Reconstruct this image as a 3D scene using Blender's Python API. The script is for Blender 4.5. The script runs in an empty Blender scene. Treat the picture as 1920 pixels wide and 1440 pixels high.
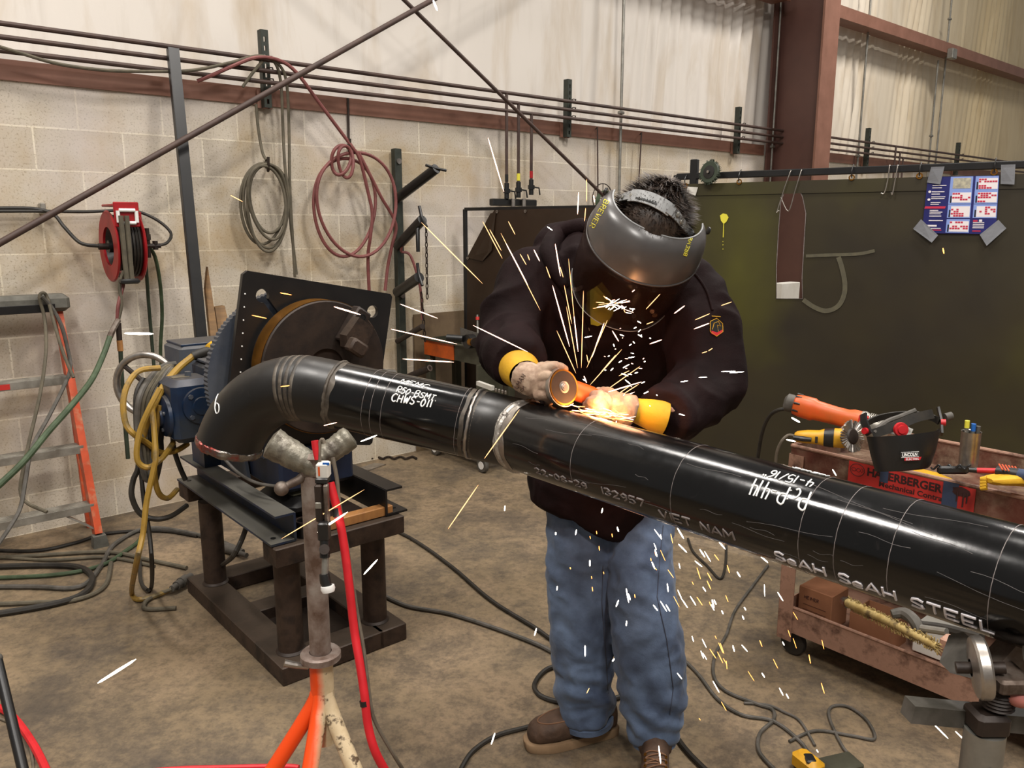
import bpy, bmesh, math, random
from mathutils import Vector, Matrix, noise
from mathutils.bvhtree import BVHTree
random.seed(7)
V = Vector
PI = math.pi
COL = bpy.context.scene.collection
# ---------------------------------------------------------------- camera geometry
FPX = 1500.0
PITCH = math.atan(297/1500.0)
CP, SP = math.cos(PITCH), math.sin(PITCH)
EYE = V((0, 0, 1.58))
def ray(x, y):
    u = 720-y
    return V((x-960, FPX*CP+u*SP, -FPX*SP+u*CP))
def cam(x, y, d): return EYE + ray(x, y)*(d/FPX)
def gnd(x, y, z=0.0):
    r = ray(x, y); return EYE + r*((z-EYE.z)/r.z)
_a = math.atan2(1800, FPX*CP+297*SP)
D = V((math.sin(_a), math.cos(_a), 0))      # along the wall
N = V((D.y, -D.x, 0))                        # out of the wall, into the room
Z = V((0, 0, 1))
W0 = gnd(0, 1012)
def wal(x, y, off=0.0):
    r = ray(x, y); t = ((W0-EYE).dot(N)+off)/r.dot(N)
    return EYE + r*t
def atY(x, y, Y):
    r = ray(x, y); return EYE + r*(Y/r.y)
def pln(x, y, p, n):
    r = ray(x, y); return EYE + r*((p-EYE).dot(n)/r.dot(n))
def wp(s, off, z): return V((W0.x, W0.y, 0)) + D*s + N*off + Z*z
# ---------------------------------------------------------------- mesh helpers
def smooth_path(pts, n=6, closed=False):
    P = [V(p) for p in pts]; out = []; m = len(P)
    if m < 3: return P
    rng = range(m) if closed else range(m-1)
    for i in rng:
        if closed: a, b, c, d = P[(i-1) % m], P[i], P[(i+1) % m], P[(i+2) % m]
        else: a, b, c, d = P[max(i-1, 0)], P[i], P[i+1], P[min(i+2, m-1)]
        for k in range(n):
            t = k/n; t2 = t*t; t3 = t2*t
            out.append(0.5*((2*b)+(c-a)*t+(2*a-5*b+4*c-d)*t2+(3*b-a-3*c+d)*t3))
    if not closed: out.append(P[-1])
    return out
def frames(P, closed=False, up=None):
    m = len(P); T = []
    for i in range(m):
        if closed: t = P[(i+1) % m]-P[i-1]
        else: t = P[min(i+1, m-1)]-P[max(i-1, 0)]
        T.append(t.normalized() if t.length > 1e-9 else V((0, 0, 1)))
    r = up if up else (Z if abs(T[0].z) < .9 else V((1, 0, 0)))
    a = (r-T[0]*r.dot(T[0])).normalized(); F = []
    for i in range(m):
        a = (a-T[i]*a.dot(T[i])); a = a.normalized() if a.length > 1e-6 else T[i].orthogonal().normalized()
        F.append((T[i], a, T[i].cross(a)))
    return F
class MB:
    def __init__(s): s.v = []; s.f = []
    def add(s, vs, fs):
        b = len(s.v); s.v += [V(v) for v in vs]; s.f += [[i+b for i in f] for f in fs]; return s
    def merge(s, o): return s.add(o.v, o.f)
    def box(s, c, size, ax=(V((1, 0, 0)), V((0, 1, 0)), V((0, 0, 1))), bev=0.0):
        c = V(c); a, b, d = [V(q) for q in ax]; x, y, z = [q/2 for q in size]
        if bev <= 0:
            vs = [c+a*(x*i)+b*(y*j)+d*(z*k) for i in (-1, 1) for j in (-1, 1) for k in (-1, 1)]
            return s.add(vs, [(0, 1, 3, 2), (4, 6, 7, 5), (0, 4, 5, 1), (2, 3, 7, 6), (0, 2, 6, 4), (1, 5, 7, 3)])
        bev = min(bev, x*.9, y*.9, z*.9)
        rings = []
        for zz, inset in ((-z, bev), (-z+bev, 0), (z-bev, 0), (z, bev)):
            X, Y = x-inset, y-inset; q = bev*.8
            ring = []
            for (sx, sy) in ((1, 1), (-1, 1), (-1, -1), (1, -1)):
                p1 = (sx*X, sy*(Y-q)); p2 = (sx*(X-q), sy*Y)
                ring += [p1, p2] if sx*sy > 0 else [p2, p1]
            rings.append([c+a*px+b*py+d*zz for px, py in ring])
        return s.loft(rings)
    def loft(s, rings, caps=True, closed=True):
        n = len(rings[0]); vs = [p for r in rings for p in r]; fs = []
        for i in range(len(rings)-1):
            for j in range(n if closed else n-1):
                k = (j+1) % n
                fs.append((i*n+j, i*n+k, (i+1)*n+k, (i+1)*n+j))
        if caps and closed:
            fs.append(tuple(range(n))[::-1]); fs.append(tuple((len(rings)-1)*n+j for j in range(n)))
        return s.add(vs, fs)
    def tube(s, pts, r, seg=8, sm=0, closed=False, caps=True, up=None, sq=None):
        P = smooth_path(pts, sm, closed) if sm else [V(p) for p in pts]
        F = frames(P, closed, up); m = len(P)
        if isinstance(r, (list, tuple)):
            k = len(r); rr = []
            for i in range(m):
                q = i/(m-1)*(k-1); j = min(int(q), k-2); t = q-j
                rr.append(r[j]*(1-t)+r[j+1]*t)
        else: rr = [r]*m
        rings = []
        for i in range(m):
            t, a, b = F[i]
            if sq: rings.append([P[i]+a*(sq[0]*x)+b*(sq[1]*y) for x, y in ((1, 1), (-1, 1), (-1, -1), (1, -1))])
            else: rings.append([P[i]+(a*math.cos(2*PI*j/seg)+b*math.sin(2*PI*j/seg))*rr[i] for j in range(seg)])
        if closed: rings.append(rings[0]); return s.loft(rings, caps=False)
        return s.loft(rings, caps=caps)
    def cyl(s, a, b, r, seg=24, r2=None):
        a = V(a); b = V(b); t = (b-a).normalized(); o = t.orthogonal().normalized(); q = t.cross(o)
        r2 = r if r2 is None else r2
        return s.loft([[p+(o*math.cos(2*PI*j/seg)+q*math.sin(2*PI*j/seg))*rad for j in range(seg)] for p, rad in ((a, r), (b, r2))])
    def lathe(s, c, axis, prof, seg=32, a0=0, a1=2*PI, xdir=None):
        c = V(c); t = V(axis).normalized(); o = (V(xdir)-t*V(xdir).dot(t)).normalized() if xdir else t.orthogonal().normalized(); q = t.cross(o)
        full = abs(a1-a0-2*PI) < 1e-6; n = seg if full else seg+1
        rings = [[c+t*h+(o*math.cos(a0+(a1-a0)*j/seg)+q*math.sin(a0+(a1-a0)*j/seg))*max(r, 1e-5) for j in range(n)] for r, h in prof]
        return s.loft(rings, caps=False, closed=full)
    def ball(s, c, r, seg=16, ax=None):
        c = V(c); r = (r, r, r) if not isinstance(r, (tuple, list)) else r
        ax = ax or (V((1, 0, 0)), V((0, 1, 0)), V((0, 0, 1))); rings = []
        for i in range(1, seg//2):
            t = PI*i/(seg//2)
            rings.append([c+ax[0]*(r[0]*math.sin(t)*math.cos(2*PI*j/seg))+ax[1]*(r[1]*math.sin(t)*math.sin(2*PI*j/seg))-ax[2]*(r[2]*math.cos(t)) for j in range(seg)])
        b = len(s.v); s.loft(rings, caps=False); n = seg; m = len(rings)
        s.v += [c-ax[2]*r[2], c+ax[2]*r[2]]; lo, hi = len(s.v)-2, len(s.v)-1
        for j in range(n):
            k = (j+1) % n; s.f.append([lo, b+k, b+j]); s.f.append([hi, b+(m-1)*n+j, b+(m-1)*n+k])
        return s
    def prism(s, poly, vec):
        """poly: list of 3D points (planar), extruded by vec"""
        n = len(poly); vec = V(vec); P = [V(p) for p in poly]
        return s.add(P+[p+vec for p in P], [tuple(range(n))[::-1], tuple(range(n, 2*n))]+[(i, (i+1) % n, n+(i+1) % n, n+i) for i in range(n)])
    def ring_plate(s, outer, inner, vec):
        """plate with a hole; outer and inner have the same count"""
        n = len(outer); vec = V(vec); vs = [V(p) for p in outer]+[V(p) for p in inner]+[V(p)+vec for p in outer]+[V(p)+vec for p in inner]; fs = []
        for i in range(n):
            j = (i+1) % n
            fs += [(i, n+i, n+j, j), (2*n+i, 2*n+j, 3*n+j, 3*n+i), (i, j, 2*n+j, 2*n+i), (n+i, 3*n+i, 3*n+j, n+j)]
        return s.add(vs, fs)
    def build(s, name, m, parent=None, ang=35, mods=None):
        me = bpy.data.meshes.new(name)
        if parent is not None:
            o0 = world_loc(parent)
        else:
            xs = [v.x for v in s.v]; ys = [v.y for v in s.v]; zs = [v.z for v in s.v]
            o0 = V(((min(xs)+max(xs))/2, (min(ys)+max(ys))/2, min(zs)))
        me.from_pydata([tuple(v-o0) for v in s.v], [], [tuple(f) for f in s.f])
        bm = bmesh.new(); bm.from_mesh(me)
        bmesh.ops.recalc_face_normals(bm, faces=bm.faces[:]); bm.to_mesh(me); bm.free()
        me.validate()
        if ang is not None:
            me.polygons.foreach_set('use_smooth', [True]*len(me.polygons))
            me.set_sharp_from_angle(angle=math.radians(ang))
        if isinstance(m, str): m = M[m]
        me.materials.append(m)
        o = bpy.data.objects.new(name, me); COL.objects.link(o)
        if parent is not None: o.parent = parent
        else: o.location = o0
        if mods: mods(o)
        return o
def world_loc(o):
    p = V(o.location)
    while o.parent: o = o.parent; p += V(o.location)
    return p
def tag(o, label=None, cat=None, group=None, kind=None):
    if label: o['label'] = label
    if cat: o['category'] = cat
    if group: o['group'] = group
    if kind: o['kind'] = kind
    return o
def thing(name, label, cat, loc=(0, 0, 0), group=None):
    o = bpy.data.objects.new(name, None); COL.objects.link(o); o.location = V(loc); o.empty_display_size = .05
    return tag(o, label, cat, group)
def dup(root, delta, label=None, group=None):
    r = root.copy(); COL.objects.link(r); r.location = V(root.location)+V(delta)
    if label: r['label'] = label
    if group: r['group'] = group
    for ch in root.children:
        c = ch.copy(); COL.objects.link(c); c.parent = r
        for g in ch.children:
            d = g.copy(); COL.objects.link(d); d.parent = c
    return r
def single(name, mb, m, label, cat, group=None, kind=None, ang=35, mods=None):
    return tag(mb.build(name, m, None, ang, mods), label, cat, group, kind)
def cable(name, pts, r, m, label, cat, sm=5, seg=8, group=None):
    return single(name, MB().tube(pts, r, seg, sm), m, label, cat, group)
# ---------------------------------------------------------------- materials
M = {}
def srgb(h):
    if isinstance(h, str):
        h = h.lstrip('#'); c = [int(h[i:i+2], 16)/255 for i in (0, 2, 4)]
    else: c = h
    return tuple(((x/12.92) if x <= .04045 else ((x+.055)/1.055)**2.4) for x in c)+(1,)
class NT:
    def __init__(s, name):
        s.m = bpy.data.materials.new(name); s.m.use_nodes = True; s.t = s.m.node_tree; s.n = s.t.nodes; s.l = s.t.links
        s.b = s.n['Principled BSDF']; s.tc = s.n.new('ShaderNodeTexCoord')
    def node(s, typ, **kw):
        x = s.n.new(typ)
        for k, v in kw.items():
            if k.startswith('i_'): x.inputs[k[2:].replace('_', ' ')].default_value = v
            else: setattr(x, k, v)
        return x
    def noise(s, scale, detail=6, rough=.6, stretch=None, dist=0, src='Object'):
        x = s.node('ShaderNodeTexNoise'); x.inputs['Scale'].default_value = scale; x.inputs['Detail'].default_value = detail
        x.inputs['Roughness'].default_value = rough; x.inputs['Distortion'].default_value = dist
        o = s.tc.outputs[src]
        if stretch:
            mp = s.node('ShaderNodeMapping'); mp.inputs['Scale'].default_value = stretch; s.l.new(o, mp.inputs['Vector']); o = mp.outputs['Vector']
        s.l.new(o, x.inputs['Vector']); return x.outputs['Fac']
    def ramp(s, fac, stops):
        x = s.node('ShaderNodeValToRGB'); e = x.color_ramp.elements
        while len(e) < len(stops): e.new(0.5)
        for i, (p, c) in enumerate(stops):
            e[i].position = p; e[i].color = c if isinstance(c, tuple) and len(c) == 4 else ((c, c, c, 1) if isinstance(c, (int, float)) else srgb(c))
        s.l.new(fac, x.inputs['Fac']); return x.outputs['Color']
    def mix(s, fac, a, b, mode='MIX'):
        x = s.node('ShaderNodeMix', data_type='RGBA', blend_type=mode)
        for sock, val in ((x.inputs[0], fac), (x.inputs[6], a), (x.inputs[7], b)):
            if hasattr(val, 'links') or hasattr(val, 'is_output'): s.l.new(val, sock)
            elif isinstance(val, (int, float)): sock.default_value = val
            else: sock.default_value = val if isinstance(val, tuple) and len(val) == 4 else srgb(val)
        return x.outputs[2]
    def set(s, **kw):
        for k, v in kw.items():
            sock = s.b.inputs[k.replace('_', ' ')]
            if hasattr(v, 'is_output'): s.l.new(v, sock)
            else: sock.default_value = v
        return s
    def bump(s, h, strength=.3, dist=.01):
        x = s.node('ShaderNodeBump'); x.inputs['Strength'].default_value = strength; x.inputs['Distance'].default_value = dist
        s.l.new(h, x.inputs['Height']); s.l.new(x.outputs['Normal'], s.b.inputs['Normal']); return s
def mat(name, c1, c2=None, rough=.5, metal=0.0, scale=8, lo=.35, hi=.65, bump=0.0, bscale=60, stretch=None, c3=None, rr=None, spec=.5):
    t = NT(name)
    if c2 is None: t.set(Base_Color=srgb(c1))
    else:
        stops = [(lo, srgb(c1)), (hi, srgb(c2))]
        if c3: stops = [(lo, srgb(c1)), ((lo+hi)/2, srgb(c2)), (hi, srgb(c3))]
        f = t.noise(scale, stretch=stretch)
        t.set(Base_Color=t.ramp(f, stops))
    t.set(Roughness=rough, Metallic=metal)
    t.b.inputs['Specular IOR Level'].default_value = spec
    if rr: t.set(Roughness=t.ramp(t.noise(scale*1.7), [(.3, rr[0]), (.7, rr[1])]))
    if bump: t.bump(t.noise(bscale), bump, .004)
    M[name] = t.m; return t.m
mat('steel_dark', '#231b17', '#33271f', .55, .3, 14, bump=.15)
mat('frame_steel', '#2c2018', '#3f3026', .6, .35, 9, bump=.25, c3='#231a15')
mat('black_paint', '#0f0f10', '#191716', .38, 0, 12)
mat('rust_steel', '#43352b', '#665950', .55, .5, 20, bump=.3, c3='#7d756c')
mat('post_rust', '#5f4a3e', '#83736a', .5, .4, 16, bump=.3, c3='#9a9088')
mat('chalk_smear', '#4b4738', '#57523f', .8, 0, 30)
mat('brush_bristle', '#8a7440', '#a08c58', .7, 0, 30, c3='#5c4c2c')
mat('mill_scale', '#28231d', '#453d34', .5, .1, 24, bump=.2, c3='#5f574c')
mat('bright_steel', '#8d8781', '#b5aea6', .35, .9, 18, bump=.1)
mat('galv', '#7c7a74', '#98958c', .45, .7, 12)
mat('brown_primer', '#755040', '#845c4c', .55, 0, 5, bump=.05)
mat('brown_pipe', '#3a2b26', '#4b3830', .6, .1, 9)
mat('column_paint', '#4e322b', '#583a31', .5, 0, 3)
mat('strut_green', '#2a2e28', '#373b33', .55, .2, 20)
mat('blue_paint', '#0f2038', '#152a45', .42, .1, 7, bump=.15, c3='#2b323a')
mat('blue_dusty', '#4a4e55', '#363d4a', .6, .1, 7, bump=.2)
mat('navy_paint', '#0e1626', '#141e33', .5, .1, 9)
mat('rubber_black', '#17140f', '#29241d', .6, 0, 25)
mat('rubber_grey', '#3b3831', '#55504a', .65, 0, 18)
mat('cable_dusty', '#4a4437', '#5f5747', .8, 0, 16)
mat('hose_red', '#6a3735', '#7d4743', .6, 0, 16)
mat('hose_bright_red', '#b3101c', '#c41a24', .5, 0, 16)
mat('hose_green', '#2c3b22', '#44543a', .65, 0, 16)
mat('hose_dark_green', '#1f2a1b', '#2d3728', .6, 0, 16)
mat('hose_tan', '#6a6052', '#4d4438', .7, 0, 20)
mat('cord_yellow', '#8a6c22', '#96752c', .55, 0, 12, c3='#655636')
mat('reel_red', '#a3141c', '#8a1519', .42, .1, 10, bump=.1)
mat('orange_fiber', '#c8502a', '#bd4a26', .5, 0, 14, c3='#b87f5f')
mat('alu', '#8f8a80', '#b7b3aa', .42, .75, 10, bump=.1)
mat('ladder_cap', '#66645c', '#4c4a43', .7, 0, 12, bump=.2)
mat('wood', '#7b5b34', '#5e4527', .7, 0, 5, stretch=(1, 1, 8), bump=.2)
mat('wood_light', '#a5733f', '#8d6034', .6, 0, 6, stretch=(8, 1, 1), bump=.2)
mat('plywood', '#6f5c42', '#574532', .7, 0, 5, bump=.1)
mat('orange_paint', '#c9560c', '#a84a12', .45, 0, 14)
mat('cart_dark', '#39382c', '#4a493b', .5, .2, 8, bump=.1)
mat('brass', '#a8732a', '#8a5c22', .35, .9, 12)
mat('leather_yellow', '#c89a14', '#b1830f', .75, 0, 14, bump=.3, bscale=90)
mat('leather_tan', '#a28a74', '#8a715e', .8, 0, 18, bump=.35, bscale=70, c3='#b6a08a')
mat('leather_boot', '#38271b', '#4c3626', .75, 0, 22, bump=.35, bscale=120)
mat('boot_sole', '#7a6248', '#8c7255', .8, 0, 10, bump=.2)
mat('lace', '#6a4a32', None, .8)
mat('skin', '#b98a73', '#a87862', .55, 0, 8)
mat('hair', '#231a14', '#403126', .5, 0, 60, stretch=(1, 1, 1))
mat('shirt_hivis', '#b6b83a', '#a2a634', .8, 0, 20, bump=.3)
mat('plastic_grey', '#8f9090', '#858686', .45)
mat('plastic_black', '#121212', '#1c1b1a', .4)
mat('white_paint', '#e9e8e4', None, .6)
mat('white_plastic', '#dedcd8', None, .4)
mat('yellow_marker', '#d9cf3f', None, .6)
mat('paper_white', '#c9c6be', '#bdb9af', .7)
mat('cardboard', '#7d5034', '#8b5c3e', .8, 0, 8, bump=.1)
mat('tool_orange', '#d2521a', '#b8571f', .45, 0, 14)
mat('tool_yellow', '#cf9a1b', '#b98618', .45, 0, 14)
mat('duct_tape', '#7b7d82', '#8c8e93', .35, .3, 10, bump=.2)
mat('red_plastic', '#b01c22', None, .4)
mat('blue_plastic', '#1c5fb0', None, .4)
mat('poster_blue', '#1e2058', '#26296a', .35, 0, 4)
mat('poster_light', '#7f95cf', None, .35)
mat('poster_white', '#e0d9da', None, .35)
mat('poster_red', '#b8304a', None, .35)
mat('poster_tan', '#b8b29a', '#8d8a80', .4, 0, 60)
mat('sign_red', '#c8332c', '#b32c28', .45, 0, 6)
mat('sign_ink', '#341716', None, .6)
mat('tape_blue', '#323f58', None, .5)
mat('cut_red', '#5c2019', '#6d2b20', .35)
mat('mark_grey', '#857c79', '#665d5b', .6, 0, 60)
mat('scuff', '#4c4643', '#353130', .6, 0, 60)
mat('mark_white', '#d4cfd2', None, .6)
mat('pink_patch', '#a8615a', '#8f5a4c', .7, 0, 10)
def emis(name, c, s):
    t = NT(name); t.set(Base_Color=(0, 0, 0, 1), Emission_Color=srgb(c), Emission_Strength=s); M[name] = t.m
emis('spark_white', '#fff2dd', 9); emis('spark_orange', '#ff9a48', 5); emis('spark_thin', '#ffb877', 2.6); emis('spark_rose', '#ffc3a8', 5)
emis('hot_rim', '#ff8a2a', 1.3)
# pipe: black lacquered steel with scuffs
def pipe_mat(name, base, rlo, rhi, scuff, amt):
    t = NT(name); f = t.noise(4.5, 8, .65); g = t.noise(30, 6, .7, dist=.6)
    c = t.ramp(f, [(.35, srgb(base)), (.7, srgb(scuff))]); c2 = t.ramp(g, [(.60, 0.0), (.74, 1.0)])
    mixc = t.mix(c2, c, srgb(amt)); t.set(Base_Color=mixc, Metallic=.0, Roughness=t.ramp(t.noise(7, 7), [(.3, rlo), (.72, rhi)]))
    t.b.inputs['Coat Weight'].default_value = .0; t.bump(t.noise(45), .06, .003); M[name] = t.m
pipe_mat('pipe_lacquer', '#030303', .09, .26, '#0a0909', '#181514')
pipe_mat('pipe_elbow', '#0d0b09', .3, .5, '#171411', '#2a251f')
# settled dust on upward faces
def dusty(name, dust, amt=.85):
    m = M[name]; nt = m.node_tree; b = nt.nodes['Principled BSDF']; src = b.inputs['Base Color'].links[0].from_socket
    g = nt.nodes.new('ShaderNodeNewGeometry'); sx = nt.nodes.new('ShaderNodeSeparateXYZ'); nt.links.new(g.outputs['True Normal'], sx.inputs[0])
    mr = nt.nodes.new('ShaderNodeMapRange'); mr.inputs['From Min'].default_value = .3; mr.inputs['From Max'].default_value = .95; mr.inputs['To Max'].default_value = amt; nt.links.new(sx.outputs['Z'], mr.inputs['Value'])
    mx = nt.nodes.new('ShaderNodeMix'); mx.data_type = 'RGBA'; nt.links.new(mr.outputs[0], mx.inputs[0]); nt.links.new(src, mx.inputs[6]); mx.inputs[7].default_value = srgb(dust); nt.links.new(mx.outputs[2], b.inputs['Base Color'])
mat('beam_paint', '#2a2f33', '#17253f', .5, .1, 6, c3='#33373a'); dusty('beam_paint', '#615e55'); dusty('blue_paint', '#4b463f', .7); dusty('blue_dusty', '#55504a', .7); dusty('frame_steel', '#4a3f34', .6)
# weld steel
mat('weld_bead', '#857f79', '#c4bfb6', .28, .7, 40, bump=.8, bscale=90)
mat('foil', '#a39e96', '#6f6a66', .25, .9, 25, bump=.8, bscale=50, c3='#8d3b34')
mat('taped_arm', '#5d5a4e', '#7c776a', .38, .35, 16, bump=.7, bscale=35, c3='#3f362f')
# jacket, jeans
def cloth(name, c1, c2, sc, rough, sheen):
    t = NT(name); f = t.noise(sc, 6, .6); t.set(Base_Color=t.ramp(f, [(.3, srgb(c1)), (.7, srgb(c2))]), Roughness=rough, Sheen_Weight=sheen)
    w = t.noise(7, 3, .5, stretch=(1, 1, 1.3), dist=.35); fine = t.noise(240, 2)
    a = t.node('ShaderNodeMath', operation='MULTIPLY_ADD'); t.l.new(fine, a.inputs[0]); a.inputs[1].default_value = .06; t.l.new(w, a.inputs[2])
    t.bump(a.outputs[0], .35, .03); M[name] = t.m
cloth('jacket_cloth', '#0c0404', '#1c0d0e', 6, .8, .0); M['jacket_cloth'].node_tree.nodes['Principled BSDF'].inputs['Specular IOR Level'].default_value = .12
cloth('denim', '#28344a', '#5b6e8a', 7, .85, .1)
cloth('denim_dark', '#2a2f3c', '#3b4458', 4.5, .85, .1)
# transparent tinted visor
t = NT('visor_clear'); t.set(Base_Color=srgb('#6b5247'), Roughness=.12, Transmission_Weight=.92, IOR=1.1, Alpha=.55); M['visor_clear'] = t.m
t = NT('visor_grey'); t.set(Base_Color=t.ramp(t.noise(9), [(.3, srgb('#403d3c')), (.7, srgb('#4d4a48'))]), Roughness=.3); M['visor_grey'] = t.m
# curtain
t = NT('curtain'); f = t.noise(1.3, 3)
t.set(Base_Color=t.ramp(f, [(.35, srgb('#29241b')), (.55, srgb('#322c1b')), (.72, srgb('#403c18'))]), Roughness=.42)
t.bump(t.noise(3.5, 3, .5, stretch=(1, 1, .5)), .3, .03); M['curtain'] = t.m
t = NT('curtain_brown'); f = t.noise(1.6, 3)
t.set(Base_Color=t.ramp(f, [(.3, srgb('#251b14')), (.7, srgb('#33251a'))]), Roughness=.3); t.bump(t.noise(4, 3, .5), .3, .03); M['curtain_brown'] = t.m
# copper-looking cart paint
t = NT('cart_paint'); f = t.noise(11, 9, .75); g = t.noise(3, 4)
c = t.ramp(f, [(.38, srgb('#46302a')), (.5, srgb('#6f5848')), (.62, srgb('#8f7b68'))])
t.set(Base_Color=t.mix(t.ramp(g, [(.45, 0.0), (.6, .8)]), c, srgb('#5f2a1f')), Roughness=.5, Metallic=.25); t.bump(f, .2, .004); M['cart_paint'] = t.m
t = NT('cart_paint_low'); f = t.noise(9, 8, .7)
t.set(Base_Color=t.ramp(f, [(.36, srgb('#5a4034')), (.5, srgb('#9a7663')), (.65, srgb('#8b6a58'))]), Roughness=.55, Metallic=.1); M['cart_paint_low'] = t.m
# orange to cream paint of the stand legs (real two colour overspray by position on the tube)
def paint2(name):
    t = NT(name); sx = t.node('ShaderNodeSeparateXYZ'); t.l.new(t.tc.outputs['Object'], sx.inputs[0])
    n = t.noise(14, 5); a = t.node('ShaderNodeMath', operation='MULTIPLY_ADD'); t.l.new(n, a.inputs[0]); a.inputs[1].default_value = .02; t.l.new(sx.outputs['X'], a.inputs[2])
    mr = t.node('ShaderNodeMapRange'); mr.inputs['From Min'].default_value = .004; mr.inputs['From Max'].default_value = .022; t.l.new(a.outputs[0], mr.inputs['Value'])
    cr = t.ramp(t.noise(40, 5), [(.36, srgb('#5b4a38')), (.44, srgb('#cbb795')), (.7, srgb('#bfa984'))])
    t.set(Base_Color=t.mix(mr.outputs[0], srgb('#e8490a'), cr), Roughness=.45); M[name] = t.m
paint2('stand_paint')
# ================================================================= SETTING
sc = bpy.context.scene
cd = bpy.data.cameras.new('camera'); co = bpy.data.objects.new('camera', cd); COL.objects.link(co)
cd.sensor_width = 36; cd.lens = 36*FPX/1920; cd.clip_start = .02
co.location = EYE; co.rotation_euler = (PI/2-PITCH, 0, 0); sc.camera = co
# floor
t = NT('concrete'); f = t.noise(1.5, 10, .72, dist=.1); g = t.noise(2.8, 12, .76, dist=.2); h = t.noise(38, 8, .75)
base = t.ramp(f, [(.33, srgb('#50463b')), (.47, srgb('#796850')), (.6, srgb('#8a765d')), (.74, srgb('#655846'))])
dk = t.ramp(g, [(.47, 0.0), (.58, .55), (.70, .8)])
c = t.mix(dk, base, srgb('#40382f'))
c = t.mix(t.ramp(h, [(.38, .45), (.55, 0.0)]), c, srgb('#352e27'))
t.set(Base_Color=c, Roughness=t.ramp(g, [(.35, .55), (.65, .8)])); t.bump(h, .25, .004); M['concrete'] = t.m
fl = MB(); fl.box((1.5, 4.5, -.06), (16, 22, .12)); tag(fl.build('floor', 'concrete'), kind='structure')
# block wall (own local frame so the courses follow the real joints)
t = NT('block_wall')
mp = t.node('ShaderNodeMapping'); sep = t.node('ShaderNodeSeparateXYZ'); t.l.new(t.tc.outputs['Object'], sep.inputs[0])
cb = t.node('ShaderNodeCombineXYZ'); t.l.new(sep.outputs['X'], cb.inputs['X']); t.l.new(sep.outputs['Z'], cb.inputs['Y'])
mp.inputs['Location'].default_value = (-.353+.4135*30, .2055*20, 0); t.l.new(cb.outputs[0], mp.inputs['Vector'])
br = t.node('ShaderNodeTexBrick', offset=.5, offset_frequency=2); t.l.new(mp.outputs[0], br.inputs['Vector'])
for k, v in (('Scale', 1), ('Mortar Size', .0048), ('Mortar Smooth', .25), ('Brick Width', .4135), ('Row Height', .2055), ('Bias', -.1)): br.inputs[k].default_value = v
br.inputs['Color1'].default_value = srgb('#b5aa98'); br.inputs['Color2'].default_value = srgb('#c6bcab'); br.inputs['Mortar'].default_value = srgb('#d9cfba')
pits = t.noise(95, 3, .7); stain = t.noise(1.9, 7, .6, dist=.5); st2 = t.noise(1.1, 5, .6)
c = t.mix(t.ramp(pits, [(.34, .65), (.46, 0.0)]), br.outputs['Color'], srgb('#75684f'))
c = t.mix(t.ramp(stain, [(.46, 0.0), (.66, .6)]), c, srgb('#a78d62'))
c = t.mix(t.ramp(st2, [(.45, 0.0), (.66, .5)]), c, srgb('#cdc5c4'))
t.set(Base_Color=c, Roughness=.85)
inv = t.node('ShaderNodeMath', operation='MULTIPLY_ADD'); t.l.new(pits, inv.inputs[0]); inv.inputs[1].default_value = .6; t.l.new(br.outputs['Fac'], inv.inputs[2])
t.bump(inv.outputs[0], .3, .004); M['block_wall'] = t.m
def wall_local(name, s0, s1, z0, z1, o0, o1, m, kind='structure'):
    me = bpy.data.meshes.new(name); b = MB().box(((s0+s1)/2, (o0+o1)/2, (z0+z1)/2), (s1-s0, abs(o1-o0), z1-z0))
    me.from_pydata([tuple(v) for v in b.v], [], [tuple(f) for f in b.f]); me.materials.append(M[m])
    o = bpy.data.objects.new(name, me); COL.objects.link(o)
    o.matrix_world = Matrix(((D.x, -N.x, 0, W0.x), (D.y, -N.y, 0, W0.y), (0, 0, 1, 0), (0, 0, 0, 1)))
    o['kind'] = kind; return o
# local +Y of these goes INTO the wall
wall_local('wall_back', -3.2, 16, -.02, 2.262, 0, .2, 'block_wall')
# insulated upper wall: vinyl faced blanket with real folds
t = NT('vinyl'); s1 = t.noise(2.2, 6, .6, stretch=(1.4, 1.4, .35), dist=.6); s2 = t.noise(4, 6, .6, stretch=(2, 2, .3), dist=.3)
sp = t.node('ShaderNodeSeparateXYZ'); t.l.new(t.tc.outputs['Object'], sp.inputs[0])
mr = t.node('ShaderNodeMapRange'); mr.inputs['From Min'].default_value = 7; mr.inputs['From Max'].default_value = 12; t.l.new(sp.outputs['X'], mr.inputs['Value'])
c0 = t.mix(mr.outputs[0], srgb('#d6cfc6'), srgb('#cfbd98'))
c = t.mix(t.ramp(s1, [(.48, 0.0), (.75, .5)]), c0, srgb('#a68b5e'))
c = t.mix(t.ramp(s2, [(.55, 0.0), (.8, .28)]), c, srgb('#94836a'))
t.set(Base_Color=c, Roughness=.6)
fine = t.noise(120, 2, .5, stretch=(1, 1, 2)); aa = t.node('ShaderNodeMath', operation='MULTIPLY_ADD'); t.l.new(fine, aa.inputs[0]); aa.inputs[1].default_value = .03; t.l.new(t.noise(2.2, 3, .5, stretch=(2.2, 2.2, .5)), aa.inputs[2])
t.bump(aa.outputs[0], .35, .03); M['vinyl'] = t.m
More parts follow.
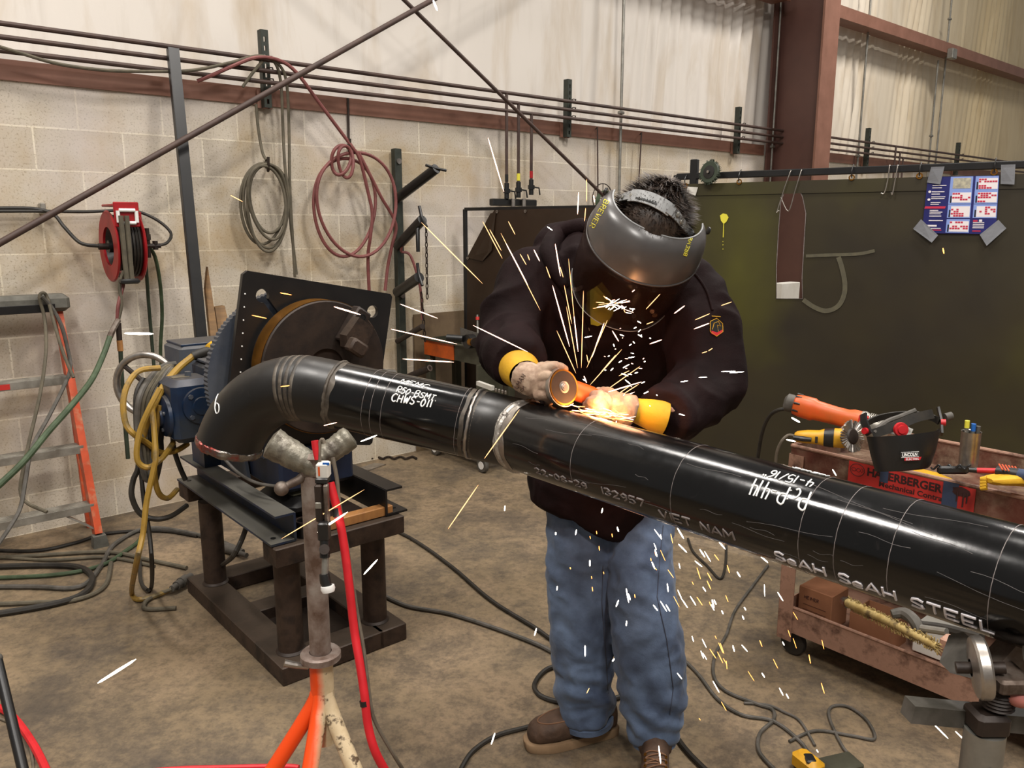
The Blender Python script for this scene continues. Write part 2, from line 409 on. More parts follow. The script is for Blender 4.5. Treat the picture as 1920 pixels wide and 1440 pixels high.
def fold(s, z):
    w = 0
    for c0, wd, am in ((5.25, .5, .02), (6.4, .35, .035), (2.95, .12, .012), (8.6, .3, .02), (9.9, .3, .03), (1.2, .08, .01), (12.2, .4, .03)):
        q = (s-c0-.12*(z-3))/wd
        w += am*math.exp(-q*q)*math.sin((s-.1*(z-2.2))*42+3*noise.noise(V((s*2, z*.7, 0))))
    w += .03*noise.noise(V((s*.9, z*.5, 3)))+.006*noise.noise(V((s*4, z*.8, 1)))
    for c0 in (.45, 1.6, 2.95, 4.2, 5.1, 6.6, 8.3, 9.9, 11.4, 13): w -= .02*math.exp(-((s-c0)/.02)**2)
    return w*1.0
me = bpy.data.meshes.new('wall_back_upper'); vs = []; fs = []; nx, nz = 700, 30
for i in range(nx+1):
    for j in range(nz+1):
        s = -3.2+19.2*i/nx; z = 2.2+3.6*j/nz; vs.append((s, .10+fold(s, z), z))
for i in range(nx):
    for j in range(nz): fs.append((i*(nz+1)+j, (i+1)*(nz+1)+j, (i+1)*(nz+1)+j+1, i*(nz+1)+j+1))
me.from_pydata(vs, [], fs); me.materials.append(M['vinyl']); me.polygons.foreach_set('use_smooth', [True]*len(fs))
uw = bpy.data.objects.new('wall_back', me); COL.objects.link(uw); uw.matrix_world = Matrix(((D.x, -N.x, 0, W0.x), (D.y, -N.y, 0, W0.y), (0, 0, 1, 0), (0, 0, 0, 1))); uw['kind'] = 'structure'
# girts (channel shape) are trim
def girt(name, s0, s1, z0, z1, depth=.06):
    b = MB()
    for (o, w, zc, h) in ((.006, .012, (z0+z1)/2, z1-z0), (-depth/2, depth, z1-.006, .012), (-depth/2, depth, z0+.006, .012)):
        b.box(wp((s0+s1)/2, o, zc), (s1-s0, w, h), (D, N, Z))
    return tag(b.build(name, 'brown_primer'), kind='structure')
girt('trim_1', -3, 6.70, 2.262, 2.358); girt('trim_2', 7.0, 15.5, 2.262, 2.358)
def girt2(name, s0, s1, z0, z1, dp):
    b = MB()
    b.box(wp((s0+s1)/2, -.01, (z0+z1)/2+.03), (s1-s0, .012, z1-z0), (D, N, Z)); b.box(wp((s0+s1)/2, dp/2, z0+.02), (s1-s0, dp, .012), (D, N, Z)); b.box(wp((s0+s1)/2, dp, (z0+z1)/2), (s1-s0, .012, z1-z0), (D, N, Z))
    return tag(b.build(name, 'brown_primer'), kind='structure')
girt2('trim_3', -3, 6.70, 3.64, 3.76, .2); girt2('trim_4', 7.0, 15.5, 3.64, 3.76, .2)
# steel column: I section, inner flange .55 off the wall
colm = thing('steel_column', 'tall maroon steel I-beam column standing against the wall behind the right curtain', 'column', wp(6.85, .28, 0))
MB().box(wp(6.85, .03, 2.9), (.27, .02, 5.8), (D, N, Z)).build('flange', 'column_paint', colm)
MB().box(wp(6.85, .285, 2.9), (.014, .49, 5.8), (D, N, Z)).build('web', 'column_paint', colm)
tag(MB().box(wp(6.85, .54, 2.9), (.27, .02, 5.8), (D, N, Z)).build('flange', 'brown_primer', colm), 'lighter red brown inner flange')
# ================================================================= ON THE WALL
def wtube(pts, r, off, **k): return MB().tube([wal(x, y, off) for x, y in pts], r, **k)
# X bracing rods, in a plane .35 off the wall
single('brace_rod', MB().cyl(wp(-1.3, .36, 1.504-.5925*1.409), wp(6.1, .36, 1.504+.5925*5.991), .0155, 12), 'brown_pipe', 'long brown brace rod rising from the left edge to the top middle of the photo', 'rod')
single('brace_rod', MB().cyl(wp(-1.3, .32, 2.897+.623*3.635), wp(6.6, .32, 2.897-.623*4.265), .0125, 12), 'brown_pipe', 'brown brace rod slanting down from the top middle to behind the grey face shield', 'rod')
# three wall pipes
for zz, lab in ((2.495, 'topmost'), (2.435, 'middle'), (2.375, 'lowest')):
    single('wall_pipe', MB().cyl(wp(-2.5, .12, zz), wp(14.5, .12, zz), .0125, 10), 'brown_pipe', '%s of the three thin brown pipes running along the block wall' % lab, 'pipe')
# perforated strut channels
def strut(s, z0, z1, lab):
    t = thing('strut_channel', lab, 'bracket', wp(s, .02, z0))
    b = MB(); w = .021
    # front face with slots
    nsl = int((z1-z0)/.048)
    sl = [(z0+.02+.048*k) for k in range(nsl)]
    zc = z0
    for q in sl:
        b.box(wp(s, .072, (zc+q)/2), (2*w, .003, q-zc), (D, N, Z)); zc = q+.026
        for sg in (-1, 1): b.box(wp(s+sg*(w-.007), .072, q+.013), (.014, .003, .026), (D, N, Z))
    b.box(wp(s, .072, (zc+z1)/2), (2*w, .003, z1-zc), (D, N, Z))
    for sg in (-1, 1): b.box(wp(s+sg*w, .05, (z0+z1)/2), (.003, .045, z1-z0), (D, N, Z))
    b.build('channel', 'strut_green', t, ang=None)
    c = MB()
    for zz in (2.495, 2.435, 2.375): c.tube([wp(s-.03, .10, zz), wp(s-.014, .125, zz+.02), wp(s+.014, .125, zz+.02), wp(s+.03, .10, zz)], .004, 6)
    c.build('pipe_clamp', 'steel_dark', t)
    MB().box(wp(s, .022, z0+.05), (.09, .012, .1), (D, N, Z)).build('backing_plate', 'brown_primer', t)
for s, l in ((1.548, 'dark green perforated strut over the grey hose coil on the wall'), (3.957, 'dark perforated strut holding the wall pipes left of the galvanized conduit'),
             (6.18, 'dark perforated strut holding the wall pipes just left of the maroon column'), (8.714, 'dark perforated strut on the wall pipes, first one right of the column'), (11.22, 'dark perforated strut on the wall pipes, second one right of the column'), ):
    strut(s, 2.245, 2.665, l)
# conduits
def conduit(pts, lab, r=.012):
    t = thing('conduit', lab, 'conduit', pts[-1]); MB().tube(pts, r, 10).build('pipe', 'galv', t)
    for q in (pts[0]*.7+pts[-1]*.3, pts[0]*.35+pts[-1]*.65):
        MB().box(q, (.05, .035, .025), (D, N, Z), .004).build('strap', 'galv', t)
    return t
conduit([wp(4.55, .06, 5.4), wp(4.55, .06, .9)], 'thin galvanized conduit running up the wall just behind the worker')
conduit([wp(8.50, .06, 5.6), wp(8.50, .06, .6)], 'galvanized conduit up the wall just right of the maroon column')
conduit([wp(10.54, .06, 5.6), wp(10.54, .06, .6)], 'galvanized conduit up the wall with a square box beside it')
t = conduit([wp(10.28, .08, 3.58), wp(10.36, .06, .6)], 'thin conduit dropping from the grey junction box on the upper girt', .011)
MB().box(wp(10.27, .24, 3.63), (.13, .07, .12), (D, N, Z), .008).build('junction_box', 'galv', t)
scx_ = (wal(1455, 160, .05)-W0).dot(D); conduit([wp(scx_, .05, 5.4), wp(scx_, .05, .7)], 'thin pale conduit fixed to the left edge of the maroon column', .010)
# pipe drops right of the column
for k, (x, y0) in enumerate(((1680, 275), (1688, 284), (1694, 292))):
    p = wal(x, y0, .14); pz = wp((p-W0).dot(D), .14, 2.495-.06*k)
    single('pipe_drop', MB().tube([pz-N*.02, pz, V((pz.x, pz.y, 1.2))], .011, 8), 'brown_pipe', '%s of three small brown pipes dropping behind the right curtain' % ('leftmost', 'middle', 'rightmost')[k], 'pipe')
# hanging wires on the wall right of the manifold
for x0, x1, y0, y1, l in ((1120, 1121, 238, 345, 'thin rust rod hanging from the girt left of the galvanized conduit'), (1203, 1198, 248, 335, 'thin rust rod hanging from the girt right of the galvanized conduit')):
    single('hanging_rod', MB().tube([wal(x0-3, y0+4, .02), wal(x0, y0, .05), wal(x1, y1, .05), wal(x1-2, y1+90, .05)], .006, 6), 'brown_pipe', l, 'rod')
# air manifold with three drop pipes
t = thing('air_manifold', 'black wall manifold with three valves below thin brown drop pipes', 'manifold', wal(960, 385, .1))
a, c = wal(921, 382, .1), wal(1003, 378, .1)
MB().box((a+c)/2, ((c-a).length, .05, .05), (D, N, Z), .006).build('bar', 'plastic_black', t)
for k, (x, yt, yb) in enumerate(((950, 190, 362), (972, 200, 360), (996, 215, 355))):
    p = wal(x, yb, .12); top = V((p.x, p.y, 2.495-.06*k))
    MB().cyl(p, top, .011, 10).build('drop_pipe', 'brown_pipe', t)
    v = MB(); q = V((p.x, p.y, p.z-.02)); v.cyl(q-Z*.02, q+Z*.09, .018, 12); v.cyl(q+Z*.02, q+Z*.05, .026, 6); v.tube([q+Z*.04, q+Z*.03+D*.05+N*.03, q-Z*.02+D*.06+N*.03], .006, 6)
    v.build('valve', 'plastic_black', t)
    MB().cyl(q+Z*.10, q+Z*.15, .0125, 10).build('tape_band', ('plastic_black', 'yellow_marker', 'reel_red')[k], t)
for x in (962, 982):
    p = wal(x, 386, .14); MB().cyl(p-Z*.03, p+Z*.05, .016, 14).build('coupler', 'bright_steel', t)
# wire basket reel by the head
t = thing('wire_reel', 'round wire reel with green cord hanging on the wall left of the face shield', 'reel', wal(1128, 380, .12))
c0 = wal(1130, 372, .12)
for rr in (.115, .05):
    MB().tube([c0+D*(rr*math.cos(2*PI*k/28))+Z*(rr*math.sin(2*PI*k/28)) for k in range(28)], .004, 6, closed=True).build('ring', 'steel_dark', t)
b = MB()
for k in range(8): a_ = 2*PI*k/8; b.cyl(c0, c0+D*(.115*math.cos(a_))+Z*(.115*math.sin(a_)), .003, 6)
b.build('spoke', 'steel_dark', t)
b = MB()
for k in range(5): b.tube([c0+N*(.01+.008*k)+D*(.085*math.cos(2*PI*j/24))+Z*(.085*math.sin(2*PI*j/24)-.03) for j in range(24)], .006, 6, closed=True)
b.build('cord', 'hose_green', t)
# wall mounted rack of angled arms
t = thing('wall_rack', 'dark steel wall rack post with angled arms left of the left curtain', 'rack', wp(2.42, .06, .3))
MB().box(wp(2.415, .05, 1.18), (.052, .05, 1.78), (D, N, Z), .004).build('post', 'strut_green', t)
for z in (1.99, 1.12): MB().cyl(wp(2.415, .07, z), wp(2.415, .085, z), .018, 14).build('bolt', 'bright_steel', t)
for (y0, x1, y1, r, kind) in ((372, 818, 316, .032, 'v'), (462, 792, 412, .032, 'h'), (548, 786, 520, .034, 'h'), (640, 792, 612, .018, ''), (715, 806, 690, .022, 'o')):
    p0 = wal(745, y0, .08); p1 = wal(x1, y1, .40)
    MB().cyl(p0, p1, r, 16).build('arm', 'black_paint' if r > .03 else 'steel_dark', t)
    dr = (p1-p0).normalized(); up = (Z-dr*dr.z).normalized()
    if kind == 'v': MB().tube([p1-D*.07+up*.02, p1-up*.0, p1+D*.07-up*.01], .009, 8).build('saddle', 'black_paint', t)
    if kind == 'h': MB().tube([p1+up*.09+dr*.01, p1+up*.02, p1-up*.06+dr*.02], .010, 8).build('saddle', 'black_paint', t)
    if kind == 'o': MB().lathe(p1, dr, [(.013, -.03), (.013, .001), (.022, .001), (.022, -.02)], 16).build('open_end', 'rust_steel', t)
# chain and tool on the rack
def chain(name, p0, p1, n, lab, m='steel_dark'):
    b = MB()
    for k in range(n):
        c = p0.lerp(p1, (k+.5)/n); L = (p1-p0).length/n*.62; ax = (p1-p0).normalized(); sd = D if k % 2 else N
        b.tube([c+ax*(L*math.cos(2*PI*j/10))+sd*(.35*L*math.sin(2*PI*j/10)) for j in range(10)], .0035, 5, closed=True)
    return single(name, b, m, lab, 'chain')
chain('chain', wal(799, 425, .38), wal(801, 560, .38), 14, 'short steel chain hanging from the second rack arm')
chain('chain', wal(790, 548, .34), wal(797, 640, .34), 9, 'short steel chain hanging from the third rack arm')
b = MB(); p = wal(783, 430, .36); b.tube([p+Z*.03+D*.02, p, p-Z*.14], [.008, .012, .014, .02, .012], 10); single('hook_tool', b, 'plastic_black', 'black hooked tool hanging beside the upper chain on the rack', 'tool')
cable('hose', [wal(765, 440, .2), wal(752, 470, .12), wal(770, 480, .15), wal(788, 540, .18), wal(792, 600, .2)], .009, 'hose_red', 'short dull red hose hanging behind the rack chains', 'hose')
# hooks and hose coils
def hook(name, x, y0, y1, off, lab):
    b = MB(); b.tube([wal(x, y0, .02), wal(x, y0, .02)-Z*.05, wal(x+2, y1, .02), wal(x+4, y1+8, off), wal(x+4, y1-18, off+.02)], .008, 8, sm=4); return single(name, b, 'steel_dark', lab, 'hook')
hook('wall_hook', 499, 298, 312, .12, 'small black wall hook holding the grey hose coil')
hook('wall_hook', 652, 184, 278, .14, 'long dark wall hook holding the dull red hose coil')
def coil(name, rings, lead_pts, r, m, lab, n=26):
    t = thing(name, lab, 'hose', wal(rings[0][0], rings[0][1], .05))
    b = MB()
    for (cx, cy, rx, ry, tilt, off) in rings:
        pts = []
        for k in range(n):
            a_ = 2*PI*k/n; x = rx*math.cos(a_); y = ry*math.sin(a_)*(1+.12*math.sin(a_))
            pts.append(wal(cx+x*math.cos(tilt)-y*math.sin(tilt), cy+x*math.sin(tilt)+y*math.cos(tilt), off+.012*math.sin(2*a_)))
        b.tube(pts, r, 8, sm=2, closed=True)
    b.build('loop', m, t)
    for lp in lead_pts: MB().tube([wal(*q) for q in lp], r, 8, 5).build('lead', m, t)
    return t
coil('hose_coil', [(494, 373, 43, 76, .05, .10), (498, 378, 41, 78, -.08, .115), (502, 380, 38, 82, -.02, .13), (500, 372, 34, 70, -.18, .14), (504, 365, 36, 64, -.05, .12)],
     [[(430, 128, .13), (455, 112, .14), (480, 107, .15), (500, 108, .15), (518, 122, .15), (527, 160, .12), (530, 230, .10), (534, 310, .12), (541, 360, .13), (545, 420, .12), (552, 480, .1), (556, 515, .1)],
      [(0, 88, .16), (40, 100, .15), (110, 120, .15), (200, 132, .15), (290, 134, .15), (360, 132, .16), (430, 118, .16), (480, 105, .16), (510, 112, .16), (534, 140, .14), (541, 210, .10), (543, 330, .11), (546, 400, .12), (553, 520, .1)],
      [(455, 163, .14), (475, 135, .15), (492, 115, .15)], [(480, 195, .05), (484, 240, .06), (492, 285, .09), (500, 300, .12)]],
     .0085, 'cable_dusty', 'coil of grey hose looped on a hook right of the leaning post')
coil('hose_coil', [(646, 378, 58, 92, .02, .12), (668, 372, 74, 98, -.12, .14), (640, 297, 18, 28, .2, .16), (648, 300, 14, 30, -.1, .17)],
     [[(370, 152, .1), (400, 140, .14), (440, 122, .16), (480, 108, .17), (520, 112, .17), (555, 135, .17), (600, 195, .16), (645, 255, .15), (660, 275, .16), (675, 300, .16), (690, 360, .15), (698, 400, .15), (695, 440, .15), (690, 480, .12), (692, 545, .1)],
      [(672, 285, .16), (695, 330, .16), (715, 370, .15), (742, 420, .13), (735, 460, .12), (727, 500, .1), (722, 545, .1)]],
     .0105, 'hose_red', 'dull red hose coiled on the long hook left of the rack')
# ---------------------------------------------------------------- hose reel
t = thing('hose_reel', 'red hose reel on the block wall above the orange ladder', 'reel', wal(225, 462, .05))
rc = wal(207, 462, .24)
def ringprof(c, ax, r0, r1, th, seg=40): return MB().lathe(c, ax, [(r0, 0), (r1, 0), (r1+.006, th/2), (r1, th), (r0, th), (r0, 0)], seg)
RD_ = .115
ringprof(rc-D*.01, D, .096, .172, .012).build('side_disc', 'reel_red', t)
MB().lathe(rc, D, [(.097, 0), (.07, .05), (.03, .055), (.03, -.01), (0, -.01)], 30).build('hub', 'plastic_black', t)
ringprof(rc+D*.115, D, .03, .172, .012).build('side_disc', 'reel_red', t)
b = MB(); rr = random.Random(3)
for k in range(7): b.lathe(rc+D*(.012+.0155*k), D, [(.13, -.011), (.152+.004*rr.random(), -.006), (.156, 0), (.152, .006), (.13, .011)], 36)
b.build('wound_hose', 'rubber_black', t)
MB().box(rc+D*.1+N*.17+Z*.10, (.035, .05, .30), (D, N, Z), .004)  # arm placeholder (not linked)
fr = MB(); fr.box(rc+D*.045+N*.165+Z*.155, (.115, .012, .12), (D, N, Z), .004); fr.box(rc+D*.045+N*.06+Z*.20, (.115, .21, .012), (D, N, Z), .003); fr.box(rc+D*.135-N*.04+Z*.02, (.012, .22, .30), (D, N, Z), .003)
fr.box(rc+D*.08-N*.16+Z*.0, (.12, .012, .26), (D, N, Z), .003); fr.build('bracket', 'reel_red', t)
for dz, dd, hor in ((.175, 0, 1), (.115, 0, 1), (.145, -.042, 0), (.145, .042, 0)):
    c = rc+D*(.045+dd)+N*.178+Z*dz; v = D*.036 if hor else Z*.028
    MB().cyl(c-v, c+v, .009, 12).build('roller', 'white_plastic', t)
q = rc+D*.012+N*.19
MB().tube([q+Z*.15, q-Z*.16], .012, 8).merge(MB().tube([q+Z*.15+D*.026, q-Z*.16+D*.024], .012, 8)).build('twin_hose', 'cable_dusty', t)
MB().box(q-Z*.165+D*.012, (.09, .05, .025), (D, N, Z), .008).build('hose_stop', 'plastic_black', t)
MB().cyl(rc-D*.055, rc-D*.01, .016, 12).build('swivel', 'steel_dark', t)
sv = MB(); sq = rc+D*.175+N*.02; sv.cyl(sq-D*.04, sq+D*.06, .013, 10); sv.cyl(sq+Z*.0, sq+Z*.09, .011, 10); sv.cyl(sq+Z*.03, sq+Z*.06, .017, 6); sv.cyl(sq+D*.035-Z*.02, sq+D*.035+Z*.025, .014, 6); sv.cyl(sq, sq-Z*.06, .010, 10)
sv.build('swivel_fitting', 'steel_dark', t)
cable('air_hose', [wal(-40, 391, .05), wal(60, 391, .05), wal(100, 402, .08), wal(120, 425, .12), wal(150, 455, .2), wal(182, 461, .24), wal(196, 461, .24)], .009, 'rubber_black', 'black hose running from the left edge into the left side of the red reel', 'hose')
cable('air_hose', [wal(-40, 396, .06), wal(75, 396, .06), wal(160, 397, .05), wal(245, 395, .05), wal(290, 410, .08), wal(320, 436, .14), wal(312, 456, .2), wal(285, 461, .22)], .008, 'rubber_black', 'black hose looping over the red reel into its right side', 'hose')
for x in (79, 249): single('wall_clip', MB().box(wal(x, 391, .03), (.025, .06, .055), (D, N, Z), .005), 'alu', 'small grey clip holding the black hoses %s' % ('left of the reel' if x < 100 else 'above the reel'), 'clip')
# green hoses and the twin whip under the reel
cable('hose', [wal(272, 463, .22), wal(274, 500, .2), wal(278, 560, .14), wal(283, 620, .12), wal(288, 680, .12), wal(293, 740, .12), wal(300, 800, .14)], .0095, 'hose_dark_green', 'dark green hose hanging straight down from the reel fitting', 'hose')
cable('hose', [wal(275, 459, .23), wal(290, 480, .2), wal(300, 530, .14), wal(304, 590, .12), wal(301, 650, .12), wal(303, 690, .12), wal(312, 760, .14)], .0095, 'hose_green', 'paler green hose curving down from the right of the reel', 'hose')
cable('hose', [wal(228, 508, .4), wal(232, 530, .4), wal(222, 570, .42), wal(220, 600, .42), wal(222, 612, .42)], .0085, 'hose_red', 'worn reddish hose twisting down from the reel hose stop', 'hose')
t = thing('whip_hose', 'tan and brown hose with a taped coupling hanging under the reel', 'hose', wal(228, 700, .4))
MB().tube([wal(232, 508, .41), wal(224, 535, .41), wal(228, 570, .42), wal(222, 600, .42)], .0085, 8, 4).build('upper_hose', 'cable_dusty', t)
MB().cyl(wal(222, 606, .42), wal(224, 638, .42), .013, 12).build('coupling', 'steel_dark', t)
MB().cyl(wal(224, 638, .42), wal(226, 658, .42), .014, 12).build('taped_grip', 'wood_light', t)
MB().tube([wal(226, 658, .42), wal(228, 700, .42), wal(232, 760, .42), wal(240, 860, .42)], .011, 8, 3).build('lower_hose', 'hose_dark_green', t)
t = thing('green_hose', 'long sage green hose sweeping down left across the orange ladder rail', 'hose', wal(100, 800, .5))
MB().tube([wal(222, 600, .42), wal(212, 618, .44), wal(206, 632, .46)], .014, 10, 3).build('coupling', 'rust_steel', t)
MB().tube([wal(206, 632, .46), wal(192, 670, .52), wal(170, 715, .62), wal(130, 765, .74), wal(90, 810, .82), wal(40, 870, .9), wal(-30, 935, .95)], .0135, 10, 6).build('hose', 'hose_green', t)
# tall steel post leaning on the wall pipes
t = thing('leaning_channel', 'tall dark steel channel leaning on the wall pipes left of the grey hose coil', 'post', wal(392, 850, .55))
p0, p1 = wal(325, 90, .165), wal(400, 855, .62)
b = MB(); ax = (p1-p0).normalized(); sd = D; fr_ = ax.cross(sd).normalized()
for o, w, h in ((0, .05, .008), ): b.tube([p0, p1], .03, sq=(.026, .006), up=sd)
for sg in (-1, 1): b.tube([p0+sd*(sg*.024)-fr_*.012, p1+sd*(sg*.024)-fr_*.012], .03, sq=(.004, .016), up=sd)
b.build('channel', 'black_paint', t)
single('board', MB().prism([wal(386, 500, .3), wal(410, 660, .55), wal(394, 662, .55), wal(382, 540, .33)], N*.03), 'wood', 'narrow brown board leaning behind the dark channel post', 'board')
single('board', MB().prism([wal(398, 575, .3), wal(416, 572, .3), wal(436, 655, .5), wal(410, 660, .5)], N*.04), 'wood', 'short olive brown board leaning behind the black square plate', 'board')
# plywood behind the left cart
single('plywood_sheet', MB().box((wal(835, 590, .02)+wal(835, 836, .02))/2+D*.05, (.62, .012, 1.0), (D, N, Z)), 'plywood', 'stained plywood sheet leaning on the wall left of the left curtain', 'board')
# ---------------------------------------------------------------- step ladder
t = thing('step_ladder', 'orange step ladder with aluminium steps folded against the wall at left', 'ladder', wal(180, 1020, .4))
rt, rb = wal(108, 583, .10), wal(183, 1000, .40)
dn = (rb-rt).normalized()
MB().tube([rt, rb], .03, sq=(.034, .017), up=N).merge(MB()).build('rail', 'orange_fiber', t)
off = -D*.50
MB().tube([rt+off*.86, rb+off*1.15], .03, sq=(.034, .012), up=N).build('rail', 'orange_fiber', t)
MB().prism([rb+D*.028-Z*.0, rb-D*.03, rb-D*.035-Z*.075, rb+D*.04-Z*.075], N*.05).build('foot', 'ladder_cap', t)
rt2, rb2 = wal(118, 640, .06), wal(168, 1000, .10)
MB().tube([rt2, rb2+Z*.03], .02, sq=(.016, .010), up=N).build('rear_rail', 'orange_fiber', t)
capc = wal(115, 570, .12)
MB().box(capc-D*.24+Z*.01, (.54, .12, .085), (D, N, Z), .02).build('top_cap', 'ladder_cap', t)
MB().box(capc-D*.27-Z*.012+N*.06, (.46, .006, .04), (D, N, Z), .002).build('cap_label', 'black_paint', t)
for f_, dz in ((.29, 0), (.60, 0), (.86, 0)):
    c = rt.lerp(rb, f_); L = .44+.1*f_
    st = MB(); st.box(c-D*(L/2)+N*.0, (L, .075, .006), (D, N, Z)); st.box(c-D*(L/2)+N*.036-Z*.018, (L, .004, .038), (D, N, Z), .001); st.box(c-D*(L/2)-N*.036-Z*.012, (L, .004, .03), (D, N, Z))
    for k in range(5): st.box(c-D*(L/2)+N*(-.028+.014*k)+Z*.004, (L, .004, .003), (D, N, Z))
    s_ = st.build('step', 'alu', t)
    rv = MB()
    for dz2 in (-.01, .012): rv.cyl(c+D*.012+Z*dz2, c+D*.018+Z*dz2, .007, 10)
    rv.build('rivet', 'bright_steel', s_)
MB().tube([rt.lerp(rb, .87)-D*.16, rb+Z*.02], .02, sq=(.014, .004), up=N).build('brace', 'alu', t)
MB().tube([rt.lerp(rb, .87)-D*.38, rb-D*.56+Z*.02], .02, sq=(.014, .004), up=N).build('brace', 'alu', t)
ls = MB().box(rt.lerp(rb, .29)-D*.30+N*.039-Z*.018, (.07, .002, .026), (D, N, Z)).build('sticker', 'sign_red', t)
cable('cable', [wal(88, 960, .7), wal(40, 930, .6), wal(50, 850, .55), wal(75, 740, .45), wal(86, 660, .35), wal(84, 600, .22), wal(74, 558, .2), wal(82, 549, .2), wal(90, 562, .2), wal(100, 600, .28), wal(118, 660, .35), wal(138, 708, .42)], .008, 'cable_dusty', 'grey cable looped over the ladder cap and crossing its rail', 'cable')
cable('cable', [wal(78, 556, .22), wal(96, 575, .22), wal(115, 610, .24), wal(128, 660, .26), wal(132, 690, .3), wal(122, 720, .4), wal(92, 780, .5), wal(60, 840, .62), wal(48, 900, .7), wal(35, 960, .8), wal(-10, 1030, .95)], .009, 'rubber_grey', 'dark grey cable draped from the ladder cap down to the floor', 'cable')
# ---------------------------------------------------------------- cables on the floor by the ladder
def fcable(name, pts, r, m, lab, group=None, sm=6, cat='cable'):
    return cable(name, [gnd(x, y, r+.001+dz) for x, y, dz in [(q+(0,))[:3] for q in pts]], r, m, lab, cat, sm, 8, group)
fcable('floor_cable', [(-60, 1100), (60, 1100), (150, 1100), (190, 1060), (215, 1020), (280, 990), (380, 1005), (450, 1030)], .011, 'rubber_grey', 'thick grey cable curving from the left edge round behind the ladder foot')
fcable('floor_cable', [(-60, 1065), (60, 1060), (140, 1062), (172, 1080), (160, 1110), (110, 1130), (0, 1150), (-60, 1155)], .014, 'rubber_black', 'thickest black cable looping back on the floor in front of the ladder')
fcable('floor_cable', [(-60, 1085), (100, 1078), (190, 1060), (240, 1030), (262, 1012), (270, 990)], .010, 'hose_green', 'sage green cable curving up from the left floor to the hanging cords')
fcable('floor_cable', [(-60, 1048), (60, 1042), (200, 1035), (280, 1050), (350, 1065)], .010, 'cable_dusty', 'dusty grey cable running straight from left edge toward the steel frame')
fcable('floor_cable', [(-60, 1028), (60, 1033), (140, 1018), (200, 1000), (300, 995), (370, 1005)], .009, 'rubber_black', 'black cable closest to the wall passing behind the ladder foot')
fcable('floor_cable', [(-60, 1135), (60, 1130), (140, 1125), (195, 1100), (208, 1055)], .010, 'cable_dusty', 'dusty cable curving inside the thick black loop at left')
fcable('floor_cable', [(-60, 1040), (90, 1050), (200, 1045), (290, 1062)], .008, 'cable_dusty', 'thin dusty cable lying under the ladder toward the frame')
# ================================================================= plates with holes
from mathutils.geometry import tessellate_polygon
def plate2d(b, o, u, v, n, outer, holes, th):
    polys = [outer]+holes; pts = [p for q in polys for p in q]
    tris = tessellate_polygon([[V((x, y, 0)) for x, y in q] for q in polys])
    m = len(pts); vs = [o+u*x+v*y for x, y in pts]; vs += [p-n*th for p in vs]
    fs = [tuple(t) for t in tris]+[(t[2]+m, t[1]+m, t[0]+m) for t in tris]; k = 0
    for q in polys:
        L = len(q)
        for i in range(L): a, c = k+i, k+(i+1) % L; fs.append((a, c, c+m, a+m))
        k += L
    return b.add(vs, fs)
def circ(x, y, r, n=20): return [(x+r*math.cos(2*PI*k/n), y+r*math.sin(2*PI*k/n)) for k in range(n)]
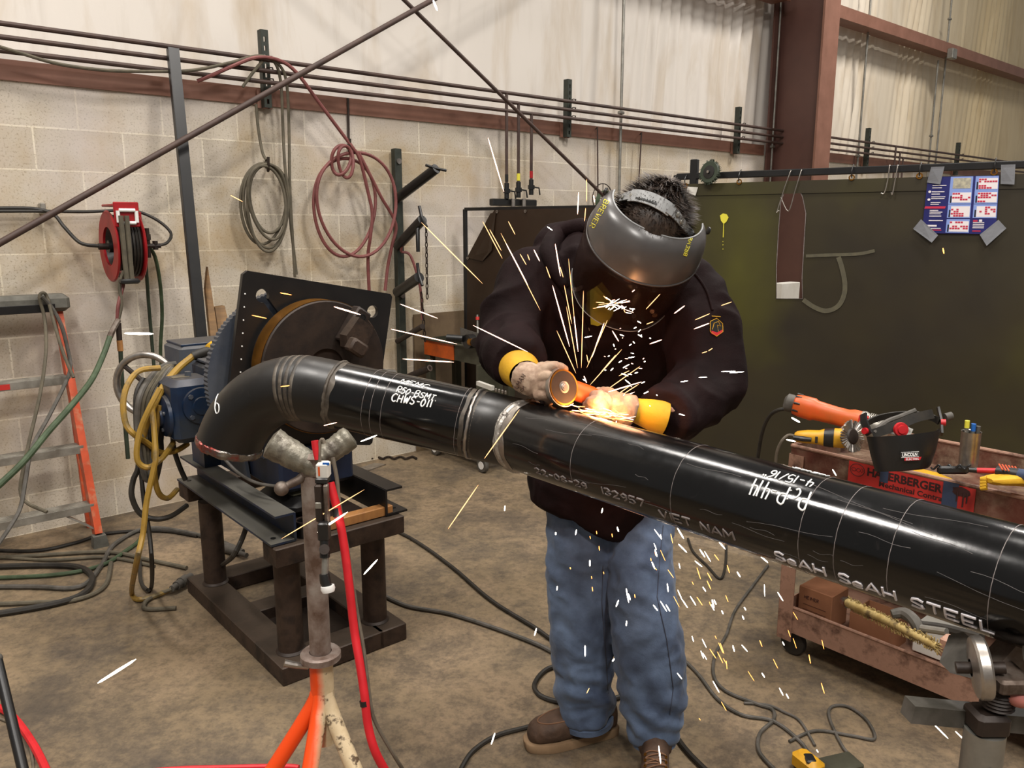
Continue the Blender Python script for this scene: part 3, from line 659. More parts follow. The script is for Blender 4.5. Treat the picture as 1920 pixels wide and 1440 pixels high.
# ================================================================= STROKE LETTERS
G = {'A': [[(0, 0), (.4, 1), (.8, 0)], [(.15, .35), (.65, .35)]], 'B': [[(0, 0), (0, 1), (.5, 1), (.65, .8), (.5, .55), (0, .52)], [(.5, .52), (.7, .28), (.5, 0), (0, 0)]],
 'C': [[(.7, .85), (.45, 1), (.15, .85), (0, .5), (.15, .12), (.45, 0), (.7, .15)]], 'E': [[(.65, 1), (0, 1), (0, 0), (.65, 0)], [(0, .5), (.5, .5)]],
 'F': [[(.65, 1), (0, 1), (0, 0)], [(0, .5), (.5, .5)]], 'H': [[(0, 0), (0, 1)], [(.65, 0), (.65, 1)], [(0, .5), (.65, .5)]], 'I': [[(.15, 0), (.15, 1)]],
 'K': [[(0, 0), (0, 1)], [(.65, 1), (0, .45), (.65, 0)]], 'L': [[(0, 1), (0, 0), (.6, 0)]], 'M': [[(0, 0), (.05, 1), (.4, .35), (.75, 1), (.8, 0)]],
 'N': [[(0, 0), (0, 1), (.65, 0), (.65, 1)]], 'P': [[(0, 0), (0, 1), (.5, 1), (.65, .75), (.5, .5), (0, .48)]], 'R': [[(0, 0), (0, 1), (.5, 1), (.65, .75), (.5, .52), (0, .5), (.65, 0)]],
 'S': [[(.65, .85), (.4, 1), (.1, .9), (.05, .65), (.55, .42), (.65, .2), (.4, 0), (.0, .12)]], 'T': [[(0, 1), (.7, 1)], [(.35, 1), (.35, 0)]], 'U': [[(0, 1), (0, .2), (.3, 0), (.6, .2), (.6, 1)]],
 'V': [[(0, 1), (.35, 0), (.7, 1)]], 'W': [[(0, 1), (.2, 0), (.4, .7), (.6, 0), (.8, 1)]], 'c': [[(.5, .5), (.3, .6), (.05, .4), (.05, .15), (.3, 0), (.5, .1)]],
 'e': [[(0, .33), (.5, .33), (.45, .55), (.2, .62), (0, .4), (.02, .1), (.25, 0), (.5, .08)]],
 '0': [[(.3, 1), (.05, .75), (.0, .3), (.2, 0), (.45, .1), (.58, .6), (.3, 1)]], '1': [[(.2, 1), (.2, 0)]], '2': [[(.03, .8), (.3, 1), (.58, .78), (.45, .45), (0, 0), (.62, 0)]],
 '3': [[(.03, .9), (.35, 1), (.55, .78), (.25, .55), (.58, .3), (.3, 0), (0, .1)]], '4': [[(.1, 1), (0, .45), (.6, .45)], [(.5, 1), (.45, 0)]], '5': [[(.6, 1), (.1, 1), (.05, .55), (.4, .62), (.58, .3), (.35, 0), (0, .08)]],
 '6': [[(.5, 1), (.15, .7), (.02, .3), (.2, 0), (.5, .1), (.5, .4), (.2, .5), (.03, .3)]], '7': [[(0, 1), (.6, 1), (.2, 0)]], '8': [[(.3, .52), (.05, .75), (.3, 1), (.55, .75), (.3, .52), (.0, .25), (.3, 0), (.6, .25), (.3, .52)]],
 '9': [[(.52, .7), (.25, .45), (.03, .7), (.25, 1), (.52, .85), (.5, .3), (.25, 0)]], '-': [[(.1, .45), (.55, .45)]], ':': [[(.15, .7), (.2, .66)], [(.15, .2), (.2, .16)]], '.': [[(.1, 0), (.16, .03)]], '/': [[(0, 0), (.5, 1)]], '"': [[(.1, 1), (.15, .8)], [(.35, 1), (.4, .8)]], ' ': []}
def strokes(txt, jit=0.0, gap=.28, sm=3):
    x = 0; out = []; rr = random.Random(hash(len(txt))+5)
    for ch in txt:
        g = G[ch]; w = max([p[0] for s in g for p in s], default=.45)
        j = [rr.uniform(-jit, jit) for _ in range(3)]
        for s in g:
            pl = [(x+px+j[0]*(py-.5)+jit*rr.uniform(-.5, .5), py*(1+j[1])+j[2]*.5) for px, py in s]
            if sm and len(pl) > 2: pl = [(q.x, q.y) for q in smooth_path([V((a, c, 0)) for a, c in pl], sm)] if jit > 0 else pl
            out.append(pl)
        x += w+gap
    return out, x-gap
class Cyl:
    def __init__(s, p, t, r):
        s.p = V(p); s.t = V(t).normalized(); s.r = r; s.up = (Z-s.t*s.t.z).normalized(); s.fr = s.t.cross(s.up)
        if s.fr.y > 0: s.fr = -s.fr
    def at(s, u, w, dr=0):
        ph = -w/s.r; return s.p+s.t*u+(s.up*math.cos(ph)+s.fr*math.sin(ph))*(s.r+dr)
    def hit(s, x, y):
        o = EYE-s.p; d = ray(x, y).normalized(); od = o-s.t*o.dot(s.t); dd = d-s.t*d.dot(s.t)
        A, B, C_ = dd.dot(dd), 2*od.dot(dd), od.dot(od)-s.r**2; q = B*B-4*A*C_
        k = (-B-math.sqrt(max(q, 0)))/(2*A); P = EYE+d*k-s.p; u = P.dot(s.t); ph = math.atan2(P.dot(s.fr), P.dot(s.up)); return u, -ph*s.r
def cyl_text(b, cy, txt, pa, pb, h, th=.0016, jit=.0, gap=.28, slant=0):
    (u0, w0), (u1, w1) = cy.hit(*pa), cy.hit(*pb); L = math.hypot(u1-u0, w1-w0); ux, uy = (u1-u0)/L, (w1-w0)/L
    st, W = strokes(txt, jit, gap); sx = L/W
    for pl in st:
        P = []
        for i in range(len(pl)-1):
            for k in range(3):
                a = pl[i]; c = pl[i+1]; f = k/3; P.append((a[0]+(c[0]-a[0])*f, a[1]+(c[1]-a[1])*f))
        P.append(pl[-1]); Q = []
        for x, y in P:
            X = (x+slant*y)*sx; Y = y*h; Q.append(cy.at(u0+ux*X-uy*Y, w0+uy*X+ux*Y, .0004))
        b.tube(Q, th, 5)
    return b
def flat_text(b, o, u, v, txt, h, w=None, th=.001, jit=0, gap=.28):
    st, W = strokes(txt, jit, gap); sx = (w/W) if w else h
    for pl in st: b.tube([o+u*(x*sx)+v*(y*h) for x, y in pl], th, 5)
    return b
def font_mesh(txt, size, bold=0.0):
    cu = bpy.data.curves.new('t', 'FONT'); cu.body = txt; cu.size = size; cu.offset = bold; cu.resolution_u = 3
    ob = bpy.data.objects.new('t', cu); COL.objects.link(ob); bpy.context.view_layer.update()
    me = bpy.data.meshes.new_from_object(ob); vs = [v.co.copy() for v in me.vertices]; fs = [tuple(p.vertices) for p in me.polygons]
    bpy.data.objects.remove(ob); bpy.data.curves.remove(cu); bpy.data.meshes.remove(me)
    return vs, fs
def font_flat(b, o, u, v, txt, size, width=None, bold=0.0):
    vs, fs = font_mesh(txt, size, bold); x0 = min(p.x for p in vs); x1 = max(p.x for p in vs); k = (width/(x1-x0)) if width else 1
    return b.add([o+u*((p.x-x0)*k)+v*p.y for p in vs], fs)
# ================================================================= WELDED FRAME
FA = gnd(352, 1110)
def fp(a, c, z): return V((FA.x, FA.y, z))+N*a+D*c
FL, FW = .97, .51
t = thing('steel_stand', 'heavy brown welded steel stand with four pipe legs under the blue positioner', 'stand', fp(.48, .25, 0))
AX = (N, D, Z)
b = MB()
b.box(fp(FL/2, .06, .035), (FL, .12, .07), AX, .004); b.box(fp(FL/2, FW-.06, .035), (FL, .12, .07), AX, .004)
b.box(fp(FL-.06, FW/2, .036), (.12, FW-.2, .068), AX, .004); b.box(fp(.06, FW/2, .036), (.12, FW-.2, .068), AX, .004); b.box(fp(.45, FW/2, .036), (.1, FW-.2, .06), AX, .004)
b.build('base_frame', 'frame_steel', t)
MB().box(fp(.7, FW/2, .012), (.4, FW-.24, .012), AX).build('base_plate', 'steel_dark', t)
for a, c in ((.13, .08), (.87, .08), (.87, .43), (.13, .43)):
    p = fp(a, c, .07); l = MB().cyl(p, p+Z*.37, .046, 28).build('leg', 'frame_steel', t)
    MB().lathe(p, Z, [(.046, .0), (.054, .002), (.046, .010)], 24).build('weld', 'steel_dark', l)
for a in (FL-.05, .05): MB().box(fp(a, FW/2, .475), (.11, FW, .07), AX, .004).build('top_bar', 'frame_steel', t)
for c, sg, lab in ((.085, -1, 0), (.45, 1, 0)):
    b = MB(); b.box(fp(.475, c, .565), (.95, .008, .10), AX); b.box(fp(.475, c+sg*.035, .613), (.95, .07, .008), AX); b.box(fp(.475, c+sg*.045, .517), (.95, .09, .008), AX)
    ch = b.build('channel_beam', 'black_paint' if sg > 0 else 'beam_paint', t)
    for a in (.06, .9): MB().cyl(fp(a, c+sg*.06, .522), fp(a, c+sg*.06, .5235), .009, 12).build('bolt_hole', 'plastic_black', ch)
# things lying on the stand
single('wood_block', MB().box(fp(FL-.05, .33, .53), (.045, .30, .036), (N*.97+D*.1, D, Z), .003), 'wood_light', 'thin light brown wood strip lying on the near edge of the steel stand', 'board')
t = thing('tin_cup', 'black round tin standing beside the left channel beam on the stand', 'tin', fp(FL-.05, .125, .51))
MB().lathe(fp(FL-.05, .135, .511), Z, [(0, 0), (.032, 0), (.032, .055), (.029, .055), (.029, .01), (0, .01)], 24).build('body', 'black_paint', t)
MB().lathe(fp(FL-.05, .135, .564), Z, [(.028, 0), (.034, 0), (.034, .005), (.028, .005), (.028, 0)], 24).build('rim', 'steel_dark', t)
t = thing('foot_pedal', 'black rounded pedal housing lying between the beams of the stand', 'pedal', fp(.62, .26, .512))
MB().box(fp(.63, .25, .555), (.30, .20, .075), AX, .03).build('housing', 'black_paint', t)
MB().box(fp(.63, .25, .600), (.22, .15, .02), (N, D, Z), .008).build('pedal_plate', 'cart_dark', t)
MB().box(fp(.63, .25, .512), (.42, .34, .01), AX).build('support_sheet', 'steel_dark', t)
# ================================================================= POSITIONER
pos = thing('welding_positioner', 'blue welding positioner with black square plate and round chuck facing the pipe', 'machine', fp(.5, .27, .61))
PC = V((-.734, 2.903, 1.08)); rho = math.radians(11)
pu = D*math.cos(rho)-Z*math.sin(rho); pv = Z*math.cos(rho)+D*math.sin(rho)
def key(sx, sy):
    # keyhole: circle near the corner and a slot to the centre
    c = (.222*sx, .222*sy); r = .024; a = math.atan2(-sy, -sx); pts = []
    for k in range(17):
        th = a+math.radians(28)+k/16*math.radians(304); pts.append((c[0]+r*math.cos(th), c[1]+r*math.sin(th)))
    ex = (.09*sx, .09*sy); px_, py_ = -math.sin(a)*.011, math.cos(a)*.011
    pts += [(ex[0]-px_, ex[1]-py_), (ex[0]+px_, ex[1]+py_)]
    return pts
ou = [(-.29, -.3), (.29, -.3), (.3, -.29), (.3, .29), (.29, .3), (-.285, .3), (-.3, .285), (-.3, -.29)]
b = MB(); plate2d(b, PC, pu, pv, N, ou, [key(1, 1), key(-1, 1), key(1, -1), key(-1, -1), circ(-.19, .065, .009, 12)], .02)
pl = b.build('face_plate', 'black_paint', pos, ang=30)
b = MB()
for k in range(9): b.ball(PC-pu*(.285-.003*k)+pv*(.22-.045*k)+N*.001, .003, 6)
b.build('paint_speck', 'white_paint', pl)
# chuck
ck = MB().lathe(PC+N*.001, N, [(0, 0), (.235, 0), (.235, .02), (.24, .022), (.24, .10), (.236, .105), (.236, .106), (.07, .106), (.07, .09), (0, .09)], 64).build('chuck', 'steel_dark', pos, ang=25)
MB().lathe(PC+N*.024, N, [(.241, 0), (.2425, 0), (.2425, .072), (.241, .072), (.241, 0)], 64).build('rim_band', 'brass', ck)
MB().lathe(PC+N*.03, N, [(.2, .078), (.236, .079), (.236, .0795), (.2, .0795)], 64)
def jaw(ang):
    r = pu*math.cos(ang)+pv*math.sin(ang); s_ = N.cross(r)
    o = PC+N*.107; ax = (r, s_, N)
    j = MB(); j.box(o+r*.175+N*.025, (.14, .062, .05), ax, .006); j.build('jaw', 'steel_dark', pos)
    j2 = MB(); j2.prism([o+r*.20+s_*.036+N*.05, o+r*.20-s_*.036+N*.05, o+r*.12-s_*.045+N*.05, o+r*.085-s_*.02+N*.05, o+r*.085+s_*.02+N*.05, o+r*.12+s_*.045+N*.05], N*.05)
    q = j2.build('jaw_step', 'frame_steel', pos)
    j3 = MB(); j3.box(o+r*.10+N*.12, (.05, .07, .045), ax, .008); j3.build('jaw_tip', 'frame_steel', pos)
    MB().cyl(o+r*.215+N*.0505, o+r*.215+N*.056, .010, 6).merge(MB().lathe(o+r*.215+N*.05, N, [(.010, 0), (.014, 0), (.014, .007), (.010, .007)], 16)).build('jaw_screw', 'plastic_black', q)
for k in range(3): jaw(math.radians(66+120*k))
so = PC+N*.107+pu*.185-pv*.0
MB().cyl(so-pu*.03+pv*(-.03), so+N*.03+pu*.01, .010, 14).merge(MB().lathe(so+N*.03+pu*.01, N+pu*.3, [(.008, 0), (.013, 0), (.013, .006), (.008, .006)], 14)).build('chuck_key_tube', 'steel_dark', pos)
# gear behind the plate
gc = PC-N*.10-D*.045-Z*.05
prof = []
gpts = []
for k in range(260):
    a = 2*PI*k/260; r = .318+(.004 if k % 2 else 0); gpts.append((r*math.cos(a), r*math.sin(a)))
b = MB(); b.prism([gc+D*x+Z*y for x, y in gpts], N*.035); b.build('gear_wheel', 'blue_dusty', pos, ang=None)
b = MB(); b.cyl(PC-N*.02, PC-N*.24, .11, 32); b.build('spindle_housing', 'navy_paint', pos)
cn = PC+pu*.30-pv*.02-N*.05
MB().lathe(cn-pu*.06, pu, [(0, 0), (.034, 0), (.034, .04), (.02, .11), (.022, .12), (.022, .15), (0, .15)], 24).build('grip', 'rubber_grey', pos)
# body below
b = MB(); b.box(fp(.50, .27, .80), (.34, .26, .36), AX, .015); b.box(fp(.62, .27, .70), (.30, .30, .16), AX, .015); b.build('body', 'navy_paint', pos)
b = MB()
for c in (.10, .42):
    b.prism([fp(.18, c, .617), fp(.52, c, .617), fp(.42, c, .95), fp(.28, c, .95)], D*.012)
b.build('side_bracket', 'blue_dusty', pos)
b = MB(); b.prism([fp(.10, .035, .617), fp(.10, .15, .617), fp(.10, .15, .80), fp(.10, .035, .84)], N*.14); gus = b.build('gusset', 'blue_paint', pos)
lb = cam(361, 852, 3.17)
MB().box(fp(.245, .07, .72), (.004, .05, .10), AX).build('warning_label', 'wood_light', gus)
# gearboxes
def bolts(c, n, u, v, r, k, rad=.008, ph=0, hgt=.008):
    b = MB()
    for i in range(k):
        a = ph+2*PI*i/k; p = c+u*(r*math.cos(a))+v*(r*math.sin(a)); b.cyl(p, p+n*hgt, rad, 6)
    return b
AXD = (D, N, Z)
g1 = cam(352, 764, 2.98)
gb = MB().box(g1, (.155, .17, .235), AXD, .022).build('gearbox', 'blue_paint', pos)
fc = g1+N*.085+D*.02+Z*.02
MB().lathe(fc, N, [(0, .018), (.032, .018), (.034, .012), (.05, .012), (.066, .010), (.068, 0), (0, 0)], 36).build('round_cover', 'blue_paint', gb)
bolts(fc+N*.010, N, D, Z, .054, 4, .009, PI/4).build('bolt', 'blue_dusty', gb)
sc_ = g1-D*.078-Z*.02
MB().lathe(sc_, -D, [(0, .03), (.035, .03), (.036, .022), (.055, .02), (.075, .012), (.078, 0), (0, 0)], 36).build('side_cover', 'blue_paint', gb)
bolts(sc_-D*.018, -D, N, Z, .05, 4, .007, .4).build('bolt', 'blue_dusty', gb)
MB().cyl(g1+Z*.117-N*.0+D*.01, g1+Z*.135+D*.01, .012, 6).build('filler_plug', 'blue_dusty', gb)
MB().box(g1+Z*.1185-D*.02, (.06, .04, .002), (D, N, Z)).build('name_plate', 'cable_dusty', gb)
g2 = cam(412, 712, 3.12)
gb2 = MB().box(g2, (.16, .16, .16), AXD, .018).build('gearbox', 'blue_paint', pos)
bolts(g2+N*.08-D*.03, N, D, Z, .05, 3, .010, 1.0, .03).build('bolt', 'blue_dusty', gb2)
MB().box(g2+Z*.085, (.15, .15, .012), AXD, .003).build('lid', 'blue_dusty', gb2)
g3 = cam(385, 685, 3.32)
gb3 = MB().box(g3, (.26, .2, .20), AXD, .012).build('motor_housing', 'blue_dusty', pos)
MB().box(g3+Z*.103, (.24, .18, .01), AXD, .002).build('lid', 'blue_paint', gb3)
# yellow plug and its fat cable
t = thing('power_plug', 'yellow power plug with black sleeve pushed into the positioner behind the gear', 'plug', cam(405, 655, 3.12))
p = cam(410, 654, 3.14); q = cam(398, 657, 3.1)
MB().lathe(p, (q-p).normalized()*1, [(0, 0), (.035, 0), (.038, .02), (.030, .028), (.034, .034), (.030, .05), (.02, .055), (0, .055)], 14).build('plug_body', 'leather_yellow', t)
MB().tube([cam(402, 657, 3.11), cam(385, 659, 3.09), cam(362, 668, 3.07)], .018, 12, 4).build('sleeve', 'rubber_black', t)
MB().tube([cam(362, 668, 3.07), cam(335, 690, 3.03), cam(310, 720, 2.95), cam(285, 765, 2.88), cam(272, 800, 2.9), cam(262, 840, 2.92)], .0135, 10, 5).build('cable', 'cord_yellow', t)
# steering ring
hc = cam(276, 722, 3.25); ux = (D*.75+N*.66).normalized()
pts = [hc+ux*(.125*math.cos(2*PI*k/40))+Z*(.125*math.sin(2*PI*k/40)) for k in range(40)]
MB().tube(pts, .014, 10, closed=True).build('hand_wheel', 'bright_steel', pos, ang=60); HW = bpy.data.objects['hand_wheel']
b = MB()
for a in (.3, 2.4, 4.5): b.cyl(hc, hc+ux*(.12*math.cos(a))+Z*(.12*math.sin(a)), .010, 8)
b.ball(hc, .03, 12); b.build('spoke', 'steel_dark', HW)
# cord bundle hung over the left end
t = thing('cord_bundle', 'thick bundle of dusty cords draped beside the blue gearbox', 'cable', cam(290, 900, 2.95))
rr = random.Random(11)
for k in range(7):
    dx = k*7; dd = 2.88+.02*k
    MB().tube([cam(330-k*2, 682+k, 3.1), cam(300+k*4, 690+k*3, 3.05), cam(265+dx*1.0, 735+k*2, dd), cam(257+dx, 790, dd), cam(262+dx*.95, 850, dd), cam(275+dx*.4, 900, dd+.02), cam(286+dx*.3, 850, dd+.06), cam(296+dx*.3, 770, dd+.1), cam(315+dx*.2, 700, 3.1)], .0105, 8, 5).build('loop', 'cable_dusty' if k % 3 else 'rubber_grey', t)
cable('electric_cable', [cam(300, 690, 2.95), cam(262, 695, 2.9), cam(240, 720, 2.86), cam(231, 755, 2.84), cam(236, 795, 2.84), cam(252, 815, 2.85), cam(275, 830, 2.9), cam(300, 848, 2.95), cam(330, 845, 3.0), cam(352, 832, 3.05)], .0105, 'cord_yellow', 'yellow cord making the wide left loop around the cord bundle', 'cord')
cable('electric_cable', [cam(300, 728, 2.84), cam(278, 770, 2.82), cam(262, 810, 2.82), cam(256, 850, 2.82), cam(262, 870, 2.83), cam(280, 876, 2.85), cam(305, 858, 2.9), cam(325, 830, 2.98)], .0105, 'cord_yellow', 'yellow cord with the small rounded loop in front of the bundle', 'cord')
cable('electric_cable', [cam(285, 760, 2.86), cam(292, 850, 2.84), cam(288, 880, 2.84), cam(275, 940, 2.84), cam(268, 1000, 2.84), cam(255, 1060, 2.86), gnd(247, 1110, .03), gnd(258, 1124, .013), gnd(290, 1118, .013), gnd(330, 1100, .02), gnd(350, 1090, .03)], .0105, 'cord_yellow', 'long yellow cord hanging down to the floor in front of the stand', 'cord')
cable('electric_cable', [cam(300, 760, 2.9), cam(290, 830, 2.92), cam(290, 890, 2.95), cam(298, 925, 2.98), cam(315, 934, 3.02), cam(332, 918, 3.1)], .0105, 'cord_yellow', 'yellow cord looping up to the corner of the stand', 'cord')
cable('electric_cable', [cam(270, 710, 2.95), cam(256, 740, 2.92), cam(256, 800, 2.92), cam(260, 870, 2.92), cam(250, 900, 2.92), cam(247, 930, 2.92), cam(262, 962, 2.94), cam(290, 973, 2.96), cam(320, 968, 3.0), cam(350, 948, 3.1)], .010, 'rubber_black', 'black cord hanging in the lowest loop beside the stand', 'cord')
cable('electric_cable', [cam(262, 860, 2.96), cam(270, 940, 2.96), cam(280, 1000, 2.96), cam(285, 1060, 2.98), gnd(284, 1100, .03), gnd(276, 1106, .02), gnd(264, 1090, .02), gnd(262, 1050, .02)], .0085, 'rubber_black', 'black cord dropping to a tight bend on the floor beside the yellow cord', 'cord')
cable('electric_cable', [cam(325, 795, 3.1), cam(325, 835, 3.12), cam(335, 870, 3.14), cam(348, 900, 3.16)], .010, 'rubber_black', 'short black cord under the gearbox behind the gusset', 'cord')
cable('electric_cable', [cam(416, 855, 2.95), cam(445, 885, 2.9), cam(480, 905, 2.85), cam(520, 912, 2.8)], .006, 'rubber_grey', 'thin grey cord curving across the dark positioner body', 'cord')
cable('electric_cable', [cam(463, 985, 3.0), cam(452, 1015, 3.0), cam(435, 1045, 3.0), gnd(412, 1062, .08)], .010, 'rubber_black', 'black cord hanging below the left channel beam behind the stand leg', 'cord')
# connector on the floor going under the stand
t = thing('cable_connector', 'grey twist connector joining floor cables at the left base corner of the stand', 'connector', gnd(340, 1090))
MB().lathe(gnd(322, 1104, .03), (gnd(356, 1082, .03)-gnd(322, 1104, .03)), [(0, 0), (.014, 0), (.014, .03), (.02, .03), (.02, .06), (.024, .06), (.024, .10), (.018, .10), (.018, .13), (0, .13)], 16).build('body', 'rubber_grey', t)
MB().tube([gnd(322, 1104, .03), gnd(300, 1113, .014), gnd(285, 1120, .012), gnd(272, 1130, .01), gnd(275, 1142, .01), gnd(330, 1140, .01)], .009, 8, 5).build('tail', 'cable_dusty', t)
t = thing('cable_connector', 'pair of dark cable connectors lying on the floor behind the stand leg', 'connector', gnd(430, 1025))
for k in range(2):
    q0, q1 = gnd(410+6*k, 1020+7*k, .02), gnd(455+6*k, 1034+7*k, .02)
    MB().lathe(q0, q1-q0, [(0, 0), (.014, 0), (.02, .03), (.02, .09), (.012, .12), (.012, .18), (0, .18)], 12).build('body', 'rubber_grey', t)
single('floor_slag', MB().merge(MB()).box(gnd(432, 1172, .02), (.02, .015, .004), AX).box(gnd(446, 1180, .02), (.025, .01, .004), AX).box(gnd(462, 1190, .02), (.01, .02, .004), AX).box(gnd(456, 1176, .02), (.012, .01, .004), AX), 'bright_steel', 'bright metal scraps lying inside the base of the steel stand', 'scrap', kind='stuff')
# ================================================================= PIPE SPOOL
R = .084
CX, CU, CF = V((1, 0, 0)), V((0, SP, CP)), V((0, CP, -SP))
I45 = cam(944, 806, 1.93)
PR = cam(1850, 1078, 1.17)
dR = (PR-I45).normalized()
S0 = cam(635, 740, 2.02)
dL = (I45-S0).normalized()           # pointing right
kink = math.acos(dL.dot(dR))
tl = .2286*math.tan(kink/2)
K1, K2 = I45-dL*tl, I45+dR*tl
sp = thing('pipe_spool', 'black steel pipe spool with two elbows crossing the whole photo to its right edge', 'pipe', V((I45.x, I45.y, I45.z)))
ENDR = K2+dR*1.75
def pipe_mesh(P, r, seg=64, thick=.007):
    F = frames(P); rings = []
    for i, p in enumerate(P):
        t_, a, c = F[i]; rings.append([p+(a*math.cos(2*PI*j/seg)+c*math.sin(2*PI*j/seg))*r for j in range(seg)])
    b = MB(); b.loft(rings, caps=False)
    inner = [[p+(a*math.cos(2*PI*j/seg)+c*math.sin(2*PI*j/seg))*(r-thick) for j in range(seg)] for p, (t_, a, c) in zip(P, F)]
    b.loft(inner, caps=False); n = len(rings)
    for e in (0, n-1): b.loft([rings[e], inner[e]], caps=False)
    return b
def arc(p0, a, bb, Rr, ang, n=24): return [p0+a*(Rr*math.sin(ang*k/n))+bb*(Rr*(1-math.cos(ang*k/n))) for k in range(n+1)]
pipe_mesh([K2+dR*.004, K2+dR*.5, K2+dR*1.0, ENDR], R).build('long_pipe', 'pipe_lacquer', sp)
pipe_mesh([S0+dL*.0, S0.lerp(K1, .5), K1], R).build('short_pipe', 'pipe_lacquer', sp)
perp = (dR-dL*dR.dot(dL)).normalized()
pipe_mesh(arc(K1, dL, perp, .2286, kink, 14), R).build('elbow', 'pipe_elbow', sp)
aL = -dL
be = (CX*-.2+CU*-.95+CF*.16); bL = (be-aL*be.dot(aL)).normalized()
S1 = S0+aL*.062
EP = [S0]+arc(S1, aL, bL, .2286, math.radians(83), 24)
pipe_mesh(EP, R).build('elbow', 'pipe_elbow', sp)
# darker/lighter scale bands on the elbow (mill scale zone)
FE = frames(EP)
def ringtube(c, t_, r, tr, m, nm='weld_bead', jit=0.0, n=72, seg=8, parent=None):
    o = t_.orthogonal().normalized(); q = t_.cross(o); rr = random.Random(int(abs(c.x*999)))
    pts = [c+(o*math.cos(2*PI*j/n)+q*math.sin(2*PI*j/n))*(r+jit*rr.uniform(-1, 1))+t_*(jit*rr.uniform(-1, 1)) for j in range(n)]
    return MB().tube(pts, tr, seg, closed=True).build(nm, m, parent or sp, ang=80)
ringtube(S0, dL, R, .0045, 'mill_scale', jit=.001)
ringtube(K1, dL, R, .0042, 'bright_steel', jit=.001)
# fresh ground weld at K2: wide bright bevelled band
ringtube(K2, dR, R-.002, .0075, 'weld_bead', jit=.0015)
def band(c, t_, w, m, nm, lift=.0006, wob=0.0):
    o = t_.orthogonal().normalized(); q = t_.cross(o); rings = []; ph = random.Random(int(abs(c.y*777))).uniform(0, 6)
    for k, (h, dr_) in enumerate(((-w/2, -.001), (-w/2, lift), (w/2, lift), (w/2, -.001))):
        rings.append([c+t_*(h+wob*math.sin(5*2*PI*j/72+ph+k)+wob*math.sin(9*2*PI*j/72+ph*2))+(o*math.cos(2*PI*j/72)+q*math.sin(2*PI*j/72))*(R+dr_) for j in range(72)])
    return MB().loft(rings, caps=False).build(nm, m, sp)
band(K2+dR*.012, dR, .020, 'bright_steel', 'ground_band', wob=.0025); band(K2-dR*.008, dR, .012, 'weld_bead', 'ground_band', wob=.002)
band(S0+dL*.006, dL, .018, 'mill_scale', 'heat_band', .0003, .003)
band(K1-dL*.014, dL, .010, 'mill_scale', 'heat_band', .0003, .001); band(K1+dL*.012, dL, .008, 'mill_scale', 'heat_band', .0003, .001)
# scale bands on the big elbow
for k in (3, 4, 5, 6): 
    c = EP[k]; t_ = FE[k][0]; MB().lathe(c-t_*.004, t_, [(R, 0), (R+.0005, .001), (R+.0005, .008), (R, .009)], 64).build('scale_band', 'mill_scale', sp)
# chalk rings on the pipes
def chalk(c, t_, w=.0012): ringtube(c, t_, R+.0001, w*.5, 'mark_grey', 'chalk_ring', .0002) if False else ringtube(c, t_, R-.0002, w*.5, 'mark_grey', 'chalk_ring', .0003)
cyR = Cyl(K2, dR, R); cyL = Cyl(S0, dL, R)
for x, y in ((1100, 800), (1290, 850), (1540, 905), (1600, 930), (1690, 975), (1880, 1030)):
    u, w = cyR.hit(x, y); chalk(K2+dR*u, dR)
for x, y in ((690, 720), (705, 725), (725, 730), (860, 770)):
    u, w = cyL.hit(x, y); chalk(S0+dL*u, dL)
# scratches
b = MB(); rr = random.Random(5)
for k in range(30):
    u = rr.uniform(.05, 1.0); w = -R*rr.uniform(.3, 2.0); L = rr.uniform(.03, .18)
    s_ = rr.uniform(-.15, .15); b.tube([cyR.at(u+L*q/6, w+s_*L*q/6+.002*math.sin(q+k), -.00018) for q in range(7)], .00045, 4)
b.build('scratch', 'scuff', sp)
b = MB(); cyl_text(b, cyL, 'MEMC', (750, 716), (800, 728), .013, .0013, .08, slant=.25)
cyl_text(b, cyL, 'R50-BSMT.', (742, 735), (817, 752), .016, .0014, .08, slant=.2); cyl_text(b, cyL, 'CHWS-011', (733, 752), (806, 764), .019, .0018, .06, slant=.15)
b.build('handwriting', 'white_paint', sp)
b = MB(); cyl_text(b, cyR, 'Pc:P-414', (1522, 923), (1416, 898), .032, .0016, .05, gap=.22)
cyl_text(b, cyR, '4-15/16"', (1530, 901), (1440, 880), .020, .0013, .04, gap=.22); cyl_text(b, cyR, 'MEMC', (1556, 892), (1492, 876), .014, .0009, .04)
b.build('handwriting', 'white_paint', sp)
b = MB(); cyl_text(b, cyR, '22-08-29', (1006, 886), (1102, 917), .016, .0019, .0, gap=.2); cyl_text(b, cyR, '132957', (1128, 924), (1210, 951), .017, .0019, .0, gap=.2)
cyl_text(b, cyR, 'VIET NAM', (1240, 968), (1378, 1012), .018, .0021, .0, gap=.2)
b.build('stencil_print', 'mark_grey', sp)
b = MB(); cyl_text(b, cyR, 'SeAH SeAH STEEL', (1456, 1047), (1865, 1188), .022, .0021, .0, gap=.2); b.build('stencil_print', 'mark_white', sp)
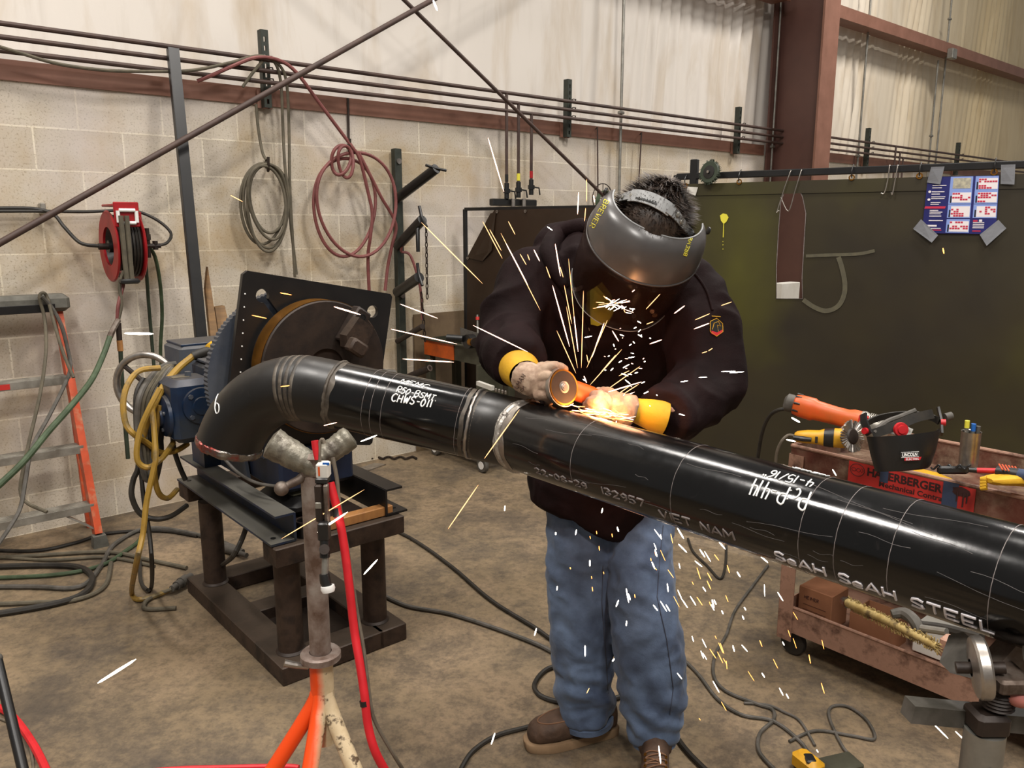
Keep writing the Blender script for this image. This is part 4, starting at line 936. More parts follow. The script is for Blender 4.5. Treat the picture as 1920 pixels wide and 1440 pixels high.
# 6 on the elbow
def elb(px, py):
    best = None
    for i, p in enumerate(EP):
        h = pln(px, py, p, CF); 
    return None
bvh_e = None
bpy.context.view_layer.update()
el = [o for o in sp.children if o.name.startswith('elbow')][-1]
dg = bpy.context.evaluated_depsgraph_get()
def hit_obj(o, px, py):
    bv = BVHTree.FromObject(o, bpy.context.evaluated_depsgraph_get()); mw = o.matrix_world if o.parent is None else Matrix.Translation(world_loc(o)); inv = mw.inverted()
    d = ray(px, py).normalized(); r = bv.ray_cast(inv @ EYE, d)
    return (mw @ r[0], r[1]) if r[0] else (None, None)
b = MB(); st, W = strokes('6', 0); P = []
for (x, y, z_) in smooth_path([V((a_, c_, 0)) for a_, c_ in st[0]], 4):
    h, n_ = hit_obj(el, 403+15*x, 775-38*y)
    if h: P.append(h+n_*.0006)
if len(P) > 3: b.tube(P, .0013, 5); b.build('handwriting', 'white_paint', sp)
# foil wrapped bevel at the open end
pe, te = EP[-1], FE[-1][0]
o_, q_ = FE[-1][1], FE[-1][2]; rr = random.Random(8); rings = []
for h, dr_ in ((-.016, .0005), (-.014, .003), (-.002, .003), (.006, -.002), (.004, -.008), (-.01, -.009)):
    rings.append([pe+te*(h+.002*rr.uniform(-1, 1))+(o_*math.cos(2*PI*j/60)+q_*math.sin(2*PI*j/60))*(R+dr_+.0012*rr.uniform(-1, 1)) for j in range(60)])
tag(MB().loft(rings, caps=False).build('foil_band', 'foil', sp, ang=20), 'crumpled silver and red foil round the open end')
tag(MB().tube([cyR.at(0.001, w, .002) for w in [-.06, -.064, -.068]], .008, 8).build('tack_weld', 'weld_bead', sp, ang=60), 'bright tack weld lump')
# ================================================================= V HEAD STAND (left)
dv = 1.80
top = cam(584, 888, dv); bx, by = top.x, top.y
vs_ = thing('pipe_stand', 'pipe stand with grey tape-wrapped V arms and orange and cream tripod legs', 'stand', (bx, by, 0))
zc = pln(588, 1228, top, V((0, 1, 0))).z; zl = pln(588, 1318, top, V((0, 1, 0))).z
MB().cyl((bx, by, zc-.05), (bx, by, top.z+.01), .0245, 28).build('post', 'post_rust', vs_)
MB().lathe((bx, by, zc-.008), Z, [(.026, 0), (.047, 0), (.047, .014), (.043, .018), (.026, .018), (.026, 0)], 36).build('collar', 'post_rust', vs_)
MB().cyl((bx, by, zl-.10), (bx, by, zc-.008), .0275, 28).build('lower_tube', 'stand_paint', vs_)
for a in (200, 320, 262):
    d = V((math.cos(math.radians(a)), math.sin(math.radians(a)), 0))
    q0, q1 = V((bx, by, zl+.03))+d*.01, V((bx, by, .02))+d*.33
    l = MB().tube([q0, V((bx, by, zl-.05))+d*.055, q1], .019, 16, 4).build('leg', 'stand_paint', vs_)
    MB().box(q1-Z*.01, (.06, .06, .02), bev=.005).build('foot', 'rust_steel', l)
MB().tube([(bx-.03, by, zc-.03), (bx-.06, by-.01, zc-.02), (bx-.082, by-.015, zc-.012)], [.007, .008, .009], 10).build('lock_lever', 'bright_steel', vs_)
head = cam(596, 872, dv)
MB().box(top+Z*.02, (.045, .05, .06), bev=.01).build('head_block', 'rust_steel', vs_)
def arm(p0, p1, r0, r1, sd):
    rr = random.Random(sd); n = 22; P = [p0.lerp(p1, k/(n-1)) for k in range(n)]; F = frames(P); rings = []
    for i, p in enumerate(P):
        t_, a, c = F[i]; f = i/(n-1); rad = (r0*(1-f)+r1*f)*(1+.018*math.sin(i*1.7+sd)); 
        if i in (0, n-1): rad *= .55
        rings.append([p+(a*math.cos(2*PI*j/20)+c*math.sin(2*PI*j/20)*1.05)*rad*(1+.045*rr.uniform(-1, 1)) for j in range(20)])
    return MB().loft(rings)
arm(cam(600, 882, dv), cam(505, 828, dv-.02), .026, .036, 1).build('wrapped_arm', 'taped_arm', vs_, ang=50)
arm(cam(590, 868, dv), cam(660, 817, dv+.02), .024, .028, 2).build('wrapped_arm', 'taped_arm', vs_, ang=50)
kb = cam(528, 916, dv-.03)
MB().tube([top+Z*.01, cam(560, 900, dv-.02), kb], [.012, .010, .008], 12).build('lever', 'rust_steel', vs_)
MB().ball(kb, .0165, 20).build('ball_knob', 'rust_steel', vs_)
# ================================================================= TORCH hanging on the stand
dt = 1.72
tt = thing('gouging_torch', 'air gouging torch with red lever hanging from the taped V stand', 'tool', cam(612, 900, dt))
MB().tube([cam(590, 826, dt), cam(592, 840, dt), cam(594, 862, dt)], [.008, .008, .005], 12).build('red_lever', 'hose_bright_red', tt)
MB().tube([cam(600, 900, dt), cam(599, 850, dt), cam(600, 830, dt), cam(605, 824, dt), cam(608, 832, dt)], .004, 8, 4).build('hook', 'hose_tan', tt)
def tb(name, x0, y0, x1, y1, m, dep=.03, bev=.003, dd=0):
    c = cam((x0+x1)/2, (y0+y1)/2, dt+dd); k = dt/FPX; return MB().box(c, ((x1-x0)*k, dep, (y1-y0)*k), bev=bev).build(name, m, tt)
s_ = tb('label_sleeve', 595, 866, 618, 895, 'paper_white'); MB().box(cam(611, 870, dt-.016), (.014, .001, .006)).build('blue_print', 'blue_plastic', s_); MB().box(cam(598, 884, dt-.016), (.004, .001, .02)).build('orange_print', 'tool_orange', s_)
tb('clamp_body', 593, 893, 617, 905, 'plastic_black'); tb('grip', 593, 905, 606, 978, 'steel_dark', .028); tb('side_strip', 609, 905, 617, 1000, 'rust_steel', .02)
tb('clear_window', 594, 938, 605, 950, 'galv', .031, .001)
tb('body_block', 598, 976, 618, 1012, 'plastic_black', .03)
MB().cyl(cam(608, 1030, dt-.02), cam(608, 1030, dt+.01), .011, 18).build('pivot_bolt', 'steel_dark', tt)
MB().tube([cam(609, 1010, dt), cam(609, 1045, dt)], .011, 12).build('neck', 'plastic_black', tt)
MB().tube([cam(610, 1045, dt), cam(609, 1078, dt)], .0075, 12).build('rod', 'galv', tt)
MB().tube([cam(608, 1076, dt), cam(610, 1090, dt), cam(615, 1104, dt)], [.011, .012, .0095], 14).build('nozzle', 'plastic_black', tt)
q0, q1 = cam(614, 1098, dt), cam(616, 1110, dt); MB().lathe(q0, q1-q0, [(.010, 0), (.0145, 0), (.0155, .007), (.013, .014), (.008, .014), (.008, .004)], 24).build('white_cup', 'white_plastic', tt)
rh = thing('air_hose', 'bright red hose hanging from the torch down past the steel stand to the floor', 'hose', cam(660, 1200, 1.75))
MB().tube([cam(619, 905, 1.74), cam(624, 925, 1.74), cam(632, 955, 1.74), cam(643, 1010, 1.74), cam(655, 1100, 1.74), cam(664, 1180, 1.74), cam(674, 1240, 1.73), cam(683, 1300, 1.72), cam(690, 1360, 1.72), cam(704, 1410, 1.72), cam(728, 1455, 1.74)], .0095, 12, 6).build('hose', 'hose_bright_red', rh)
MB().tube([cam(683, 1313, 1.72), cam(684.5, 1323, 1.72)], .0108, 12).build('tape_band', 'plastic_black', rh); MB().tube([cam(630, 952, 1.74), cam(633, 968, 1.74)], .0105, 12).build('tape_band', 'plastic_black', rh)
cable('cable', [cam(624, 858, 1.76), cam(632, 900, 1.76), cam(637, 950, 1.76), cam(655, 1050, 1.76), cam(668, 1140, 1.76), cam(682, 1220, 1.75), cam(692, 1300, 1.74), cam(702, 1350, 1.74), cam(735, 1410, 1.76), cam(760, 1450, 1.8)], .0045, 'hose_tan', 'thin tan cable hanging alongside the bright red hose', 'cable')
# ================================================================= ROLLER STAND (right)
dr2 = 1.13
pb = cam(1843, 1400, dr2)
rs = thing('roller_stand', 'grey pipe jack stand with roller wheels carrying the right end of the pipe', 'stand', (pb.x, pb.y, 0))
px_ = V((pb.x, pb.y, 0))
zt = pln(1843, 1368, px_, V((0, 1, 0))).z
MB().cyl(px_+Z*.05, px_+Z*zt, .0265, 28).build('post', 'galv', rs)
MB().cyl(px_+Z*(zt-.045)+V((-.003, -.0262, 0)), px_+Z*(zt-.045)+V((-.003, -.0272, 0)), .004, 12).build('pin_hole', 'plastic_black', rs)
for a in (90, 210, 330):
    d = V((math.cos(math.radians(a)), math.sin(math.radians(a)), 0)); MB().tube([px_+Z*.35, px_+d*.10+Z*.28, px_+d*.36+Z*.02], .015, 12, 4).build('leg', 'galv', rs)
zn = pln(1850, 1335, px_, V((0, 1, 0))).z
hub = MB(); hub.box(px_+Z*(zn-.012), (.046, .046, .034), bev=.006); hub.build('jack_nut', 'steel_dark', rs)
hl, hr = cam(1702, 1330, dr2+.01), cam(1930, 1352, dr2+.03)
MB().tube([hl, (hl+hr)/2, hr], .02, sq=(.0135, .0135)).build('handle_bar', 'rubber_grey', rs)
th_ = MB(); zs = pln(1855, 1318, px_, V((0, 1, 0))).z
prof = []
for k in range(7): prof += [(.019, .0052*k), (.022, .0052*k+.0026)]
th_.lathe(px_+V((.012, 0, zn+.008)), Z, [(0, 0)]+prof+[(0, .037)], 28); th_.build('screw_thread', 'steel_dark', rs, ang=20)
zb = zn+.045
yk = MB(); yk.box(px_+V((.02, 0, zb+.008)), (.05, .06, .022), bev=.004); yk.build('yoke_block', 'rust_steel', rs)
# roller wheels: V arrangement across the pipe axis
ub = cyR.fr; side = dR.cross(Z).normalized()
wc = cam(1838, 1252, 1.10); wax = (CX*.93+CF*-.30+CU*.10).normalized()
w1 = MB().lathe(wc-wax*.008, wax, [(.012, -.004), (.03, 0), (.040, 0), (.0425, .003), (.0425, .014), (.040, .017), (.03, .017), (.012, .022)], 44).build('roller_wheel', 'bright_steel', rs)
MB().cyl(wc-wax*.03, wc+wax*.03, .008, 16).build('axle', 'steel_dark', rs)
MB().prism([cam(1782, 1262, 1.14), cam(1800, 1210, 1.16), cam(1828, 1204, 1.14), cam(1822, 1272, 1.12)], V((.0, .03, .0))).build('side_arm', 'rubber_grey', rs)
MB().prism([cam(1848, 1300, 1.13), cam(1852, 1270, 1.13), cam(1905, 1212, 1.13), cam(1945, 1205, 1.13), cam(1945, 1290, 1.13), cam(1885, 1312, 1.13)], V((.0, .035, .0))).build('side_arm', 'rust_steel', rs)
wc2 = cam(1990, 1235, 1.06); MB().lathe(wc2, (CX*-.9+CF*-.3).normalized(), [(.0, 0), (.042, 0), (.0425, .017), (0, .02)], 40).build('roller_wheel', 'bright_steel', rs)
MB().ball(cam(1908, 1305, 1.10), (.018, .02, .014), 14).build('red_knob', 'pink_patch', rs)
MB().box(cam(1915, 1352, 1.18), (.04, .02, .018), bev=.003).build('orange_tab', 'orange_paint', rs)
# ================================================================= RIGHT CURTAIN SCREEN
RA = V((.802, 4.0, 0)); RB = V((1.985, 3.2, 0)); RD = (RB-RA).normalized(); RN = V((RD.y, -RD.x, 0))  # toward the camera
if RN.y > 0: RN = -RN
def rpl(x, y, o=0.0): return pln(x, y, RA+RN*o, RN)
def ruv(p): return (p-RA).dot(RD), p.z
scr = thing('welding_screen', 'large dark olive curtain screen on a black frame filling the right background', 'screen', RA)
L = 2.6; zr = 1.80
b = MB(); b.box(RA+RD*(L/2)+Z*(zr+.012), (L, .03, .03), (RD, RN, Z), .003); b.build('top_rail', 'black_paint', scr)
b = MB(); b.box(RA+Z*.92, (.03, .03, 1.80), (RD, RN, Z), .003); b.box(RA+RD*.085+Z*1.83, (.035, .03, .12), (RD, RN, Z), .003); b.build('frame_post', 'black_paint', scr)
MB().box(RA+RD*L+Z*.92, (.03, .03, 1.80), (RD, RN, Z), .003).build('frame_post', 'black_paint', scr)
for q in (RA, RA+RD*L): MB().box(q+Z*.02-RN*.2, (.04, .42, .04), (RD, RN, Z), .004).build('base_foot', 'black_paint', scr)
hole = [ruv(rpl(x, y, .02)) for x, y in ((1478, 345), (1486, 347), (1497, 352), (1505, 370), (1511, 400), (1508, 450), (1504, 520), (1505, 560), (1456, 560), (1456, 500), (1460, 430), (1464, 380), (1470, 362))]
b = MB(); cur = [(.03, .10), (L-.03, .10), (L-.03, 1.775), (.03, 1.775)]
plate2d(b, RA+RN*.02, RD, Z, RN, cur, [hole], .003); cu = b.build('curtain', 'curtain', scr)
MB().box(RA+RD*(L/2)+RN*.0225+Z*1.748, (L-.06, .003, .055), (RD, RN, Z)).build('hem', 'curtain', cu)
b = MB()
for i in range(len(hole)):
    pass
b.tube([RA+RN*.0215+RD*x+Z*y for x, y in hole], .0016, 5, closed=True); b.build('cut_edge', 'mark_grey', cu)
for x, y in ((1285, 348), (1386, 341), (1597, 333), (1724, 330), (1864, 323)):
    g_ = rpl(x, y, .026); gg = MB().lathe(g_, RN, [(.007, 0), (.013, 0), (.012, .003), (.008, .003), (.007, 0)], 20).build('grommet', 'brass', cu)
    MB().tube([g_+RN*.004, g_+RN*.01+Z*.03, g_-RN*.02+Z*.055], .0025, 6, 3).build('tie', 'plastic_black', gg)
# paint splash, chalk swirl and small tag on the curtain
b = MB(); b.prism([rpl(x, y, .0225) for x, y in ((1350, 404), (1356, 400), (1363, 402), (1366, 408), (1362, 416), (1357, 420), (1352, 414))], RN*.001); b.tube([rpl(1357, 418, .0235), rpl(1356, 445, .0235)], .002, 5)
for y in (452, 458, 466): b.tube([rpl(1355.5, y, .0235), rpl(1355.5, y+2, .0235)], .0015, 5)
tag(b.build('paint_splash', 'yellow_marker', cu), 'yellow paint splash with a drip')
b = MB(); b.tube([rpl(x, y, .0222) for x, y in ((1572, 482), (1578, 500), (1584, 530), (1582, 555), (1570, 575), (1548, 583), (1525, 575), (1506, 562))], .004, 6, 5, up=RN, sq=(.0006, .010)); b.tube([rpl(x, y, .0222) for x, y in ((1511, 480), (1560, 478), (1610, 476), (1640, 470))], .004, 6, 4, up=RN, sq=(.0006, .007)); b.build('chalk_swirl', 'chalk_smear', cu)
# light glowing through the curtain left of the cut-out, painted as yellow green
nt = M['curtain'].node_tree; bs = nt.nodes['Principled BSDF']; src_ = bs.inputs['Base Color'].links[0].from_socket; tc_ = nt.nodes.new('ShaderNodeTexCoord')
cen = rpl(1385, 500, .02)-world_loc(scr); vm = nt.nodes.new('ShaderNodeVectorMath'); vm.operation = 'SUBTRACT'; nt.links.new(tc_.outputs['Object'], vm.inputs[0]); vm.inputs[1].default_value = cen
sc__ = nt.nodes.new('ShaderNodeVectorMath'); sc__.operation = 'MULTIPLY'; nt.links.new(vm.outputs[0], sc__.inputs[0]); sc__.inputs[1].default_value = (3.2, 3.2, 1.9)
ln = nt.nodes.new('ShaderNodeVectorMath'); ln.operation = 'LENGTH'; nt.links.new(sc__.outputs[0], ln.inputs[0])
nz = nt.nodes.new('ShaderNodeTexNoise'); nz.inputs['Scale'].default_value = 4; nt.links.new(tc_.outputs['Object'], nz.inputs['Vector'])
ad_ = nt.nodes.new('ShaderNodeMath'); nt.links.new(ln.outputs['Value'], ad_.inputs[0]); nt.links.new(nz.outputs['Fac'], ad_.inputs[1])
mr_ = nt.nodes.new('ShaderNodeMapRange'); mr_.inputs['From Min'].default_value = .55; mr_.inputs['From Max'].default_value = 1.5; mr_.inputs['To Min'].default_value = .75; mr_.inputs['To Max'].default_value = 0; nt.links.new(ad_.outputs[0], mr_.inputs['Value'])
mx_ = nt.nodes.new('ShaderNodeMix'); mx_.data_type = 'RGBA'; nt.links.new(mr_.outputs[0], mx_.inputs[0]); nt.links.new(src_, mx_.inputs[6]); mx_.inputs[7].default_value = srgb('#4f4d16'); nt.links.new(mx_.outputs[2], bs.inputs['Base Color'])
MB().prism([rpl(1289, 350, .024), rpl(1309, 351, .026), rpl(1304, 367, .03), rpl(1287, 361, .026)], RN*.001).build('care_tag', 'paper_white', cu)
# white box seen through the hole
single('white_box', MB().box(wal(1472, 565, .70)+Z*0, (.30, .1, .34), (D, N, Z), .004), 'paper_white', 'small pale box seen through the cut hole of the right curtain', 'box')
# wire brush wheel leaning on the rail
t = thing('abrasive_wheel', 'dark green round bristle wheel perched on top of the right curtain rail', 'wheel', rpl(1330, 335, .05))
wc = rpl(1331, 323, .05); wn = (RN*.9+Z*.12-RD*.25).normalized(); wo = wn.orthogonal().normalized(); wq = wn.cross(wo)
rr = random.Random(4); b = MB(); n = 90
for rad, h, tw in ((.052, -.008, 0), (.052, .008, .1)): pass
b.lathe(wc-wn*.008, wn, [(.03, -.0), (.048, 0), (.052, .004), (.052, .012), (.048, .016), (.03, .016)], 40)
for k in range(150):
    a = rr.uniform(0, 2*PI); d0 = wo*math.cos(a)+wq*math.sin(a); h = rr.uniform(-.008, .008); b.tube([wc+wn*h+d0*.048, wc+wn*(h*1.3)+d0*(.056+.004*rr.random())+wn.cross(d0)*.004], .0012, 3)
b.build('bristles', 'hose_dark_green', t)
MB().lathe(wc+wn*.004, wn, [(0, .012), (.008, .012), (.009, .008), (.030, .006), (.032, .0), (0, 0)], 30).build('hub', 'plastic_black', t)
MB().cyl(wc+wn*.012, wc+wn*.018, .007, 6).build('nut', 'bright_steel', t)
# bent wire hooks over the rail
def whook(pts, l): single('wire_hook', MB().tube([rpl(x, y, o) for x, y, o in pts], .0022, 6, 4), 'bright_steel', l, 'hook')
whook([(1483, 322, .0), (1482, 322, .03), (1470, 355, .035), (1457, 397, .04), (1460, 395, .05)], 'bent bright wire over the rail on the left side of the curtain cut-out')
whook([(1503, 322, .0), (1502, 321, .03), (1490, 360, .035), (1478, 396, .04), (1464, 370, .04)], 'bent bright wire over the rail crossing the curtain cut-out')
whook([(1669, 311, .0), (1668, 312, .03), (1664, 340, .035), (1658, 362, .04), (1652, 362, .04)], 'left one of two thin wire hooks midway along the right rail')
whook([(1684, 311, .0), (1683, 312, .03), (1678, 340, .035), (1673, 365, .04), (1671, 360, .04)], 'right one of two thin wire hooks midway along the right rail')
# schedule poster
po = thing('schedule_poster', 'blue poster of small red and white calendar grids taped to the right curtain', 'poster', rpl(1800, 440, .03))
c00, c10, c11, c01 = [rpl(x, y, .028) for x, y in ((1728, 437), (1867, 439), (1874, 329), (1740, 332))]
def pb_(u, v, lift=0.0): return (c00*(1-u)+c10*u)*(1-v)+(c01*(1-u)+c11*u)*v+RN*lift
def quad(b, u0, v0, u1, v1, lift, sk=0): return b.prism([pb_(u0+sk, v0, lift), pb_(u1+sk, v0, lift), pb_(u1, v1, lift), pb_(u0, v1, lift)], RN*.0003)
b = MB(); quad(b, 0, 0, 1, 1, 0); sheet = b.build('sheet', 'poster_blue', po)
wb_, rb_, lb_, tb_, kb_ = MB(), MB(), MB(), MB(), MB()
cells = [(.34, .76, .64, .99), (.34, .53, .64, .75), (.34, .28, .64, .51), (.34, .02, .64, .25), (.69, .76, .99, .99), (.69, .53, .99, .75), (.69, .28, .99, .51)]
rr = random.Random(9)
for i, (u0, v0, u1, v1) in enumerate(cells):
    quad(lb_, u0-.01, v0-.005, u1+.005, v1+.005, .0004)
    if i == 0: quad(tb_, u0+.03, v0+.03, u1-.02, v1-.02, .0008); continue
    quad(wb_, u0+.035, v0+.015, u1-.005, v1-.03, .0008); quad(kb_, u0+.01, v0+.01, u0+.03, v0+(v1-v0)*.6, .0008)
    for r_ in range(5):
        st_ = rr.choice((0, 0, 3)) if r_ != 2 else 0; en = rr.choice((3, 5, 7))
        for c_ in range(7):
            if st_ <= c_ < en and rr.random() < .85 and (r_+i) % 5 not in (1,):
                W_ = (u1-u0-.045)/7; H_ = (v1-v0-.05)/5; quad(rb_, u0+.038+W_*c_, v0+.02+H_*r_, u0+.038+W_*(c_+.85), v0+.02+H_*(r_+.8), .0012)
for (v, u1, m_) in ((.84, .28, 0), (.80, .22, 0), (.73, .26, 0), (.69, .2, 0), (.64, .28, 0), (.61, .27, 0), (.54, .22, 0), (.51, .2, 0), (.40, .2, 0), (.37, .26, 0), (.34, .24, 0), (.30, .25, 0), (.22, .28, 0), (.08, .26, 0)): quad(wb_, .08, v, u1, v+.014, .0008)
quad(wb_, .06, .12, .2, .15, .0008); quad(rb_, .01, .44, .3, .48, .0008, -.01); quad(rb_, .1, .05, .27, .065, .0008)
for v in (.74, .60): wb_.prism([pb_(.05+.022*math.cos(k*PI/4), v+.022*math.sin(k*PI/4), .0008) for k in range(8)], RN*.0003)
for v in (.19, .16, .13, .1): quad(wb_, .69, v, .84, v+.012, .0008)
quad(rb_, .69, .21, .75, .24, .0008); quad(rb_, .69, .04, .8, .06, .0008); quad(wb_, .77, .21, .81, .25, .0008)
for nm, q, m_ in (('light_panel', lb_, 'poster_light'), ('white_print', wb_, 'poster_white'), ('red_print', rb_, 'poster_red'), ('picture', tb_, 'poster_tan'), ('dark_print', kb_, 'plastic_black')): q.build(nm, m_, sheet)
for pts, l in ((((1740, 331), (1763, 330), (1770, 312), (1746, 314)), 'top left'), (((1876, 345), (1902, 346), (1904, 308), (1877, 309)), 'top right'), (((1712, 429), (1727, 411), (1759, 441), (1747, 455)), 'bottom left'), (((1837, 440), (1872, 412), (1887, 428), (1850, 461)), 'bottom right')):
    if l == 'top left': pts = ((1738, 342), (1763, 346), (1771, 312), (1746, 313))
    single('tape_strip', MB().prism([rpl(x, y, .032+.002*i) for i, (x, y) in enumerate(pts)], RN*.0006), 'duct_tape', 'silver tape strip on the %s corner of the schedule poster' % l, 'tape')
# ================================================================= LEFT CURTAIN SCREEN
LA, LB = atY(872, 393, 5.6), atY(1290, 381, 4.55); LA.z = LB.z = 0; LD = (LB-LA).normalized(); LN = V((LD.y, -LD.x, 0)); LN = LN if LN.y < 0 else -LN
def lpl(x, y, o=0.0): return pln(x, y, LA+LN*o, LN)
s2 = thing('welding_screen', 'dark brown curtain screen on a thin black frame left behind the worker', 'screen', LA)
LL = (LB-LA).length
MB().box(LA+LD*(LL/2)+Z*1.69, (LL, .022, .022), (LD, LN, Z), .002).build('top_rail', 'black_paint', s2)
for q in (LA, LB): MB().box(q+Z*.85, (.024, .024, 1.68), (LD, LN, Z), .002).build('frame_post', 'black_paint', s2)
MB().box(LA+Z*.02, (.04, .4, .04), (LD, LN, Z), .004).build('base_foot', 'black_paint', s2)
ct = [lpl(x, y, .012) for x, y in ((927, 394), (1290, 384), (1290, 780), (876, 780), (876, 483))]
cc = MB().prism(ct, LN*.003).build('curtain', 'curtain_brown', s2)
MB().prism([lpl(876, 483, .018), lpl(920, 400, .018), lpl(930, 398, .02), lpl(922, 470, .03), lpl(905, 490, .02)], LN*.003).build('folded_corner', 'curtain_brown', cc)
for x, y in ((932, 397), (985, 396), (877, 484)): MB().lathe(lpl(x, y, .02), LN, [(.004, 0), (.010, 0), (.010, .003), (.004, .003)], 14).build('grommet', 'bright_steel', cc)
# ================================================================= LEFT CART (far)
E0 = V((-.18, 4.95, 0))
def ep(a, c, z): return E0-N*a+D*c+Z*z   # a runs away from the camera
lc = thing('tool_cart', 'dark wheeled cart with an orange painted rim section left behind the worker', 'cart', E0)
AE = (N, D, Z)
b = MB(); b.box(ep(.32, .0, .77), (.64, .01, .11), AE); b.box(ep(.32, .26, .77), (.64, .01, .11), AE); b.box(ep(.0, .13, .77), (.01, .26, .11), AE); b.box(ep(.64, .13, .77), (.01, .26, .11), AE); b.box(ep(.32, .13, .73), (.63, .25, .01), AE)
b.box(ep(.32, -.012, .823), (.66, .03, .008), AE); b.build('top_tray', 'cart_dark', lc)
tag(MB().box(ep(.47, -.007, .77), (.34, .006, .112), AE).build('painted_panel', 'orange_paint', lc), 'orange painted half of the rim')
for a in (.03, .61):
    for c in (.02, .24): MB().box(ep(a, c, .41), (.05, .05, .62), AE, .003).build('leg', 'cart_dark', lc)
b = MB(); b.box(ep(.32, .13, .16), (.62, .25, .05), AE, .004); b.build('lower_shelf', 'black_paint', lc)
for k, (a, c) in enumerate(((.05, .03), (.58, .03), (.05, .22), (.58, .22))):
    w = ep(a, c, .05); f = MB().box(w+Z*.055, (.05, .05, .03), AE, .004).build('caster_fork', 'rubber_grey', lc)
    MB().lathe(w-D*.016, D, [(0, 0), (.030, 0), (.046, .002), (.049, .008), (.049, .024), (.046, .03), (.03, .032), (0, .032)], 30).build('caster_wheel', 'rubber_grey', f)
    MB().lathe(w-D*.018, D, [(0, 0), (.026, 0), (.028, .004), (0, .004)], 24).build('wheel_hub', 'white_plastic' if k != 2 else 'galv', f)
t = thing('angle_grinder', 'black and yellow angle grinder lying on the left cart behind the worker', 'grinder', ep(.12, .1, .83))
g0 = cam(880, 640, 5.02); MB().cyl(g0+D*.03, g0-D*.02, .045, 20).build('gear_head', 'plastic_black', t); MB().lathe(g0-D*.01+N*.02, N, [(.012, 0), (.024, 0), (.024, .03), (.012, .03)], 20).build('yellow_ring', 'brass', t)
MB().cyl(cam(838, 633, 5.05), cam(868, 635, 5.03), .022, 16).build('handle', 'plastic_black', t); MB().lathe(g0+N*.05, N, [(0, 0), (.03, 0), (.03, .01), (0, .01)], 20).build('disc_nut', 'steel_dark', t)
single('sheet_offcut', MB().prism([cam(862, 614, 5.2), cam(897, 625, 5.1), cam(897, 660, 5.1), cam(866, 650, 5.2)], D*.004), 'rubber_grey', 'thin grey sheet offcut standing on the left cart behind the grinder', 'sheet')
t = thing('spray_tube', 'thin pale tube with a red band standing at the back of the left cart', 'tube', cam(896, 620, 5.12))
MB().cyl(cam(896, 625, 5.12), cam(895, 590, 5.12), .007, 10).build('tube', 'galv', t); MB().cyl(cam(895.5, 600, 5.12), cam(895.3, 594, 5.12), .012, 10).build('band', 'sign_red', t)
t = thing('steel_bar', 'pale square bar lying on the cart just above the pipe left of the glove', 'bar', cam(930, 735, 2.4))
MB().tube([cam(896, 718, 4.6), cam(924, 728, 4.5)], .02, sq=(.012, .012)).build('bar', 'paper_white', t)
b = MB()
for k in range(4): b.box(cam(930+6*k, 731+1.5*k, 4.5), (.012, .02, .02), bev=.003)
b.build('clip_row', 'bright_steel', t)
MB().box(ep(.0, .05, .60), (.02, .2, .25), AE).build('side_panel', 'cart_dark', lc)
single('chain', MB().tube([gnd(690+7*k, 858+2*math.sin(k*2), .012) for k in range(14)], .008, 6, 3), 'steel_dark', 'dark chain lying on the floor at the wall behind the pipe', 'chain')
single('floor_wedge', MB().prism([gnd(672, 880, .0), gnd(702, 870, .0), gnd(724, 872, .0), gnd(690, 884, .0)], Z*.008), 'bright_steel', 'thin bright metal strip on the floor right of the black beam', 'scrap')
# ================================================================= RIGHT CART
C0 = V((1.0, 2.76, 0)); AC = (N, D, Z); CLn, CW = 1.25, .47
def cp_(a, c, z): return C0+N*a+D*c+Z*z
rc_ = thing('shop_cart', 'rusty brown two shelf cart with a red sign holding tools at the right', 'cart', C0)
b = MB(); T0, T1 = .655, .81
for a, c, sx, sy in ((CLn/2, 0, CLn, .004), (CLn/2, CW, CLn, .004), (0, CW/2, .004, CW), (CLn, CW/2, .004, CW)): b.box(cp_(a, c, (T0+T1)/2), (sx, sy, T1-T0), AC)
b.box(cp_(CLn/2, CW/2, T0+.06), (CLn, CW, .006), AC)
tr = b.build('upper_tray', 'cart_paint', rc_)
b = MB(); b.tube([cp_(0, 0, T1), cp_(CLn, 0, T1)], .007, 8); b.tube([cp_(0, CW, T1), cp_(CLn, CW, T1)], .007, 8); b.tube([cp_(0, 0, T1), cp_(0, CW, T1)], .007, 8); b.build('rolled_rim', 'cart_paint_low', tr)
b = MB(); B0, B1 = .105, .205
for a, c, sx, sy in ((CLn/2, 0, CLn, .004), (CLn/2, CW, CLn, .004), (0, CW/2, .004, CW), (CLn, CW/2, .004, CW)): b.box(cp_(a, c, (B0+B1)/2), (sx, sy, B1-B0), AC)
b.box(cp_(CLn/2, CW/2, B0+.02), (CLn, CW, .006), AC); tr2 = b.build('lower_tray', 'cart_paint_low', rc_)
b = MB(); b.tube([cp_(0, 0, B1), cp_(CLn, 0, B1)], .006, 8); b.tube([cp_(0, CW, B1), cp_(CLn, CW, B1)], .006, 8); b.build('rolled_rim', 'cart_paint_low', tr2)
